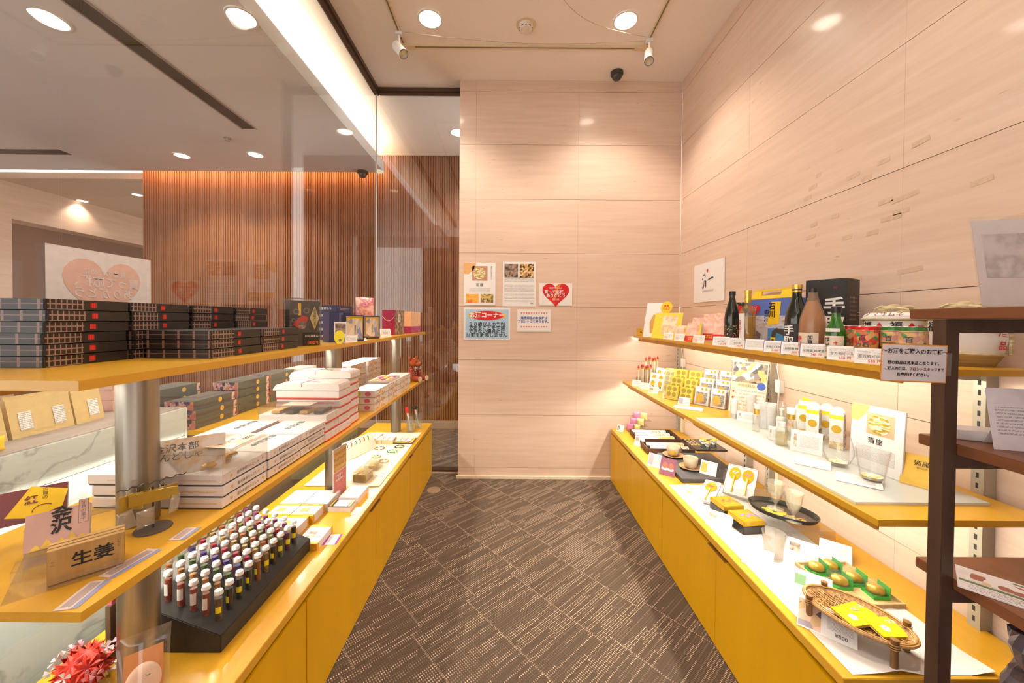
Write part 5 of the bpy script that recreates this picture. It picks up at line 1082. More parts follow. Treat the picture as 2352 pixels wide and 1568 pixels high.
t = thing('gift_box','tall black cornered box with white brush lettering against the stone wall','box',(1.325,1.535,TZ),math.radians(-60)); cbox(t,0.135,0.125,0.298,BXB); letter('手取',0.07,WHITE,t,0.028,0.15,-0.0632,0.03,True); letter('川',0.01,REDINK,t,0.03,0.262,-0.0632)
for i in range(6):
    o = letter('、'.join('純米大吟醸酒の里')[:12],0.0085,flat('pale_rose_ink',(0.55,0.42,0.38),0.5) if i else REDINK,t,0.0680,0.175,0.035-0.013*i,0,True); o.rotation_euler = (0,0,HP)
GGL = clear('green_bottle_glass',(0.20,0.62,0.10),0.08,body=0.30,bodyc=(0.05,0.28,0.03))
t = bottle(1920,1.13,[(0.0,0.0),(0.027,0.0),(0.029,0.004),(0.029,0.085),(0.025,0.105),(0.015,0.13),(0.0125,0.145),(0.0125,0.162)],GGL,'small green bottle with a black cap and a pale label')
MB().lathe([(0.0145,0.158),(0.0155,0.166),(0.015,0.18),(0.0,0.181)],18,cap=False).build('cap',CAPB,t); lab_arc(t,0.0294,0.006,0.078,flat('label_cream',(0.78,0.66,0.52),0.6),'label',-3.0,-0.6); arc_text(t,'純米酒',0.018,0.0305,0.045,BLACK,-2.2); arc_text(t,'✿',0.022,0.0305,0.05,REDINK,-1.35); lab_arc(t,0.0285,0.092,0.104,WHITE,'neck_label',-2.6,-1.0)
def can(px, x, col, lab, topc):
    t = thing('drink_can', lab, 'can', (x, ry(px,x), TZ), -0.9, 'beer cans on the right upper shelf')
    part('can_body%s' % topc.name,'body',lambda b:b.lathe([(0.0,0.002),(0.024,0.0),(0.0300,0.008),(0.0300,0.100),(0.0298,0.101)],24,cap=False),col,t); part('can_top%s' % topc.name,'shoulder',lambda b:b.lathe([(0.0302,0.097),(0.0285,0.104),(0.0285,0.106),(0.0272,0.108),(0.0272,0.1125)],24,cap=False),topc,t); part('can_lid','lid',lambda b:b.lathe([(0.0275,0.1125),(0.0265,0.1135),(0.0245,0.111),(0.0,0.111)],24,cap=False),flat('can_metal',(0.7,0.68,0.66),0.25,0.9),t)
    for k, (s_, z) in enumerate((('百',0.075),('万石',0.054),('BEER',0.033))): arc_text(t, s_, 0.018, 0.0312, z, flat('can_ink',(0.03,0.06,0.09),0.5), -1.75, False)
CANR = patches('can_red_print',[(0.62,0.05,0.03),(0.66,0.34,0.10),(0.60,0.06,0.03),(0.08,0.28,0.14),(0.68,0.38,0.14),(0.62,0.16,0.05)],75); CANG = patches('can_green_print',[(0.62,0.34,0.12),(0.72,0.50,0.30),(0.10,0.28,0.10),(0.62,0.30,0.28),(0.72,0.48,0.20)],75)
RT = flat('can_red',(0.62,0.02,0.02),0.25,0.3); GT = flat('can_green',(0.05,0.20,0.04),0.25,0.3)
can(1950,1.20,CANR,'red and gold beer can beside the green bottle',RT); can(1990,1.15,CANR,'red and gold beer can nearer the notice on the dark rack',RT); can(2012,1.225,CANR,'red topped beer can behind the two front red cans',RT); can(2050,1.205,CANG,'green topped beer can beside the red cans',GT); can(2098,1.155,CANG,'green topped beer can partly behind the notice on the dark rack',GT)
# straw wrapped sake barrels
STRAW = stripes_noise('straw_rope',(0.42,0.33,0.16),(0.66,0.56,0.36),(30,30,200),4,0.8,coord='Object'); KOMO = stripes_noise('straw_matting',(0.30,0.22,0.09),(0.45,0.34,0.15),(8,8,160),4,0.8,coord='Object')
def barrel(x, y, lab, r=0.083):
    t = thing('sake_barrel', lab, 'barrel', (x, y, TZ), -0.75, 'straw wrapped sake barrels')
    part('brl','matting',lambda b:b.lathe([(0.0,0.0),(r*0.72,0.0),(r*0.9,0.03),(r,0.07),(r*0.98,0.135),(r*0.9,0.148)],32,cap=False),KOMO,t)
    part('brl_cloth','printed_wrap',lambda b:b.lathe([(r*0.94,0.032),(r*1.02,0.07),(r*1.0,0.137)],32,cap=False),flat('wrap_white',(0.80,0.76,0.70),0.6),t) if False else MB().add([(rr*math.cos(a),rr*math.sin(a),z) for rr,z in ((r*0.93,0.035),(r*1.015,0.072),(r*1.0,0.132)) for a in [-2.75+2.6*k/16 for k in range(17)]],[(j*17+k,j*17+k+1,(j+1)*17+k+1,(j+1)*17+k) for j in range(2) for k in range(16)],None,True).build('printed_wrap',WHITE,t)
    part('brl_top','top_wrap',lambda b:b.lathe([(r*1.0,0.138),(r*0.97,0.150),(r*0.8,0.160),(0.0,0.163)],32,cap=False),WHITE,t)
    for z, rr in ((0.137,r*1.015),(0.036,r*0.95)): part(('brl_rope',z),'rope',lambda b:b.tube([(rr*math.cos(a),rr*math.sin(a),z) for a in [2*PI*k/28 for k in range(28)]],0.0038,6,True),STRAW,t)
    part('brl_rope_top','rope',lambda b:[b.tube([(r*1.0*math.cos(a+d),r*1.0*math.sin(a+d),0.142) if q in (0,8) else ((r*0.9*(1-q/4))*math.cos(a+d),(r*0.9*(1-q/4))*math.sin(a+d),0.165+0.012*math.sin(PI*q/8)) for q in range(9)],0.0055,6) for a in (0.4,) for d in (0,0.18,1.9)],STRAW,t)
    part('brl_knot','knot',lambda b:[b.blob((0,0,0.180),0.020,0.014,0.012,12,8),b.blob((0.018,0.006,0.178),0.014,0.008,0.008,10,6),b.tube([(0.01,0,0.18),(0.04,0.012,0.183),(0.062,0.012,0.172)],0.005,6),b.tube([(-0.01,0,0.18),(-0.035,-0.015,0.182),(-0.05,-0.012,0.172)],0.005,6)],STRAW,t)
    part('brl_side_rope','side_rope',lambda b:[b.tube([(r*1.04*math.cos(a),r*1.04*math.sin(a),0.035+0.10*q/8) for q in range(9) for a in [-0.35+0.05*math.sin(q*2+ph)]],0.005,6) for ph in (0,1.6)],STRAW,t)
    arc_text(t,'フクマサムネ 商標',0.020,r*0.99,0.148,BLACK,-1.57,False) if False else None
    for an, tx, m, sz, z in ((-2.5,'福',BLACK,0.032,0.112),(-1.55,'福',BLACK,0.032,0.112),(-0.75,'酒',REDINK,0.03,0.10),(-0.75,'品',REDINK,0.026,0.06)): arc_text(t,tx,sz,r*1.03,z,m,an,False)
    for an in (-2.05,-1.1):
        o = part('brl_tri','red_triangle',lambda b:b.prism([(-0.018,-0.012),(0.018,-0.012),(0,0.014)],0,0.0008,Matrix.Rotation(HP,4,'X')),REDINK,t,(r*1.025*math.cos(an),r*1.025*math.sin(an),0.112)); o.rotation_euler = (0,0,an+HP)
    o = letter('フクマサムネ　商標',0.020,flat('brown_ink2',(0.22,0.08,0.06),0.5),t,r*0.965*math.cos(-1.7),0.1545,r*0.965*math.sin(-1.7),0.01); o.rotation_euler = (-0.5,0,-1.7+HP)
    return t
barrel(1.375,1.335,'straw wrapped sake barrel with a rope knot behind the cans'); barrel(1.372,1.125,'straw wrapped sake barrel half hidden by the dark rack')
# wall sign
t = thing('wall_sign','white square sign with brush characters and a red diamond on the stone wall','sign',(XR-0.0008,2.80,1.55),-HP); w, h = 0.425, 0.297
cbox(t,w,0.006,h,WHITE,'panel',0.0,y=-0.004); letter('箔一',0.085,BLACK,t,0.0,0.142,-0.0082,0.02) if False else None
BR = BLACK
def brush(pts, r): MB().tube([(x,-0.0078,z) for x,z in pts], r*0.75, 6, taper=[0.4]+[1.0]*(len(pts)-2)+[0.3]).build('brush_stroke', BR, t)
for pts, r in (([(-0.075,0.195),(-0.06,0.21),(-0.055,0.20)],0.004),([(-0.052,0.2),(-0.045,0.215),(-0.035,0.19)],0.005),([(-0.085,0.185),(-0.08,0.175),(-0.075,0.17)],0.003),([(-0.09,0.15),(-0.085,0.14)],0.003),([(-0.088,0.12),(-0.078,0.105),(-0.072,0.12)],0.003),([(-0.055,0.165),(-0.058,0.12),(-0.062,0.105)],0.004),([(-0.05,0.16),(-0.03,0.16),(-0.03,0.12),(-0.035,0.108)],0.005),([(-0.045,0.14),(-0.035,0.138)],0.003),([(-0.048,0.125),(-0.035,0.122)],0.003),([(-0.005,0.163),(0.03,0.172),(0.065,0.178),(0.075,0.17)],0.006)): brush(pts, r)
part('diam','red_diamond',lambda b:b.prism([(-0.014,0),(0,-0.016),(0.014,0),(0,0.016)],0,0.001,Matrix.Rotation(HP,4,'X')),REDINK,t,(-0.01,-0.0072,0.235)); letter('HAKUICHI',0.024,GREYINK,t,0.0,0.082,-0.0082,0.0,spacing=1.5)
# plain paper signs on the back stone wall
def wsign(x0, y0, x1, y1, lab, m=WHITE):
    a, c = aty(x0,y0,D), aty(x1,y1,D); w, h = c.x-a.x, a.z-c.z
    t = thing('wall_notice', lab, 'notice', ((a.x+c.x)/2, D-0.0012, c.z), 0.0, 'notices on the back stone wall'); cbox(t,w,0.002,h,m,'sheet',0,y=-0.0012); return t, w, h, -0.0024
t, w, h, f = wsign(1066,603,1138,701,'white poster with a gold leaf picture and two small photos, top left of the group')
part('corner_leaf','gold_corner',lambda b:b.prism([(-0.14,0.185),(-0.14,0.09),(-0.10,0.085),(-0.055,0.125),(-0.03,0.185)],0,0.0006,Matrix.Rotation(HP,4,'X')),flat('leaf_tan',(0.75,0.42,0.16),0.5),t,(0,f,h/2)); plate('leaf_picture',0.135,0.128,flat('leaf_frame',(0.52,0.26,0.17),0.5),t,0,h*0.75,f); part('leafdisc','gold_leaf_print',lambda b:b.lathe([(0,0),(0.055,0)],18,Matrix.Rotation(HP,4,'X'),cap=False),patches('gold_leaf_print',[(0.35,0.26,0.03),(0.75,0.62,0.35),(0.50,0.36,0.05),(0.85,0.80,0.65)],60,stretch=(1,1,3)),t,(-0.005,f-0.0018,h*0.75)); letter('箔座',0.032,BLACK,t,0,h*0.475,f-0.001,spacing=1.2); plate('small_print',w*0.66,0.035,PRINT,t,0,h*0.355,f); plate('photo',w*0.4,h*0.21,patches('orange_room_photo',[(0.85,0.25,0.01),(0.88,0.48,0.08),(0.75,0.10,0.01)],14,kind='noise'),t,-w*0.23,h*0.16,f); plate('photo',w*0.4,h*0.21,patches('cabinet_photo',[(0.15,0.06,0.01),(0.75,0.55,0.15),(0.10,0.04,0.02),(0.85,0.70,0.40)],20,kind='noise'),t,w*0.23,h*0.16,f); letter('金沢の箔あかり',0.017,GREYINK,t,w*0.37,h*0.76,f-0.001,0,True)
t, w, h, f = wsign(1155,601,1230,704,'white page of small print with two dark photos at the top')
plate('photo',w*0.41,h*0.30,PHOTO_D,t,-w*0.245,h*0.80,f); plate('photo',w*0.43,h*0.31,patches('gold_flake_photo',[(0.06,0.03,0.01),(0.62,0.36,0.10),(0.80,0.62,0.35),(0.35,0.18,0.05)],70),t,w*0.225,h*0.80,f)
for z, hh in ((0.60,0.10),(0.46,0.05),(0.375,0.075),(0.27,0.05),(0.2,0.04),(0.13,0.03)): plate('small_print',w*0.9,h*hh,print_lines('page_print',(0.82,0.80,0.78),(0.25,0.24,0.24),0.0075,ragged=90),t,0,h*z,f)
letter('箔座',0.014,BLACK,t,w*0.38,h*0.07,f-0.001)
t, w, h, f = wsign(1239,650,1314,702,'white card with a large red heart, right of the posters')
part('bigheart','heart',heart_shape(0.118),patches('heart_red',[(0.66,0.012,0.012),(0.55,0.008,0.012),(0.72,0.03,0.02)],8,kind='noise'),t,(0,f,h*0.54)); part('hgold','gold_map',lambda b:b.prism([(0.0,0.065),(0.03,0.085),(0.045,0.08),(0.02,0.045),(0.015,0.0),(-0.01,-0.06),(-0.03,-0.055),(-0.01,-0.01)],0,0.0006,Matrix.Rotation(HP,4,'X')),flat('heart_gold',(0.75,0.22,0.01),0.4),t,(0,f-0.0008,h*0.54)); letter('買って応援、\nありがとう',0.034,WHITE,t,0.0,h*0.52,f-0.002,0.02,line=0.9); letter('能登のために',0.019,WHITE,t,0,h*0.78,f-0.002); letter('石川県',0.021,WHITE,t,0,h*0.27,f-0.002)
t, w, h, f = wsign(1065,706,1172,781,'light blue liquor notice with a red oval title')
LBN = flat('notice_blue',(0.40,0.60,0.78),0.5); plate('blue_field',w*0.92,h*0.90,LBN,t,0,h*0.5,f)
for sx, m in ((0.168,YEL),(0.155,flat('orange_oval',(0.85,0.28,0.02),0.5)),(0.142,REDINK)): f -= 0.0006; part(('oval',sx),'title_oval',lambda b:b.lathe([(0,0),(sx,0)],32,Matrix.Rotation(HP,4,'X'),cap=False,sy=0.040/sx),m,t,(0,f-0.001,h*0.76))
letter('お酒コーナー',0.052,WHITE,t,0,h*0.76,f-0.002,0.035,spacing=1.0); letter('２０歳以上の年齢\nであることを確認\nできない場合には\n酒類を販売しません',0.0395,BLACK,t,0,h*0.315,-0.004,0.02,line=0.80,spacing=1.04)
t, w, h, f = wsign(1188,710,1265,762,'white notice with rows of red stars and blue lettering')
for z in (0.83,0.22): letter('★★★★★★★★★★★',0.023,flat('star_red',(0.80,0.10,0.05),0.5),t,0,h*z,f-0.001,spacing=1.0)
letter('売店商品のお会計は\nフロントにて承ります。',0.026,flat('notice_ink_blue',(0.06,0.15,0.50),0.5),t,0,h*0.53,f-0.001,0.03,line=1.2)
# heart poster on the glass, printed side toward the lobby, seen from behind
a, c = atx(101,557,GX+0.0055), atx(345,597,GX+0.0055); w = c.y-a.y; h = 0.21
t = thing('glass_poster','translucent white heart poster stuck to the glass, seen from its back','poster',(GX+0.0062,(a.y+c.y)/2,a.z-0.21),HP); PT = flat('backlit_paper',(0.80,0.78,0.78),0.6); cbox(t,w,0.001,h,PT,'sheet',0,y=-0.0008)
part('backheart','heart_showing_through',lambda b:b.lathe([(0,0),(0,0)],3) if False else heart_shape(0.108)(b),flat('faded_heart',(0.78,0.54,0.46),0.6),t,(0,-0.0014,h*0.49))
for tx, sz, z in (('能登のために',0.020,0.70),('買って応援、',0.034,0.56),('ありがとう',0.034,0.40),('石川県',0.022,0.24)):
    o = letter(tx,sz,flat('faded_white',(0.80,0.72,0.70),0.6),t,0,h*z,-0.0024,0.02); o.scale = (-1,1,1)
# ================================================================ right middle shelf
SZ = RMZ + 0.0004; GZ = RMZ + 0.0084
def on(px, py, z): p = at(px, py, z); return (p.x, p.y, z)
# hair sticks with red tips in clear holders
STW = flat('stick_cream',(0.82,0.74,0.58),0.4); TIP = flat('flame_red',(0.42,0.04,0.035),0.4); TIPG = flat('tip_gold',(0.70,0.45,0.05),0.3,0.6)
for x, y, z0, lab in ((1.095,3.02,0.0,'clear holder of red tipped gold sticks nearest the aisle'),(1.19,3.12,0.055,'clear raised holder of red tipped gold sticks near the corner')):
    t = thing('stick_holder', lab, 'stick holder', (x, y, SZ), -0.6, 'holders of red tipped sticks'); h = 0.07+z0
    b = MB(); b.box(-0.06,0.06,-0.03,-0.028,0,h); b.box(-0.06,0.06,0.028,0.03,0,h); b.box(-0.06,-0.058,-0.028,0.028,0,h); b.box(0.058,0.06,-0.028,0.028,0,h); b.box(-0.058,0.058,-0.028,0.028,z0,z0+0.003); b.build('holder', ACRYL, t)
    for i in range(6):
        px_, py_ = -0.045+0.018*i, -0.012+0.024*(i % 2); zz = z0+0.0035+0.006*(i*7 % 3)
        s1 = part('hs_stick','stick',lambda b:b.cyl(0.0065,0,0.125,8),STW,t,(px_,py_,zz)); part('hs_gold','gold_collar',lambda b:b.lathe([(0.0068,0.125),(0.0075,0.132),(0.006,0.137)],8,cap=False),TIPG,s1); part('hs_tip','red_tip',lambda b:b.lathe([(0.006,0.135),(0.0085,0.145),(0.005,0.158),(0.0,0.164)],8,cap=False),TIP,s1)
for i, (px, py, lab, pic) in enumerate(((1457,886,'price card at the far corner of the right middle shelf',None),(1476,893,'second price card from the corner on the right middle shelf',None),(1497,903,'third price card from the corner, below the white and gold packs',PHOTO_W),(1530,916,'price card with a pink picture below the yellow pack',FACE),(1566,930,'price card with a grey picture below the yellow packs',flat('pic_grey',(0.35,0.36,0.42),0.5)))):
    x, y, z = on(px, py, SZ); price((x+0.01, y, SZ), 0.07, 0.05, -0.75, lab, pic, None, None, 0.42)
t = thing('leaflet_pad','white leaflet pad lying at the edge of the right middle shelf','leaflets',(1.075,2.235,SZ),-0.55); cbox(t,0.16,0.075,0.007,WHITE,'pad'); plate('print',0.13,0.05,patches('pale_pattern',[(0.82,0.80,0.78),(0.80,0.70,0.64)],60),t,0,0.008,0,rot=(-HP,0,0))
# white and gold packs, tall packs, tiered packs
OVG = flat('oval_gold',(0.62,0.40,0.03),0.35,0.4); YPK = patches('yellow_pack',[(0.86,0.58,0.04),(0.88,0.64,0.10),(0.84,0.54,0.03)],18,kind='noise'); COIN = flat('coin_olive',(0.36,0.27,0.05),0.45)
def disc(name, key, r, m, par, x, z, y, sy=1.0): return part((key,r,sy), name, lambda b:b.lathe([(0,0),(r,0)],16,Matrix.Rotation(HP,4,'X'),cap=False,sy=sy), m, par, (x,y,z))
for i, (x, y, z) in enumerate(((1.085,2.84,0.0),(1.115,2.78,0.0),(1.125,2.92,0.03),(1.155,2.86,0.03),(1.19,2.98,0.06),(1.22,2.92,0.06))):
    t = thing('charm_pack', f'white pack with a gold oval, {("front left","front right","middle left","middle right","back left","back right")[i]} of six by the sticks', 'pack', (x, y, SZ+z), -0.8, 'white packs with gold ovals', rx=-0.35); cbox(t,0.055,0.003,0.095,WHITE,'card'); disc('gold_oval','ov',0.016,OVG,t,0,0.055,-0.0022,1.5); plate('black_print',0.012,0.014,BLACK,t,0.006,0.028,-0.0016)
t = thing('gold_pack','tall clear pack of grey coins beside the white packs','pack',(1.155,2.72,SZ),-0.8,'tall coin packs',rx=-0.40); cbox(t,0.08,0.004,0.19,flat('pack_pale_gold',(0.66,0.52,0.20),0.4),'card')
for i in range(8): disc('coin','cn',0.0165,flat('coin_grey',(0.33,0.30,0.20),0.4),t,-0.018+0.036*(i % 2),0.04+0.036*(i//2),-0.0026,1.0)
t = thing('gold_pack','tall bright yellow pack with olive coins','pack',(1.165,2.58,SZ),-0.8,'tall coin packs',rx=-0.40); cbox(t,0.095,0.012,0.195,YPK,'card')
for i in range(4): disc('coin','cn2',0.019,COIN,t,-0.022+0.044*(i % 2),0.125+0.042*(i//2),-0.0068)
letter('箔のかほり',0.014,BLACK,t,0,0.06,-0.0072)
b = MB(); 
for k in range(3): b.box(-0.20,0.19,-0.02+0.055*k,-0.018+0.055*k,0.0,0.03+0.05*k); b.box(-0.20,0.19,-0.018+0.055*k,0.033+0.055*k,0.0+0.05*k,0.002+0.05*k)
b.box(0.19,0.192,-0.02,0.145,0,0.10); b.box(-0.202,-0.20,-0.02,0.145,0,0.10)
t = thing('acrylic_rack','clear three tiered rack of yellow and white packs','display rack',(1.18,2.37,SZ),-0.95); b.build('tiers',ACRYL,t)
RTN = ['front','middle','back']; ca_r, sa_r = math.cos(-0.95), math.sin(-0.95)
OR = flat('orange_oval2',(0.78,0.36,0.06),0.4); GRY = patches('grey_wave',[(0.55,0.55,0.56),(0.16,0.15,0.15),(0.78,0.77,0.76)],26,kind='noise')
for k in range(3):
    for i in range(4):
        lx = -0.155+0.10*i; ly = -0.012+0.055*k; x = 1.18+lx*ca_r-ly*sa_r; y = 2.37+lx*sa_r+ly*ca_r
        yl = i < 2
        t = thing('leaf_pack', f'{"yellow pack with olive coins" if yl else "white pack with an orange oval"}, {RTN[k]} tier, {"left" if i % 2 == 0 else "right"} of its pair', 'pack', (x, y, SZ+0.0025+0.05*k), -0.95, 'packs in the three tiered rack', rx=-0.22)
        if yl:
            for q in range(3): cbox(t,0.085,0.003,0.095,YPK,'pack',0.0,y=q*0.005)
            for c in range(4): disc('coin','cn3',0.0155,COIN,t,-0.018+0.036*(c % 2),0.035+0.036*(c//2),-0.0022)
        else:
            for q in range(3): cbox(t,0.085,0.002,0.115,WHITE,'pack',0.0,y=q*0.006)
            plate('grey_picture',0.07,0.07,GRY,t,0,0.045,-0.001); disc('orange_oval','oo',0.024,OR,t,-0.008,0.042,-0.0024,1.3); plate('gold_stamp',0.012,0.016,OVG,t,0.0,0.10,-0.001); plate('gold_stamp',0.012,0.016,OVG,t,0.025,0.10,-0.001)
# tall information sign
PHG = patches('photo_grid',[(0.05,0.05,0.05),(0.62,0.45,0.15),(0.20,0.18,0.17),(0.75,0.72,0.68),(0.40,0.28,0.12)],42)
t = thing('sign_board','tall leaning information sign with dark photos over pink text','sign',(1.345,2.115,SZ),-0.92,rx=-0.22); cbox(t,0.185,0.003,0.30,flat('sign_peach',(0.85,0.62,0.46),0.5),'panel'); plate('photo_block',0.175,0.115,PHG,t,0,0.235,-0.0016); plate('text_block',0.155,0.12,print_lines('sign_lines',(0.84,0.74,0.66),(0.72,0.42,0.32),0.02,ragged=20),t,0.008,0.085,-0.0016); letter('金箔化粧品',0.018,flat('sign_orange',(0.75,0.30,0.10),0.5),t,-0.01,0.16,-0.003,0.02); disc('blue_mark','bm',0.022,BLUEINK,t,0.065,0.165,-0.0026)
for z in (0.05,0.085,0.12): disc('red_number','rn',0.006,REDINK,t,-0.075,z,-0.0026)
b = MB(); b.box(-0.10,0.10,0.004,0.0065,0,0.31); b.build('acrylic_back',ACRYL,t)
# cosmetics on the glass sheet
CLR = clear('cosmetic_glass',(0.94,0.95,0.92),0.08,body=0.10,bodyc=(0.9,0.9,0.82)); WT = flat('cosmetic_white',(0.88,0.88,0.86),0.3,Subsurface_Weight=0.6,Subsurface_Radius=(0.05,0.05,0.05))
def cos(px, py, lab, prof, m=WT, extra=(), name='cosmetic_bottle'):
    t = thing(name, lab, 'bottle', on(px, py, GZ), 0.3, 'cosmetics on the glass sheet'); MB().lathe(prof, 18, cap=False).build('body', m, t)
    for nm, pf, mm in extra: MB().lathe(pf, 18, cap=False).build(nm, mm, t)
    return t
cos(1686,959,'white squeeze tube standing on its cap at the far end of the glass sheet',[(0.0,0.0),(0.015,0.0),(0.015,0.022),(0.018,0.025),(0.019,0.10),(0.0,0.102)],WT,[('cap',[(0.0155,0.001),(0.0155,0.02)],flat('cap_grey',(0.66,0.66,0.64),0.3))],'squeeze_tube')
cos(1737,990,'small clear bottle with a gold collar and a white cap',[(0.0,0.0),(0.015,0.0),(0.0155,0.003),(0.0155,0.075),(0.012,0.082)],CLR,[('collar',[(0.0125,0.082),(0.0125,0.108)],GOLD),('cap',[(0.0128,0.108),(0.0128,0.128),(0.0,0.129)],WT)])
cos(1795,997,'tall white pump bottle with a clear hood',[(0.0,0.0),(0.02,0.0),(0.021,0.004),(0.021,0.075),(0.015,0.085)],WT,[('pump',[(0.006,0.085),(0.006,0.11),(0.010,0.11),(0.010,0.118),(0.0,0.119)],WT),('hood',[(0.022,0.06),(0.022,0.13),(0.012,0.15),(0.0,0.151)],CLR)])
cos(1795,1021,'small clear bottle with gold flakes in front of the pump bottle',[(0.0,0.0),(0.022,0.0),(0.023,0.003),(0.021,0.07),(0.012,0.078)],CLR,[('gold_flakes',[(0.0,0.003),(0.018,0.003),(0.018,0.05),(0.0,0.05)],clear('flake_water',(0.96,0.92,0.78),0.02,body=0.2,bodyc=(0.85,0.68,0.25))),('cap',[(0.013,0.078),(0.013,0.096),(0.0,0.097)],WT)])
cos(1817,1010,'clear bottle with a gold collar beside the gold print cartons',[(0.0,0.0),(0.018,0.0),(0.0185,0.003),(0.0185,0.085),(0.014,0.092)],CLR,[('collar',[(0.0145,0.092),(0.0145,0.115)],GOLD),('cap',[(0.017,0.115),(0.017,0.14),(0.0,0.141)],WT)])
cos(1838,985,'white rounded cap jar behind the clear bottles',[(0.0,0.0),(0.024,0.0),(0.025,0.004),(0.025,0.09),(0.018,0.115),(0.0,0.122)],WT,(),'cosmetic_jar')
for i, (px, py, lab) in enumerate(((1752,982,'stack of white paper cups beside the small clear bottle'),(1770,985,'second stack of white paper cups beside the pump bottle'),(1725,957,'stack of white paper cups at the back of the glass sheet'))):
    t = thing('cup_stack', lab, 'cups', on(px, py, GZ), 0, 'stacks of white paper cups')
    for k in range(5): part('papercup','cup',lambda b:b.lathe([(0.0,0.0),(0.017,0.0),(0.0235,0.065),(0.0245,0.066),(0.0225,0.064),(0.016,0.003),(0.0,0.003)],16,cap=False),WT,t,(0,0,0.0145*k))
for px, py, w, h, lab in ((1713,968,0.085,0.05,'white card lettered beside the squeeze tube'),(1782,1012,0.06,0.06,'white card beside the flake bottle'),(1850,1040,0.10,0.085,'white text card leaning in front of the gold print cartons')):
    o, c = stand_card(on(px,py,GZ), w, h, -0.8, lab, 0.30, cat='info card', group='info cards on the glass sheet', name='info_card'); plate('small_print', w*0.6, h*0.55, PRINTF, c, w*0.1, h*0.5, -0.0001); plate('picture', w*0.10, h*0.6, PHOTO_W, c, -w*0.35, h*0.5, -0.0001)
CGOLD = flat('carton_gold',(0.66,0.42,0.04),0.35,0.3); CY = flat('carton_yellow',(0.88,0.66,0.03),0.5)
for i, (x, y, lab) in enumerate(((1.355,1.70,'white soap carton with a gold disc, farthest of four'),(1.325,1.615,'white soap carton with a gold disc, second from the far end'),(1.395,1.63,'white soap carton with a gold disc, rear one'),(1.35,1.525,'white soap carton with a gold disc, nearest of four'))):
    t = thing('soap_carton', lab, 'carton', (x, y, GZ if x < 1.36 else SZ), math.radians(-52), 'white and gold soap cartons'); w = 0.044; cbox(t,w,w,0.140,WT); 
    MB().add([(-w/2,-w/2,0.140),(w/2,-w/2,0.140),(w/2,0.0,0.158),(-w/2,0.0,0.158)],[(0,1,2,3)]).build('gable',WT,t); part(('gabletop',i==0),'gable_tab',lambda b:b.lathe([(0.0,0.0),(0.022,0.0)],18,Matrix.Rotation(HP,4,'X'),cap=False),CY if i == 0 else WT,t,(0,-0.001,0.150))
    plate('yellow_band',w,0.016,CY,t,0,0.131,-w/2); disc('gold_disc','gd',0.0165,CGOLD,t,0,0.082,-w/2-0.0005); plate('rice_print',w,0.03,patches('rice_print',[(0.55,0.40,0.12),(0.75,0.62,0.35),(0.42,0.30,0.10)],60),t,0,0.016,-w/2)
    for z, h, m in ((0.10,0.05,PRINTF),(0.045,0.028,PHOTO_D),(0.018,0.022,patches('mono_grain',[(0.04,0.03,0.03),(0.6,0.58,0.55),(0.2,0.18,0.16)],140))):
        o = plate('side_print',w*0.86,h,m,t,w/2,z,0.0); o.rotation_euler = (0,0,HP)
# glassware
DGLS = clear('drinking_glass',(0.995,0.995,0.995),0.03,body=0.03); FLK = patches('gold_flakes_base',[(0.75,0.55,0.12),(0.82,0.80,0.70),(0.86,0.84,0.78)],120)
t = thing('wine_glass','stemless round glass with gold flakes in its base on the glass sheet','glass',on(1925,1068,GZ)); MB().lathe([(0.0,0.002),(0.020,0.0),(0.036,0.018),(0.0445,0.045),(0.042,0.075),(0.034,0.106),(0.0325,0.106),(0.0405,0.075),(0.0430,0.045),(0.034,0.020),(0.018,0.008),(0.0,0.007)],32,cap=False).build('bowl',DGLS,t); MB().lathe([(0.0,0.0075),(0.018,0.0085),(0.026,0.014),(0.0,0.0135)],20,cap=False).build('gold_flakes',FLK,t)
t = thing('tumbler','flared clear tumbler with gold flakes in its base near the white sign','glass',on(2003,1106,GZ)); MB().lathe([(0.0,0.0),(0.027,0.0),(0.029,0.004),(0.0435,0.106),(0.0418,0.106),(0.0275,0.012),(0.0,0.012)],32,cap=False).build('body',DGLS,t); MB().lathe([(0.0,0.0125),(0.026,0.0125),(0.027,0.020),(0.0,0.019)],20,cap=False).build('gold_flakes',FLK,t)
for px, py, w, d, lab in ((1867,1066,0.10,0.075,'white card lying before the stemless glass'),(1972,1106,0.11,0.075,'white card lying before the flared tumbler')):
    t = thing('info_card',lab,'info card',on(px,py,GZ),-0.72,'lying cards on the glass sheet',rx=0.0); x_ = MB().box(-w/2,w/2,-d/2,d/2,0.004,0.006).build('card',WHITE,t); x_.rotation_euler = (0.10,0,0); cbox(t,w*0.8,0.01,0.008,WHITE,'prop',0.0,y=d*0.3); plate('small_print',w*0.7,d*0.5,PRINTF,x_,0.0,0.0062,0.0,rot=(-HP,0,0))
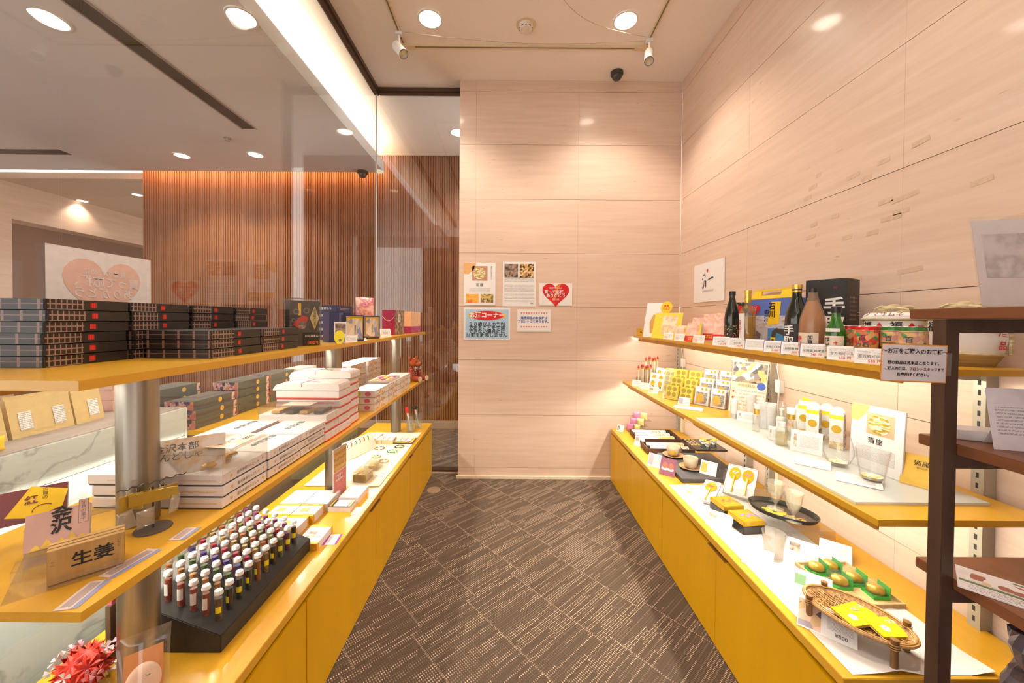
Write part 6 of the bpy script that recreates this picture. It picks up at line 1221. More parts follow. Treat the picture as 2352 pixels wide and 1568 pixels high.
t = thing('sign_board','white upright board with a gold leaf picture leaning on the stone wall','sign',(1.268,1.285,GZ),math.radians(-82),rx=-0.05); cbox(t,0.165,0.008,0.225,WHITE,'panel'); part('corner_leaf2','gold_corner',lambda b:b.prism([(-0.0825,0.225),(-0.0825,0.165),(-0.06,0.165),(-0.035,0.195),(-0.022,0.225)],0,0.0006,Matrix.Rotation(HP,4,'X')),flat('leaf_pale',(0.85,0.60,0.18),0.5),t,(0,-0.0042,0)); plate('leaf_picture',0.085,0.075,flat('leaf_frame2',(0.72,0.45,0.28),0.5),t,0.012,0.165,-0.004); part('leafdisc2','gold_leaf_print',lambda b:b.lathe([(0,0),(0.034,0)],18,Matrix.Rotation(HP,4,'X'),cap=False),patches('gold_leaf_print',[(0.35,0.26,0.03),(0.75,0.62,0.35),(0.50,0.36,0.05),(0.85,0.80,0.65)],60,stretch=(1,1,3)),t,(0.01,-0.0056,0.165)); letter('箔座',0.022,BLACK,t,0.0,0.105,-0.0052,0.01,spacing=1.3); plate('small_print',0.12,0.05,PRINTF,t,0.0,0.06,-0.004)
t = thing('gold_card','gold foil card propped by the white upright board','card',(1.292,1.165,GZ),math.radians(-60),rx=-0.30); cbox(t,0.09,0.002,0.10,flat('gold_foil_card',(0.80,0.50,0.08),0.35,0.35,var=0.15,scale=25),'card'); letter('箔座',0.017,BLACK,t,0.0,0.072,-0.0018,0.01,spacing=1.2); letter('HAKUZA',0.006,BLACK,t,0.0,0.058,-0.0018)
# ================================================================ right worktop
WZ = RCZ + 0.0004
price((0.945,3.175,WZ),0.06,0.055,-0.7,'price card with a dark picture at the far corner of the right worktop',PHOTO_D)
PKC = [flat('charm_pink',(0.72,0.22,0.40),0.35), flat('charm_yellow',(0.86,0.62,0.22),0.35)]
for i in range(6):
    k = i//2; t = thing('charm_box', f'{"pink" if i % 2 == 0 else "yellow"} pillow shaped charm box on the {("lowest","middle","highest")[k]} step by the corner', 'box', (1.03+0.03*k+(0.052 if i % 2 else 0.0), 3.17+0.005*k-(0.028 if i % 2 else 0.0), WZ+0.012+0.048*k), -0.7, 'pillow charm boxes'); part(('charmp', i % 2),'box',lambda b:pillow(b,0.058,0.058,0.026),PKC[i % 2],t); disc('gold_seal','cs',0.011,GOLDP,t,0,0.03,-0.0125)
b = MB()
for k in range(3): b.box(-0.03+0.03*k,0.11+0.03*k,-0.04,0.035,0.004+0.046*k,0.007+0.046*k)
b.box(0.02,0.11,-0.03,-0.028,0.0,0.10); t = thing('acrylic_stand','clear stepped stand under the pillow charm boxes','display stand',(1.035,3.175,WZ)); b.build('steps',ACRYL,t)
# brown compartment tray with paper packs
TRB = stripes_noise('tray_brown',(0.055,0.024,0.014),(0.085,0.038,0.022),(20,60,60),3,0.5); x0, x1, y0, y1, hh = 0.995, 1.325, 2.62, 3.10, 0.042
t = thing('compartment_tray','dark brown tray with six compartments on the right worktop','tray',((x0+x1)/2,(y0+y1)/2,WZ),-0.06); w, d = (x1-x0)/2, (y1-y0)/2
MB().box(-w,w,-d,d,0,0.004).build('base',TRB,t)
for a in ((-w,w,-d,-d+0.006),(-w,w,d-0.006,d),(-w,-w+0.006,-d+0.006,d-0.006),(w-0.006,w,-d+0.006,d-0.006)): MB().box(*a,0.004,hh).build('side',TRB,t)
for k in range(1,6): yk = -d+2*d*k/6; MB().box(-w+0.006,w-0.006,yk-0.002,yk+0.002,0.004,hh-0.004).build('divider',TRB,t)
PAT = [dots_mat('fan_green',(0.80,0.76,0.70),[(0.30,0.28,0.10),(0.45,0.40,0.18)],90,0.45), dots_mat('fan_orange',(0.80,0.76,0.70),[(0.72,0.32,0.08),(0.80,0.50,0.20)],90,0.45), flat('pack_gold',(0.78,0.52,0.14),0.4,0.2), dots_mat('fan_red',(0.80,0.74,0.68),[(0.62,0.06,0.04),(0.75,0.35,0.10)],90,0.45)]
SEQ = [5,5,4,4,3,3,1,0,0]
def pack(k, j, pat, lab):
    yk = (y0+y1)/2 - d + 2*d*(k+0.5)/6
    o = thing('chopstick_pack', lab, 'pack', ((x0+x1)/2-0.005, yk+0.012*(j-0.5), WZ+0.0062), -0.06+0.01*(j % 2), 'paper packs in the brown tray', rx=-0.55)
    cbox(o, 0.27, 0.003, 0.040, WHITE, 'sleeve'); plate('pattern', 0.11, 0.034, PAT[pat], o, 0.075, 0.020, -0.0015)
CN = ['nearest','second','third','fourth','fifth','farthest']
for k in range(6):
    for j in range(2 if k not in (2,) else 0): pack(k, j, {5:0,4:1,3:2,1:2,0:3}.get(k,2), f'white paper pack, {"front" if j == 0 else "rear"} one in the {CN[k]} compartment of the brown tray')
for (px, py, w, h, lab, pic) in ((1466,1024,0.075,0.075,'striped price card leaning on the brown tray',grid_mat('stripe_card',(0.80,0.74,0.68),(0.42,0.25,0.18),0.006,5.0,0.4)),(1500,1072,0.085,0.085,'price card with a grey photo at the slate board corner',flat('pic_grey2',(0.45,0.42,0.46),0.5)),(1625,1090,0.09,0.08,'white price card with small cup pictures on the slate board',OR)):
    x, y, z = on(px, py, WZ+(0.025 if px == 1625 else 0)); price((x,y,z),w,h,-0.75,lab,pic,lean=0.5)
o, c = stand_card((0.963,2.265,WZ),0.095,0.105,-0.75,'mauve picture card of cups at the slate board edge',0.42,flat('mauve_card',(0.28,0.10,0.15),0.5),'picture card','price cards','picture_card')
for i in range(2): disc('cup_picture','cpp',0.016,flat('cup_pic',(0.45,0.17,0.12),0.5),c,-0.018+0.036*i,0.06,-0.0008,1.2); disc('saucer_picture','scp',0.02,WHITE,c,-0.018+0.036*i,0.04,-0.0006,0.5)
# slate board, cups and saucers
SLATE = flat('slate',(0.055,0.057,0.066),0.55,var=0.25,scale=30)
tag(MB().prism([(1.013,2.165),(1.385,2.165),(1.415,2.60),(1.035,2.60)],WZ,WZ+0.024).build('slate_board',SLATE,None,0.002),'dark slate board under two tea cups','board')
CUP = stripes_noise('cup_glaze',(0.62,0.50,0.34),(0.76,0.66,0.50),(6,6,140),4,0.45); SAU = flat('saucer_glaze',(0.45,0.26,0.12),0.4,var=0.2,scale=25); HND = flat('cup_brown',(0.26,0.13,0.04),0.45)
def cup(px, py, lab, lab2, rz, leaf):
    x, y, z = on(px, py, WZ+0.0245)
    s1 = thing('saucer', lab2, 'saucer', (x,y,z), 0, 'tea saucers'); part('sauc','plate',lambda b:b.lathe([(0.0,0.0),(0.034,0.0),(0.066,0.011),(0.068,0.013),(0.064,0.0135),(0.034,0.005),(0.0,0.004)],32,cap=False),SAU,s1)
    t = thing('tea_cup', lab, 'cup', (x,y,z+0.0055), rz, 'ribbed tea cups'); part('cupb','bowl',lambda b:b.lathe([(0.0,0.001),(0.024,0.0),(0.033,0.006),(0.041,0.03),(0.0435,0.062),(0.0425,0.064),(0.0405,0.062),(0.038,0.03),(0.03,0.009),(0.0,0.007)],32,cap=False),CUP,t)
    part('cuph','handle',lambda b:b.tube([(0.040,0,0.050),(0.054,0,0.052),(0.060,0,0.040),(0.054,0,0.024),(0.040,0,0.020)],0.0048,8),HND,t)
    if leaf: lab_arc(t,0.0425,0.018,0.045,GOLDP,'gold_patch',-2.6,-1.7)
    else: MB().tube([(0.0415*math.cos(-1.75+0.05*math.sin(k)),0.0415*math.sin(-1.75),0.018+0.004*k) for k in range(7)],0.005,6,taper=[0.3,0.8,1,1,0.9,0.6,0.2]).build('brown_stroke',HND,t)
cup(1546,1047,'ribbed pale tea cup with a gold patch','brown saucer under the gold patched cup',0.1,True); cup(1586,1075,'ribbed pale tea cup with a brown brush stroke','brown saucer under the brush stroked cup',1.2,False)
# raised black tray with tiny cups
t = thing('acrylic_riser','clear riser standing on the slate board','riser',(1.262,2.405,WZ+0.0245),-0.05); b = MB(); b.box(-0.085,0.085,-0.10,0.10,0.112,0.115); b.box(-0.085,0.085,-0.10,-0.097,0,0.112); b.box(-0.085,0.085,0.097,0.10,0,0.112); b.build('table',ACRYL,t)
t = thing('black_tray','small black lacquer tray with gold dots on the clear riser','tray',(1.262,2.405,WZ+0.140),-0.05); cbox(t,0.19,0.215,0.010,flat('lacquer_black',(0.018,0.016,0.015),0.12),'tray')
for i in range(4):
    for j in range(3): part('gfleck','gold_fleck',lambda b:b.lathe([(0,0),(0.009,0)],8,cap=False,sy=0.6),GOLDP,t,(-0.082+0.022*j,-0.02+0.034*i,0.0106))
POR = patches('porcelain_print',[(0.80,0.78,0.74),(0.15,0.18,0.30),(0.80,0.78,0.72),(0.62,0.30,0.10),(0.20,0.35,0.20)],95,0.25)
for dx, dy, z, lab in ((0.0,-0.045,0.0,'tiny painted cup with a gold inside at the tray front'),(0.0,0.012,0.0,'tiny painted cup with a gold inside at the tray back'),(0.062,0.0,0.0,'tiny painted cup with a blue dot beside the wall')):
    c = thing('sake_cup',lab,'cup',(1.262+dx,2.405+dy,WZ+0.1504),0.3,'tiny painted cups'); part('sakec','bowl',lambda b:b.lathe([(0.0,0.0),(0.012,0.0),(0.018,0.012),(0.0215,0.030),(0.0205,0.030)],20,cap=False),POR,c); part('sakei','gold_inside',lambda b:b.lathe([(0.0206,0.0302),(0.0172,0.013),(0.0,0.008)],20,cap=False),flat('gold_lining',(0.90,0.56,0.04),0.25,0.5),c)
# white paper mat
b = MB(); vv = []; ff = []; NX_, NY_ = 6, 30
for j in range(NY_+1):
    for i in range(NX_+1): u, v = i/NX_, j/NY_; vv.append((0.925+0.385*u, 0.985+1.155*v, 0.0006+(0.012*max(0,1-v*14)*max(0,math.sin(u*9-1.2)) if v < 0.08 else 0)+0.0004*math.sin(v*20+u*4)+0.0004))
for j in range(NY_):
    for i in range(NX_): a = j*(NX_+1)+i; ff.append((a,a+1,a+NX_+2,a+NX_+1))
b.add(vv,ff,Matrix.Translation((0,0,WZ)),True); tag(b.build('paper_mat',flat('mat_paper',(0.80,0.77,0.74),0.7,var=0.01)),'long white paper mat under the glass and lacquer ware','mat')
PZ = WZ + 0.0022
# boxed gold spoons
SPN = flat('spoon_gold',(0.78,0.48,0.03),0.25,0.45,var=0.12)
def spoon_shape(b):
    n = 22; top = []; 
    for k in range(n): a = 2*PI*k/n; top.append((0.024*math.cos(a),0.032*math.sin(a)))
    b.lathe([(0.0,0.002),(0.75,0.003),(1.0,0.005),(0.98,0.006),(0.7,0.0045),(0.0,0.0035)],20,Matrix.Translation((0,0.042,0)) @ Matrix.Diagonal((0.028,0.042,1,1)),cap=False)
    b.tube([(0,0.02,0.004),(0,-0.01,0.005),(0,-0.05,0.005),(0,-0.078,0.0045)],0.0045,8,taper=[1.9,1.0,0.8,1.1])
def spoon_box(loc, rz, rx, w, n, lab, dots):
    t = thing('spoon_box', lab, 'box', loc, rz, 'white boxes of gold spoons', rx=rx); h = 0.185
    MB().box(-w/2,w/2,-h/2,h/2,0,0.006).build('bed',WHITE,t)
    for a in ((-w/2-0.003,-w/2,-h/2,h/2),(w/2,w/2+0.003,-h/2,h/2),(-w/2,w/2,-h/2-0.003,-h/2),(-w/2,w/2,h/2,h/2+0.003)): MB().box(*a,0,0.014).build('rim',WHITE,t)
    for i in range(n):
        x = (i-(n-1)/2)*0.062; s1 = part('spoon','spoon',spoon_shape,SPN,t,(x,0,0.0065))
        for k in range(5): part(('sdot',dots[i]),'painted_flower',lambda b:b.lathe([(0,0),(0.004,0)],8,cap=False),dcols[dots[i]],s1,(-0.010+0.0055*k,0.048+0.008*math.sin(k*2.1),0.0072))
dcols = {'w':WHITE,'p':flat('petal_violet',(0.22,0.14,0.50),0.5),'r':flat('petal_red',(0.65,0.08,0.06),0.5)}
spoon_box((1.27,2.03,PZ+0.062),math.radians(-42),0.62,0.135,2,'white box with two large gold spoons leaning toward the aisle','wp'); spoon_box((1.075,1.985,PZ+0.024),math.radians(-42),0.22,0.072,1,'white box with a single gold spoon lying near the slate board','r')
b = MB(); b.box(-0.06,0.06,0.0,0.003,0,0.075); b.box(-0.06,0.06,0.0,0.055,0.075,0.078); b.box(-0.06,0.06,0.052,0.055,0,0.075); t = thing('acrylic_riser','clear riser propping up the two gold spoons','riser',(1.285,2.105,WZ+0.003),math.radians(-42)); b.build('table',ACRYL,t)
for i, (px, py, w, h, lab, pic) in enumerate(((1590,1150,0.105,0.09,'white card with orange spoons pictured beside the single spoon',dots_mat('spoon_pic',(0.82,0.80,0.78),[(0.78,0.42,0.16),(0.82,0.55,0.30)],55,0.42)),(1648,1212,0.105,0.08,'white card with gold boxes pictured before the lacquer boxes',PHOTO_W),(1737,1303,0.10,0.08,'plain white text card before the frosted tumbler',None),(1848,1290,0.12,0.085,'white text card with a dark oval picture before the clear riser',PHOTO_D),(1918,1288,0.10,0.08,'white text card leaning against the clear riser, wall side',None),(1862,1372,0.11,0.085,'white price card with a tiny green picture before the golden eggs',flat('pic_green',(0.12,0.25,0.10),0.5)))):
    x, y, z = on(px, py, PZ); o, c = stand_card((x,y,PZ), w, h, -0.72, lab, 0.95, cat='info card', group='info cards on the right worktop', name='info_card', t=0.0015); plate('small_print', w*0.5, h*0.5, PRINTF, c, w*0.16, h*0.5, -0.0001)
    if pic: plate('picture', w*0.28, h*0.42, pic, c, -w*0.28, h*0.58, -0.0001)
x, y, z = on(1893,1462,PZ); o, c = stand_card((x+0.005,y,PZ),0.14,0.085,-0.72,'white price card with a photo of rice cakes before the bamboo basket',0.95,cat='info card',group='info cards on the right worktop',name='info_card',t=0.002); plate('photo',0.055,0.08,patches('cake_photo',[(0.12,0.10,0.12),(0.62,0.40,0.20),(0.75,0.50,0.36),(0.35,0.30,0.34)],30),c,-0.04,0.045,-0.0001); plate('small_print',0.06,0.05,PRINTF,c,0.032,0.05,-0.0001); letter('¥500',0.014,GREYINK,c,0.035,0.014,-0.001,0.02)
# lacquer boxes
LQG = flat('lacquer_gold',(0.80,0.50,0.04),0.18,0.5,var=0.08); LQB = flat('lacquer_base',(0.035,0.03,0.028),0.3)
for x, y, lab, k in ((1.075,1.825,'gold lidded black lacquer box with red flowers','r'),(1.085,1.69,'gold lidded black lacquer box with violet flowers','p')):
    t = thing('lacquer_box',lab,'box',(x,y,PZ),0.12,'gold lidded lacquer boxes'); cbox(t,0.105,0.105,0.036,LQB,'base',0.0,bevel=0.002); cbox(t,0.107,0.107,0.022,LQG,'lid',0.0365,bevel=0.003)
    for q in range(7): part(('lqf',k),'painted_flower',lambda b:b.lathe([(0,0),(0.007,0)],10,cap=False),dcols[k],t,(-0.02+0.012*q*0.9,0.012*math.sin(q*1.9),0.0592))
    for q in range(5): part('lqleaf','painted_leaf',lambda b:b.lathe([(0,0),(0.006,0)],8,cap=False,sy=0.5),flat('leaf_green',(0.08,0.22,0.10),0.5),t,(-0.03+0.015*q,-0.018+0.03*(q % 2),0.0591))
# oval tray on a clear riser with two goblets
t = thing('acrylic_riser','large clear riser under the oval black tray','riser',(1.235,1.735,WZ+0.003),0.0); b = MB(); b.box(-0.125,0.125,-0.20,0.20,0.070,0.074); b.box(-0.125,0.125,-0.20,-0.196,0,0.070); b.box(-0.125,0.125,0.196,0.20,0,0.070); b.build('table',ACRYL,t)
TRZ = WZ+0.0775; ta = math.radians(-48); tc_ = (1.247,1.685)
t = thing('oval_tray','oval black lacquer tray with a gold peony on the large clear riser','tray',(*tc_,TRZ),ta); MB().lathe([(0.0,0.0),(0.92,0.0),(1.0,0.016),(1.0,0.020),(0.965,0.020),(0.90,0.006),(0.0,0.006)],40,Matrix.Diagonal((0.135,0.092,1,1)),cap=False).build('tray',flat('lacquer_tray',(0.022,0.022,0.020),0.18),t)
for q in range(10):
    a = q*0.63; part('peony','gold_petal',lambda b:b.lathe([(0,0),(0.016,0)],10,cap=False,sy=0.7),GOLDP,t,(-0.02+0.024*math.cos(a)*(1+0.3*(q % 3)),-0.030+0.024*math.sin(a),0.0066+0.0001*q)).rotation_euler = (0,0,a)
for q in range(7): part('peony2','gold_leaf_stroke',lambda b:b.lathe([(0,0),(0.014,0)],10,cap=False,sy=0.35),GOLDP,t,(0.03+0.010*q,-0.028+0.008*math.sin(q*2),0.0066+0.0001*q)).rotation_euler = (0,0,q*0.9)
GBL = clear('crackle_glass',(0.97,0.96,0.92),0.08,0.12,body=0.17,bodyc=(0.88,0.84,0.70))
for px, py, lab in ((1781,1168,'crackled stem glass on the far side of the oval tray'),(1822,1195,'crackled stem glass on the near side of the oval tray')):
    x, y, z = on(px, py, TRZ+0.0085); t = thing('stem_glass',lab,'glass',(x,y,TRZ+0.0085),0,'crackled stem glasses'); part('gob','glass',lambda b:b.lathe([(0.0,0.001),(0.032,0.0),(0.033,0.002),(0.012,0.006),(0.0055,0.014),(0.005,0.024),(0.009,0.032),(0.011,0.038),(0.02,0.048),(0.029,0.075),(0.035,0.122),(0.0365,0.124),(0.034,0.122),(0.0275,0.075),(0.018,0.052),(0.0,0.046)],28,cap=False),GBL,t)
x, y, z = on(1776,1281,PZ); t = thing('tumbler','frosted clear tumbler standing on the white mat','glass',(x,y,PZ)); MB().lathe([(0.0,0.0),(0.030,0.0),(0.032,0.003),(0.034,0.05),(0.041,0.104),(0.0395,0.104),(0.032,0.05),(0.029,0.008),(0.0,0.008)],28,cap=False).build('body',clear('frost_glass',(0.95,0.94,0.92),0.09,0.1,body=0.14,bodyc=(0.88,0.84,0.80)),t)
# golden eggs in green boxes on a wooden tray
LWD = stripes_noise('pale_wood',(0.62,0.42,0.18),(0.72,0.52,0.26),(60,6,6),4,0.5); t = thing('wooden_tray','pale wooden tray under the golden eggs','tray',(1.215,1.325,PZ),0.02); MB().box(-0.10,0.10,-0.11,0.11,0,0.004).build('base',LWD,t)
for a in ((-0.10,0.10,-0.11,-0.104),(-0.10,0.10,0.104,0.11),(-0.10,-0.094,-0.104,0.104),(0.094,0.10,-0.104,0.104)): MB().box(*a,0.004,0.014).build('rim',LWD,t)
GRN = flat('green_card',(0.04,0.42,0.06),0.4); EGG = flat('gold_egg',(0.95,0.56,0.07),0.28,0.6,var=0.3,scale=55)
for i, (dx, dy, lab) in enumerate(((-0.058,0.06,'golden egg in a green box, far aisle side'),(0.0,0.068,'golden egg in a green box, far middle'),(0.032,0.005,'golden egg in a green box, centre of the wooden tray'),(-0.035,-0.012,'golden egg in a green box, near aisle side'),(0.052,-0.055,'golden egg in a green box, nearest the wall side'))):
    t = thing('egg_box',lab,'golden egg',(1.215+dx,1.325+dy,PZ+0.0045),-0.06,'golden eggs in green boxes'); b_ = part('eggbase','box_base',lambda b:b.box(-0.027,0.027,-0.024,0.024,0,0.010),GRN,t); part('eggback','box_back',lambda b:b.box(0.0255,0.027,-0.024,0.024,0.010,0.042),GRN,t); part('eggclear','clear_lid',lambda b:b.box(-0.027,0.0255,-0.024,0.024,0.010,0.042),FILM,t); part('egg','egg',lambda b:b.lathe([(0.0,-0.026),(0.012,-0.023),(0.0185,-0.012),(0.0195,0.0),(0.017,0.012),(0.010,0.022),(0.0,0.025)],20,Matrix.Translation((0,0,0.0205)) @ Matrix.Rotation(HP,4,'Y') @ Matrix.Rotation(0.5,4,'X'),cap=False),EGG,t)
# bamboo basket with yellow packets
BMB = stripes_noise('bamboo',(0.34,0.18,0.05),(0.50,0.29,0.10),(60,60,12),4,0.45); BMD = flat('bamboo_dark',(0.20,0.10,0.03),0.5)
def weave_mat():
    m, N, L, b = newmat('bamboo_weave'); tc = N.new('ShaderNodeTexCoord'); ck = N.new('ShaderNodeTexChecker'); ck.inputs['Scale'].default_value = 150
    mp = N.new('ShaderNodeMapping'); mp.inputs['Scale'].default_value = (1,0.5,1); L.new(tc.outputs['Object'],mp.inputs['Vector']); L.new(mp.outputs[0],ck.inputs['Vector']); ck.inputs['Color1'].default_value = (0.44,0.25,0.08,1); ck.inputs['Color2'].default_value = (0.26,0.13,0.04,1); L.new(ck.outputs[0],b.inputs['Base Color']); b.inputs['Roughness'].default_value = 0.55
    bp = N.new('ShaderNodeBump'); bp.inputs['Strength'].default_value = 0.6; bp.inputs['Distance'].default_value = 0.002; L.new(ck.outputs[1],bp.inputs['Height']); L.new(bp.outputs[0],b.inputs['Normal']); return m
bcx, bcy, bz, ba = 1.048, 1.108, PZ+0.040, math.radians(-58); A, B = 0.125, 0.082
t = thing('bamboo_basket','oval woven bamboo basket on short legs near the end of the right worktop','basket',(bcx,bcy,PZ),ba)
b = MB(); b.lathe([(0.0,0.0),(0.55,0.004),(0.85,0.014),(0.96,0.026)],40,Matrix.Translation((0,0,0.040)) @ Matrix.Diagonal((A,B,1,1)),cap=False); b.build('woven_bowl',weave_mat(),t)
STRIP = MB().box(-0.5,0.5,-0.0022,0.0022,0,0.0012)
for k in range(-9,10):
    y_ = k*0.0082; L_ = A*0.93*math.sqrt(max(0,1-(y_/B)**2)); MB().tube([(L_*(2*q/8-1),y_,0.0428+0.022*max(0,(abs(2*q/8-1)*L_/A)**2+(y_/B)**2)**1.6+0.0012*(-1)**(q+k)) for q in range(9)],0.0022,4).build('weaver',BMB,t)
for k in range(-10,11):
    x_ = k*0.0115; L_ = B*0.93*math.sqrt(max(0,1-(x_/A)**2)); MB().tube([(x_,L_*(2*q/8-1),0.0428+0.022*max(0,(abs(2*q/8-1)*L_/B)**2+(x_/A)**2)**1.6-0.0012*(-1)**(q+k)) for q in range(9)],0.0020,4).build('weaver',BMD if k % 3 == 0 else BMB,t)
for dz, rr in ((0.066,0.0036),(0.072,0.0032),(0.069,0.004)):
    o = 1.0 if rr < 0.004 else 1.035
    MB().tube([(A*o*math.cos(a),B*o*math.sin(a),dz) for a in [2*PI*k/40 for k in range(40)]],rr,6,True).build('rim_hoop',BMB,t)
for a in (0.75,2.4,-0.75,-2.4):
    lx, ly = A*1.04*math.cos(a), B*1.04*math.sin(a); MB().lathe([(0.0,0.0),(0.0085,0.0),(0.0085,0.078),(0.0095,0.08),(0.009,0.086),(0.0,0.087)],12,Matrix.Translation((lx,ly,0)),cap=False).build('leg',BMD,t)
    for q in range(3): MB().tube([(lx+0.0105*math.cos(c),ly+0.0105*math.sin(c),0.060+0.006*q+0.002*math.cos(c)) for c in [2*PI*k/12 for k in range(12)]],0.0014,5,True).build('binding',BMB,t)
YP = flat('packet_yellow',(0.90,0.60,0.015),0.3,var=0.06)
for i, (dx, dy, dz, rz, tx, lab) in enumerate(((0.030,0.020,0.052,0.35,0.06,'yellow packet at the back of the bamboo basket'),(-0.008,0.0,0.058,0.25,0.10,'yellow packet with a white blossom in the middle of the basket'),(0.052,-0.040,0.056,0.10,0.05,'yellow packet nearest the front of the bamboo basket'))):
    c = thing('sweet_packet',lab,'packet',(bcx+dx,bcy+dy,PZ+dz),rz-0.1,'yellow packets in the basket',rx=tx); MB().prism([(-0.042,-0.034),(0.042,-0.034),(0.042,0.024),(0.032,0.034),(-0.042,0.034)],0,0.006).build('packet',YP,c); MB().prism([(-0.0425,-0.0345),(0.0425,-0.0345),(0.0425,0.0245),(0.0325,0.0345),(-0.0425,0.0345)],-0.001,0.0).build('white_edge',WHITE,c)
    for q in range(5): part('blossom','blossom_petal',lambda b:b.lathe([(0,0),(0.006,0)],10,cap=False),WHITE,c,(-0.01+0.006*math.cos(q*1.257),-0.006+0.006*math.sin(q*1.257),0.0065))
    for q in range(2): part('knotp','knot_print',lambda b:b.tube([(0.007*math.cos(a),0.005*math.sin(a),0) for a in [2*PI*k/12 for k in range(12)]],0.001,4,True),WHITE,c,(0.018+0.012*q,0.016,0.0065))
# ================================================================ dark rack at the right
yf = 0.82
t = thing('display_rack','dark brown wooden rack with reddish boards at the right edge','rack',(0,0,0))
MB().box(0.962,0.9907,yf,yf+0.0288,0,1.409).build('post',DARKWOOD,t,0.001)
MB().box(0.958,1.44,0.25,0.895,1.410,1.433).build('top_board',BOARD,t,0.002)
for z in (1.133,0.832,0.52): MB().box(0.992,1.44,0.25,0.900,z-0.024,z).build('shelf_board',BOARD,t,0.0015)
for z in (1.4095,1.1085,0.8075,0.4955): MB().box(0.9908,1.44,yf+0.001,yf+0.0278,z-0.030,z).build('rail',DARKWOOD,t)
MB().box(1.411,1.4397,yf,yf+0.0288,0,1.409).build('post',DARKWOOD,t,0.001)
MB().box(0.962,0.9907,0.26,0.2888,0,1.409).build('post',DARKWOOD,t,0.001); MB().box(1.411,1.4397,0.26,0.2888,0,1.409).build('post',DARKWOOD,t,0.001)
t = thing('rack_notice','white notice with an orange border taped to the dark rack post','notice',(0.8890,0.8196,1.270),0.0); w, h = 0.146, 0.084
t.rotation_euler = (0,0.03,0); plate('tape',0.014,0.05,FILM,t,w/2+0.003,h/2,0.0002)
cbox(t,w,0.0008,h,flat('orange_border',(0.82,0.36,0.08),0.5),'border',0.0); plate('sheet',w-0.006,h-0.006,flat('notice_lilac',(0.72,0.68,0.70),0.5),t,0,h/2,-0.0004); letter('〜お酒をご購入のお客様〜',0.0122,BLACK,t,0,h*0.80,-0.0018,0.02); letter('棚の商品は見本品となります。',0.0085,BLACK,t,0,h*0.50,-0.0018,0.03); letter('ご購入の際は、　　　　　　　　まで',0.0078,BLACK,t,0,h*0.345,-0.0018,0.03) ; letter('フロントスタッフ',0.0078,flat('maroon_ink',(0.22,0.03,0.05),0.5),t,0.0195,h*0.345,-0.0020,0.03); letter('お声掛けください。',0.0085,BLACK,t,0,h*0.195,-0.0018,0.03)
t = thing('leaning_sign','white paper sign in a clear stand on top of the dark rack','sign',(1.135,0.80,1.4335),-0.25,rx=-0.16); cbox(t,0.19,0.0015,0.20,flat('lilac_paper',(0.72,0.66,0.68),0.5),'sheet',0.004); plate('ink_picture',0.10,0.10,patches('ink_wash',[(0.70,0.64,0.66),(0.66,0.60,0.62),(0.45,0.40,0.42),(0.70,0.64,0.66)],20,kind='noise'),t,-0.03,0.12,-0.0008); b = MB(); b.box(-0.10,0.10,-0.004,-0.002,0,0.21); b.box(-0.10,0.10,-0.004,0.05,-0.001,0.001); b.build('stand',ACRYL,t)
t = thing('white_carton','flat white carton with a red mark on the rack board','box',(1.085,0.865,1.1335),-0.35); cbox(t,0.09,0.055,0.022,flat('lilac_white',(0.70,0.66,0.66),0.4)); disc('red_mark','rm',0.006,REDINK,t,0.01,0.011,-0.0278)
o, c = stand_card((1.075,0.775,1.1335),0.09,0.13,-0.30,'white card of small print standing on the rack board',0.20,flat('lilac_card',(0.72,0.66,0.70),0.5),'info card','cards on the dark rack','info_card'); plate('small_print',0.07,0.06,print_lines('lilac_print',(0.72,0.66,0.70),(0.34,0.30,0.33),0.007),c,0,0.06,-0.0001)
t = thing('menu_card','white menu card with food photos lying on the rack board','menu',(1.060,0.775,0.8325),math.radians(-48)); MB().box(-0.075,0.075,-0.053,0.053,0,0.003).build('card',flat('menu_white',(0.76,0.70,0.70),0.4),t)
for x, y, w, h, m in ((0.0,0.012,0.11,0.04,dots_mat('food_photo',(0.76,0.70,0.70),[(0.30,0.10,0.06),(0.70,0.50,0.30),(0.60,0.42,0.34)],38,0.42)),(0.0,-0.017,0.145,0.008,flat('menu_green',(0.12,0.18,0.08),0.5)),(0.03,0.043,0.05,0.005,flat('menu_green',(0.12,0.18,0.08),0.5)),(0.0,-0.038,0.12,0.022,print_lines('menu_print',(0.76,0.70,0.70),(0.3,0.26,0.26),0.006))): plate('print',w,h,m,t,x,0.0031,y,rot=(-HP,0,0))
def crumple(b, w, d, h, n=14):
    random.seed(5); v = []; f = []
    for j in range(n+1):
        for k in range(n*2):
            a = 2*PI*k/(n*2); r = 1+0.10*math.sin(a*3+j*0.9)+random.uniform(-0.05,0.05); q = j/n
            v.append((w/2*r*math.copysign(abs(math.cos(a))**0.6,math.cos(a))*(1-0.10*q),d/2*r*math.copysign(abs(math.sin(a))**0.6,math.sin(a))*(1-0.35*q),h*q+random.uniform(-0.004,0.004)*(0 < j)))
    for j in range(n):
        for k in range(n*2): f.append((j*n*2+k,j*n*2+(k+1)%(n*2),(j+1)*n*2+(k+1)%(n*2),(j+1)*n*2+k))
    f.append(tuple(n*n*2+k for k in range(n*2))); b.add(v,f,None,False)
t = thing('foil_bag','dark crinkled foil bag standing on the lowest rack board','bag',(1.135,0.745,0.5205),-0.3); b = MB(); crumple(b,0.16,0.10,0.235); b.build('bag',flat('foil_dark',(0.16,0.14,0.17),0.22,0.6),t)

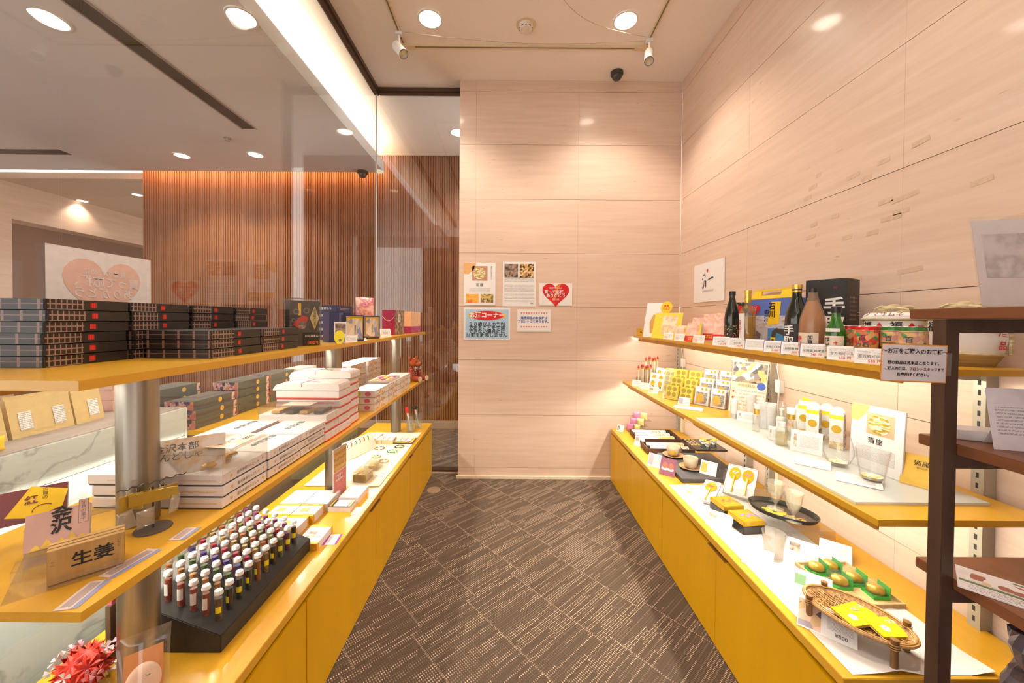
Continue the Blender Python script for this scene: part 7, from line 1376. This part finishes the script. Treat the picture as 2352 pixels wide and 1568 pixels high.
# ================================================================ lobby side of the glass
def marble():
    m, N, L, b = newmat('white_marble'); g = N.new('ShaderNodeNewGeometry'); no = N.new('ShaderNodeTexNoise'); no.inputs['Scale'].default_value = 2.2; no.inputs['Detail'].default_value = 8; no.inputs['Distortion'].default_value = 1.4; L.new(g.outputs['Position'],no.inputs['Vector'])
    ab = N.new('ShaderNodeMath'); ab.operation = 'SUBTRACT'; L.new(no.outputs['Fac'],ab.inputs[0]); ab.inputs[1].default_value = 0.5; a2 = N.new('ShaderNodeMath'); a2.operation = 'ABSOLUTE'; L.new(ab.outputs[0],a2.inputs[0])
    r = N.new('ShaderNodeValToRGB'); r.color_ramp.elements[0].color = (0.38,0.40,0.40,1); r.color_ramp.elements[1].color = (0.60,0.63,0.62,1); r.color_ramp.elements[1].position = 0.025; L.new(a2.outputs[0],r.inputs['Fac']); L.new(r.outputs[0],b.inputs['Base Color']); b.inputs['Roughness'].default_value = 0.2; return m
MARB = marble(); GSTONE = stripes_noise('grey_stone_top',(0.30,0.25,0.23),(0.40,0.34,0.31),(9,9,9),6,0.4,coord='World')
xm = -1.45
t = thing('marble_counter','white veined marble counter with a grey stone top beyond the glass','counter',(0,0,0))
MB().box(xm-0.5,xm-0.012,0.0,1.655,0.0,0.985).build('core',GSTONE,t)
for y0_ in (0.0,0.83):
    for z0_, z1_ in ((0.0,0.30),(0.30,0.60),(0.60,0.875),(0.875,0.998)): MB().box(xm-0.0115,xm,y0_+0.0006,y0_+0.824,z0_+0.001,z1_-0.001).build('marble_panel',MARB,t)
MB().box(xm-0.0115,xm,1.655,1.667,0.0,0.998).build('end_panel',MARB,t)
MB().box(xm-0.5,xm-0.012,0.0,1.66,0.9855,1.0).build('stone_top',GSTONE,t)
KB = flat('kraft_bag',(0.62,0.44,0.20),0.7,var=0.05)
for i, (yc, w) in enumerate(((1.105,0.165),(1.285,0.172),(1.425,0.095))):
    for r in range(2):
        xx = -1.635-0.075*r; y = yc+0.05*r
        t = thing('kraft_pouch', f'brown kraft pouch with a white label, {("left","middle","right")[i]} one of the {"front" if r == 0 else "rear"} row on the counter', 'pouch', (xx,y,1.0005), HP, 'kraft pouches on the marble counter'); part(('kpouch',i),'pouch',lambda b:b.add([(-w/2,-0.028,0),(w/2,-0.028,0),(w/2,0.028,0),(-w/2,0.028,0),(-w/2,-0.002,0.125),(w/2,-0.002,0.125),(w/2,0.002,0.125),(-w/2,0.002,0.125)],[(0,3,2,1),(4,5,6,7),(0,1,5,4),(1,2,6,5),(2,3,7,6),(3,0,4,7)]),KB,t)
        for sg in ((-1, 1) if w > 0.1 else (0.6,)): 
            o = plate('label',0.034,0.06,PRINT,t,sg*w*0.27,0.052,-0.0185); o.rotation_euler = (-0.205,0,0)
t = thing('yellow_pouch','bright yellow pouch corner in front of the kraft pouches','pouch',(-1.53,1.075,1.0005),HP-0.5); part('ypouch','pouch',lambda b:pillow(b,0.08,0.045,0.03),YEL,t)
for k in range(3):
    t = thing('paper_stack',f'pile of pink paper sheets behind the kraft pouches, {ORD[k]} pile',  'paper', (-1.80+0.0*k,1.66+0.0*k,1.0005+0.045*k),0.0,'pink paper piles'); cbox(t,0.22,0.16,0.044,flat('pink_sheets',(0.66,0.40,0.34),0.6),'sheets')
# second maple shelf on the lobby side with dark floral boxes
tag(MB().box(-1.95,-1.262,1.70,3.30,0.862,0.880).build('shelf_board',WOOD),'maple shelf beyond the glass carrying dark floral boxes','shelf')
lg = thing('shelf_stand','white panel legs under the lobby side shelf','stand',(0,0,0))
for y_ in (1.74,3.24): MB().box(-1.90,-1.32,y_-0.02,y_+0.02,0.0,0.8615).build('leg_panel',flat('panel_olive',(0.22,0.19,0.10),0.6),lg)
FLO = patches('floral_print',[(0.62,0.22,0.26),(0.75,0.52,0.50),(0.05,0.05,0.16),(0.72,0.36,0.10),(0.70,0.44,0.42),(0.08,0.08,0.20)],75); FBX = flat('floral_box_card',(0.075,0.082,0.070),0.5)
def floral(x, y, k, lab, w=0.26, d=0.135, h=0.042):
    t = thing('floral_box', lab, 'box', (x, y, 0.8804+k*(h+0.001)), HP, 'dark floral boxes beyond the glass'); cbox(t,w,d,h,FBX); 
    o = part(('flend',d,h),'floral_end',lambda b:b.box(-d/2,d/2,-0.0006,0,0.001,h-0.001),FLO,t,(-w/2,0,0)); o.rotation_euler = (0,0,-HP); plate('floral_strip',0.022,h-0.002,FLO,t,w/2-0.011,h/2,-d/2); disc('gold_seal','fgs',0.0125,GOLDP,t,0.03,h*0.5,-d/2-0.0006)
    return t
SN = ['first','second','third','fourth']
for si, (x, y, n) in enumerate(((-1.535,1.86,3),(-1.54,2.14,4),(-1.545,2.43,4),(-1.74,1.88,4))):
    for k in range(n): floral(x+random.uniform(-0.006,0.006), y+random.uniform(-0.004,0.004), k, f'dark box with a floral end, {ORD[k]} in the {SN[si]} pile beyond the glass')
t = thing('glitter_box','red and gold speckled box beyond the glass','box',(-1.58,2.78,0.8804),HP); cbox(t,0.30,0.14,0.115,patches('red_gold_speckle',[(0.55,0.08,0.02),(0.75,0.45,0.08),(0.62,0.16,0.03),(0.80,0.58,0.20)],130)); cbox(t,0.26,0.13,0.04,WBOX,'white_box',0.1152)
# reception beyond the opening at far left is only a dark recess
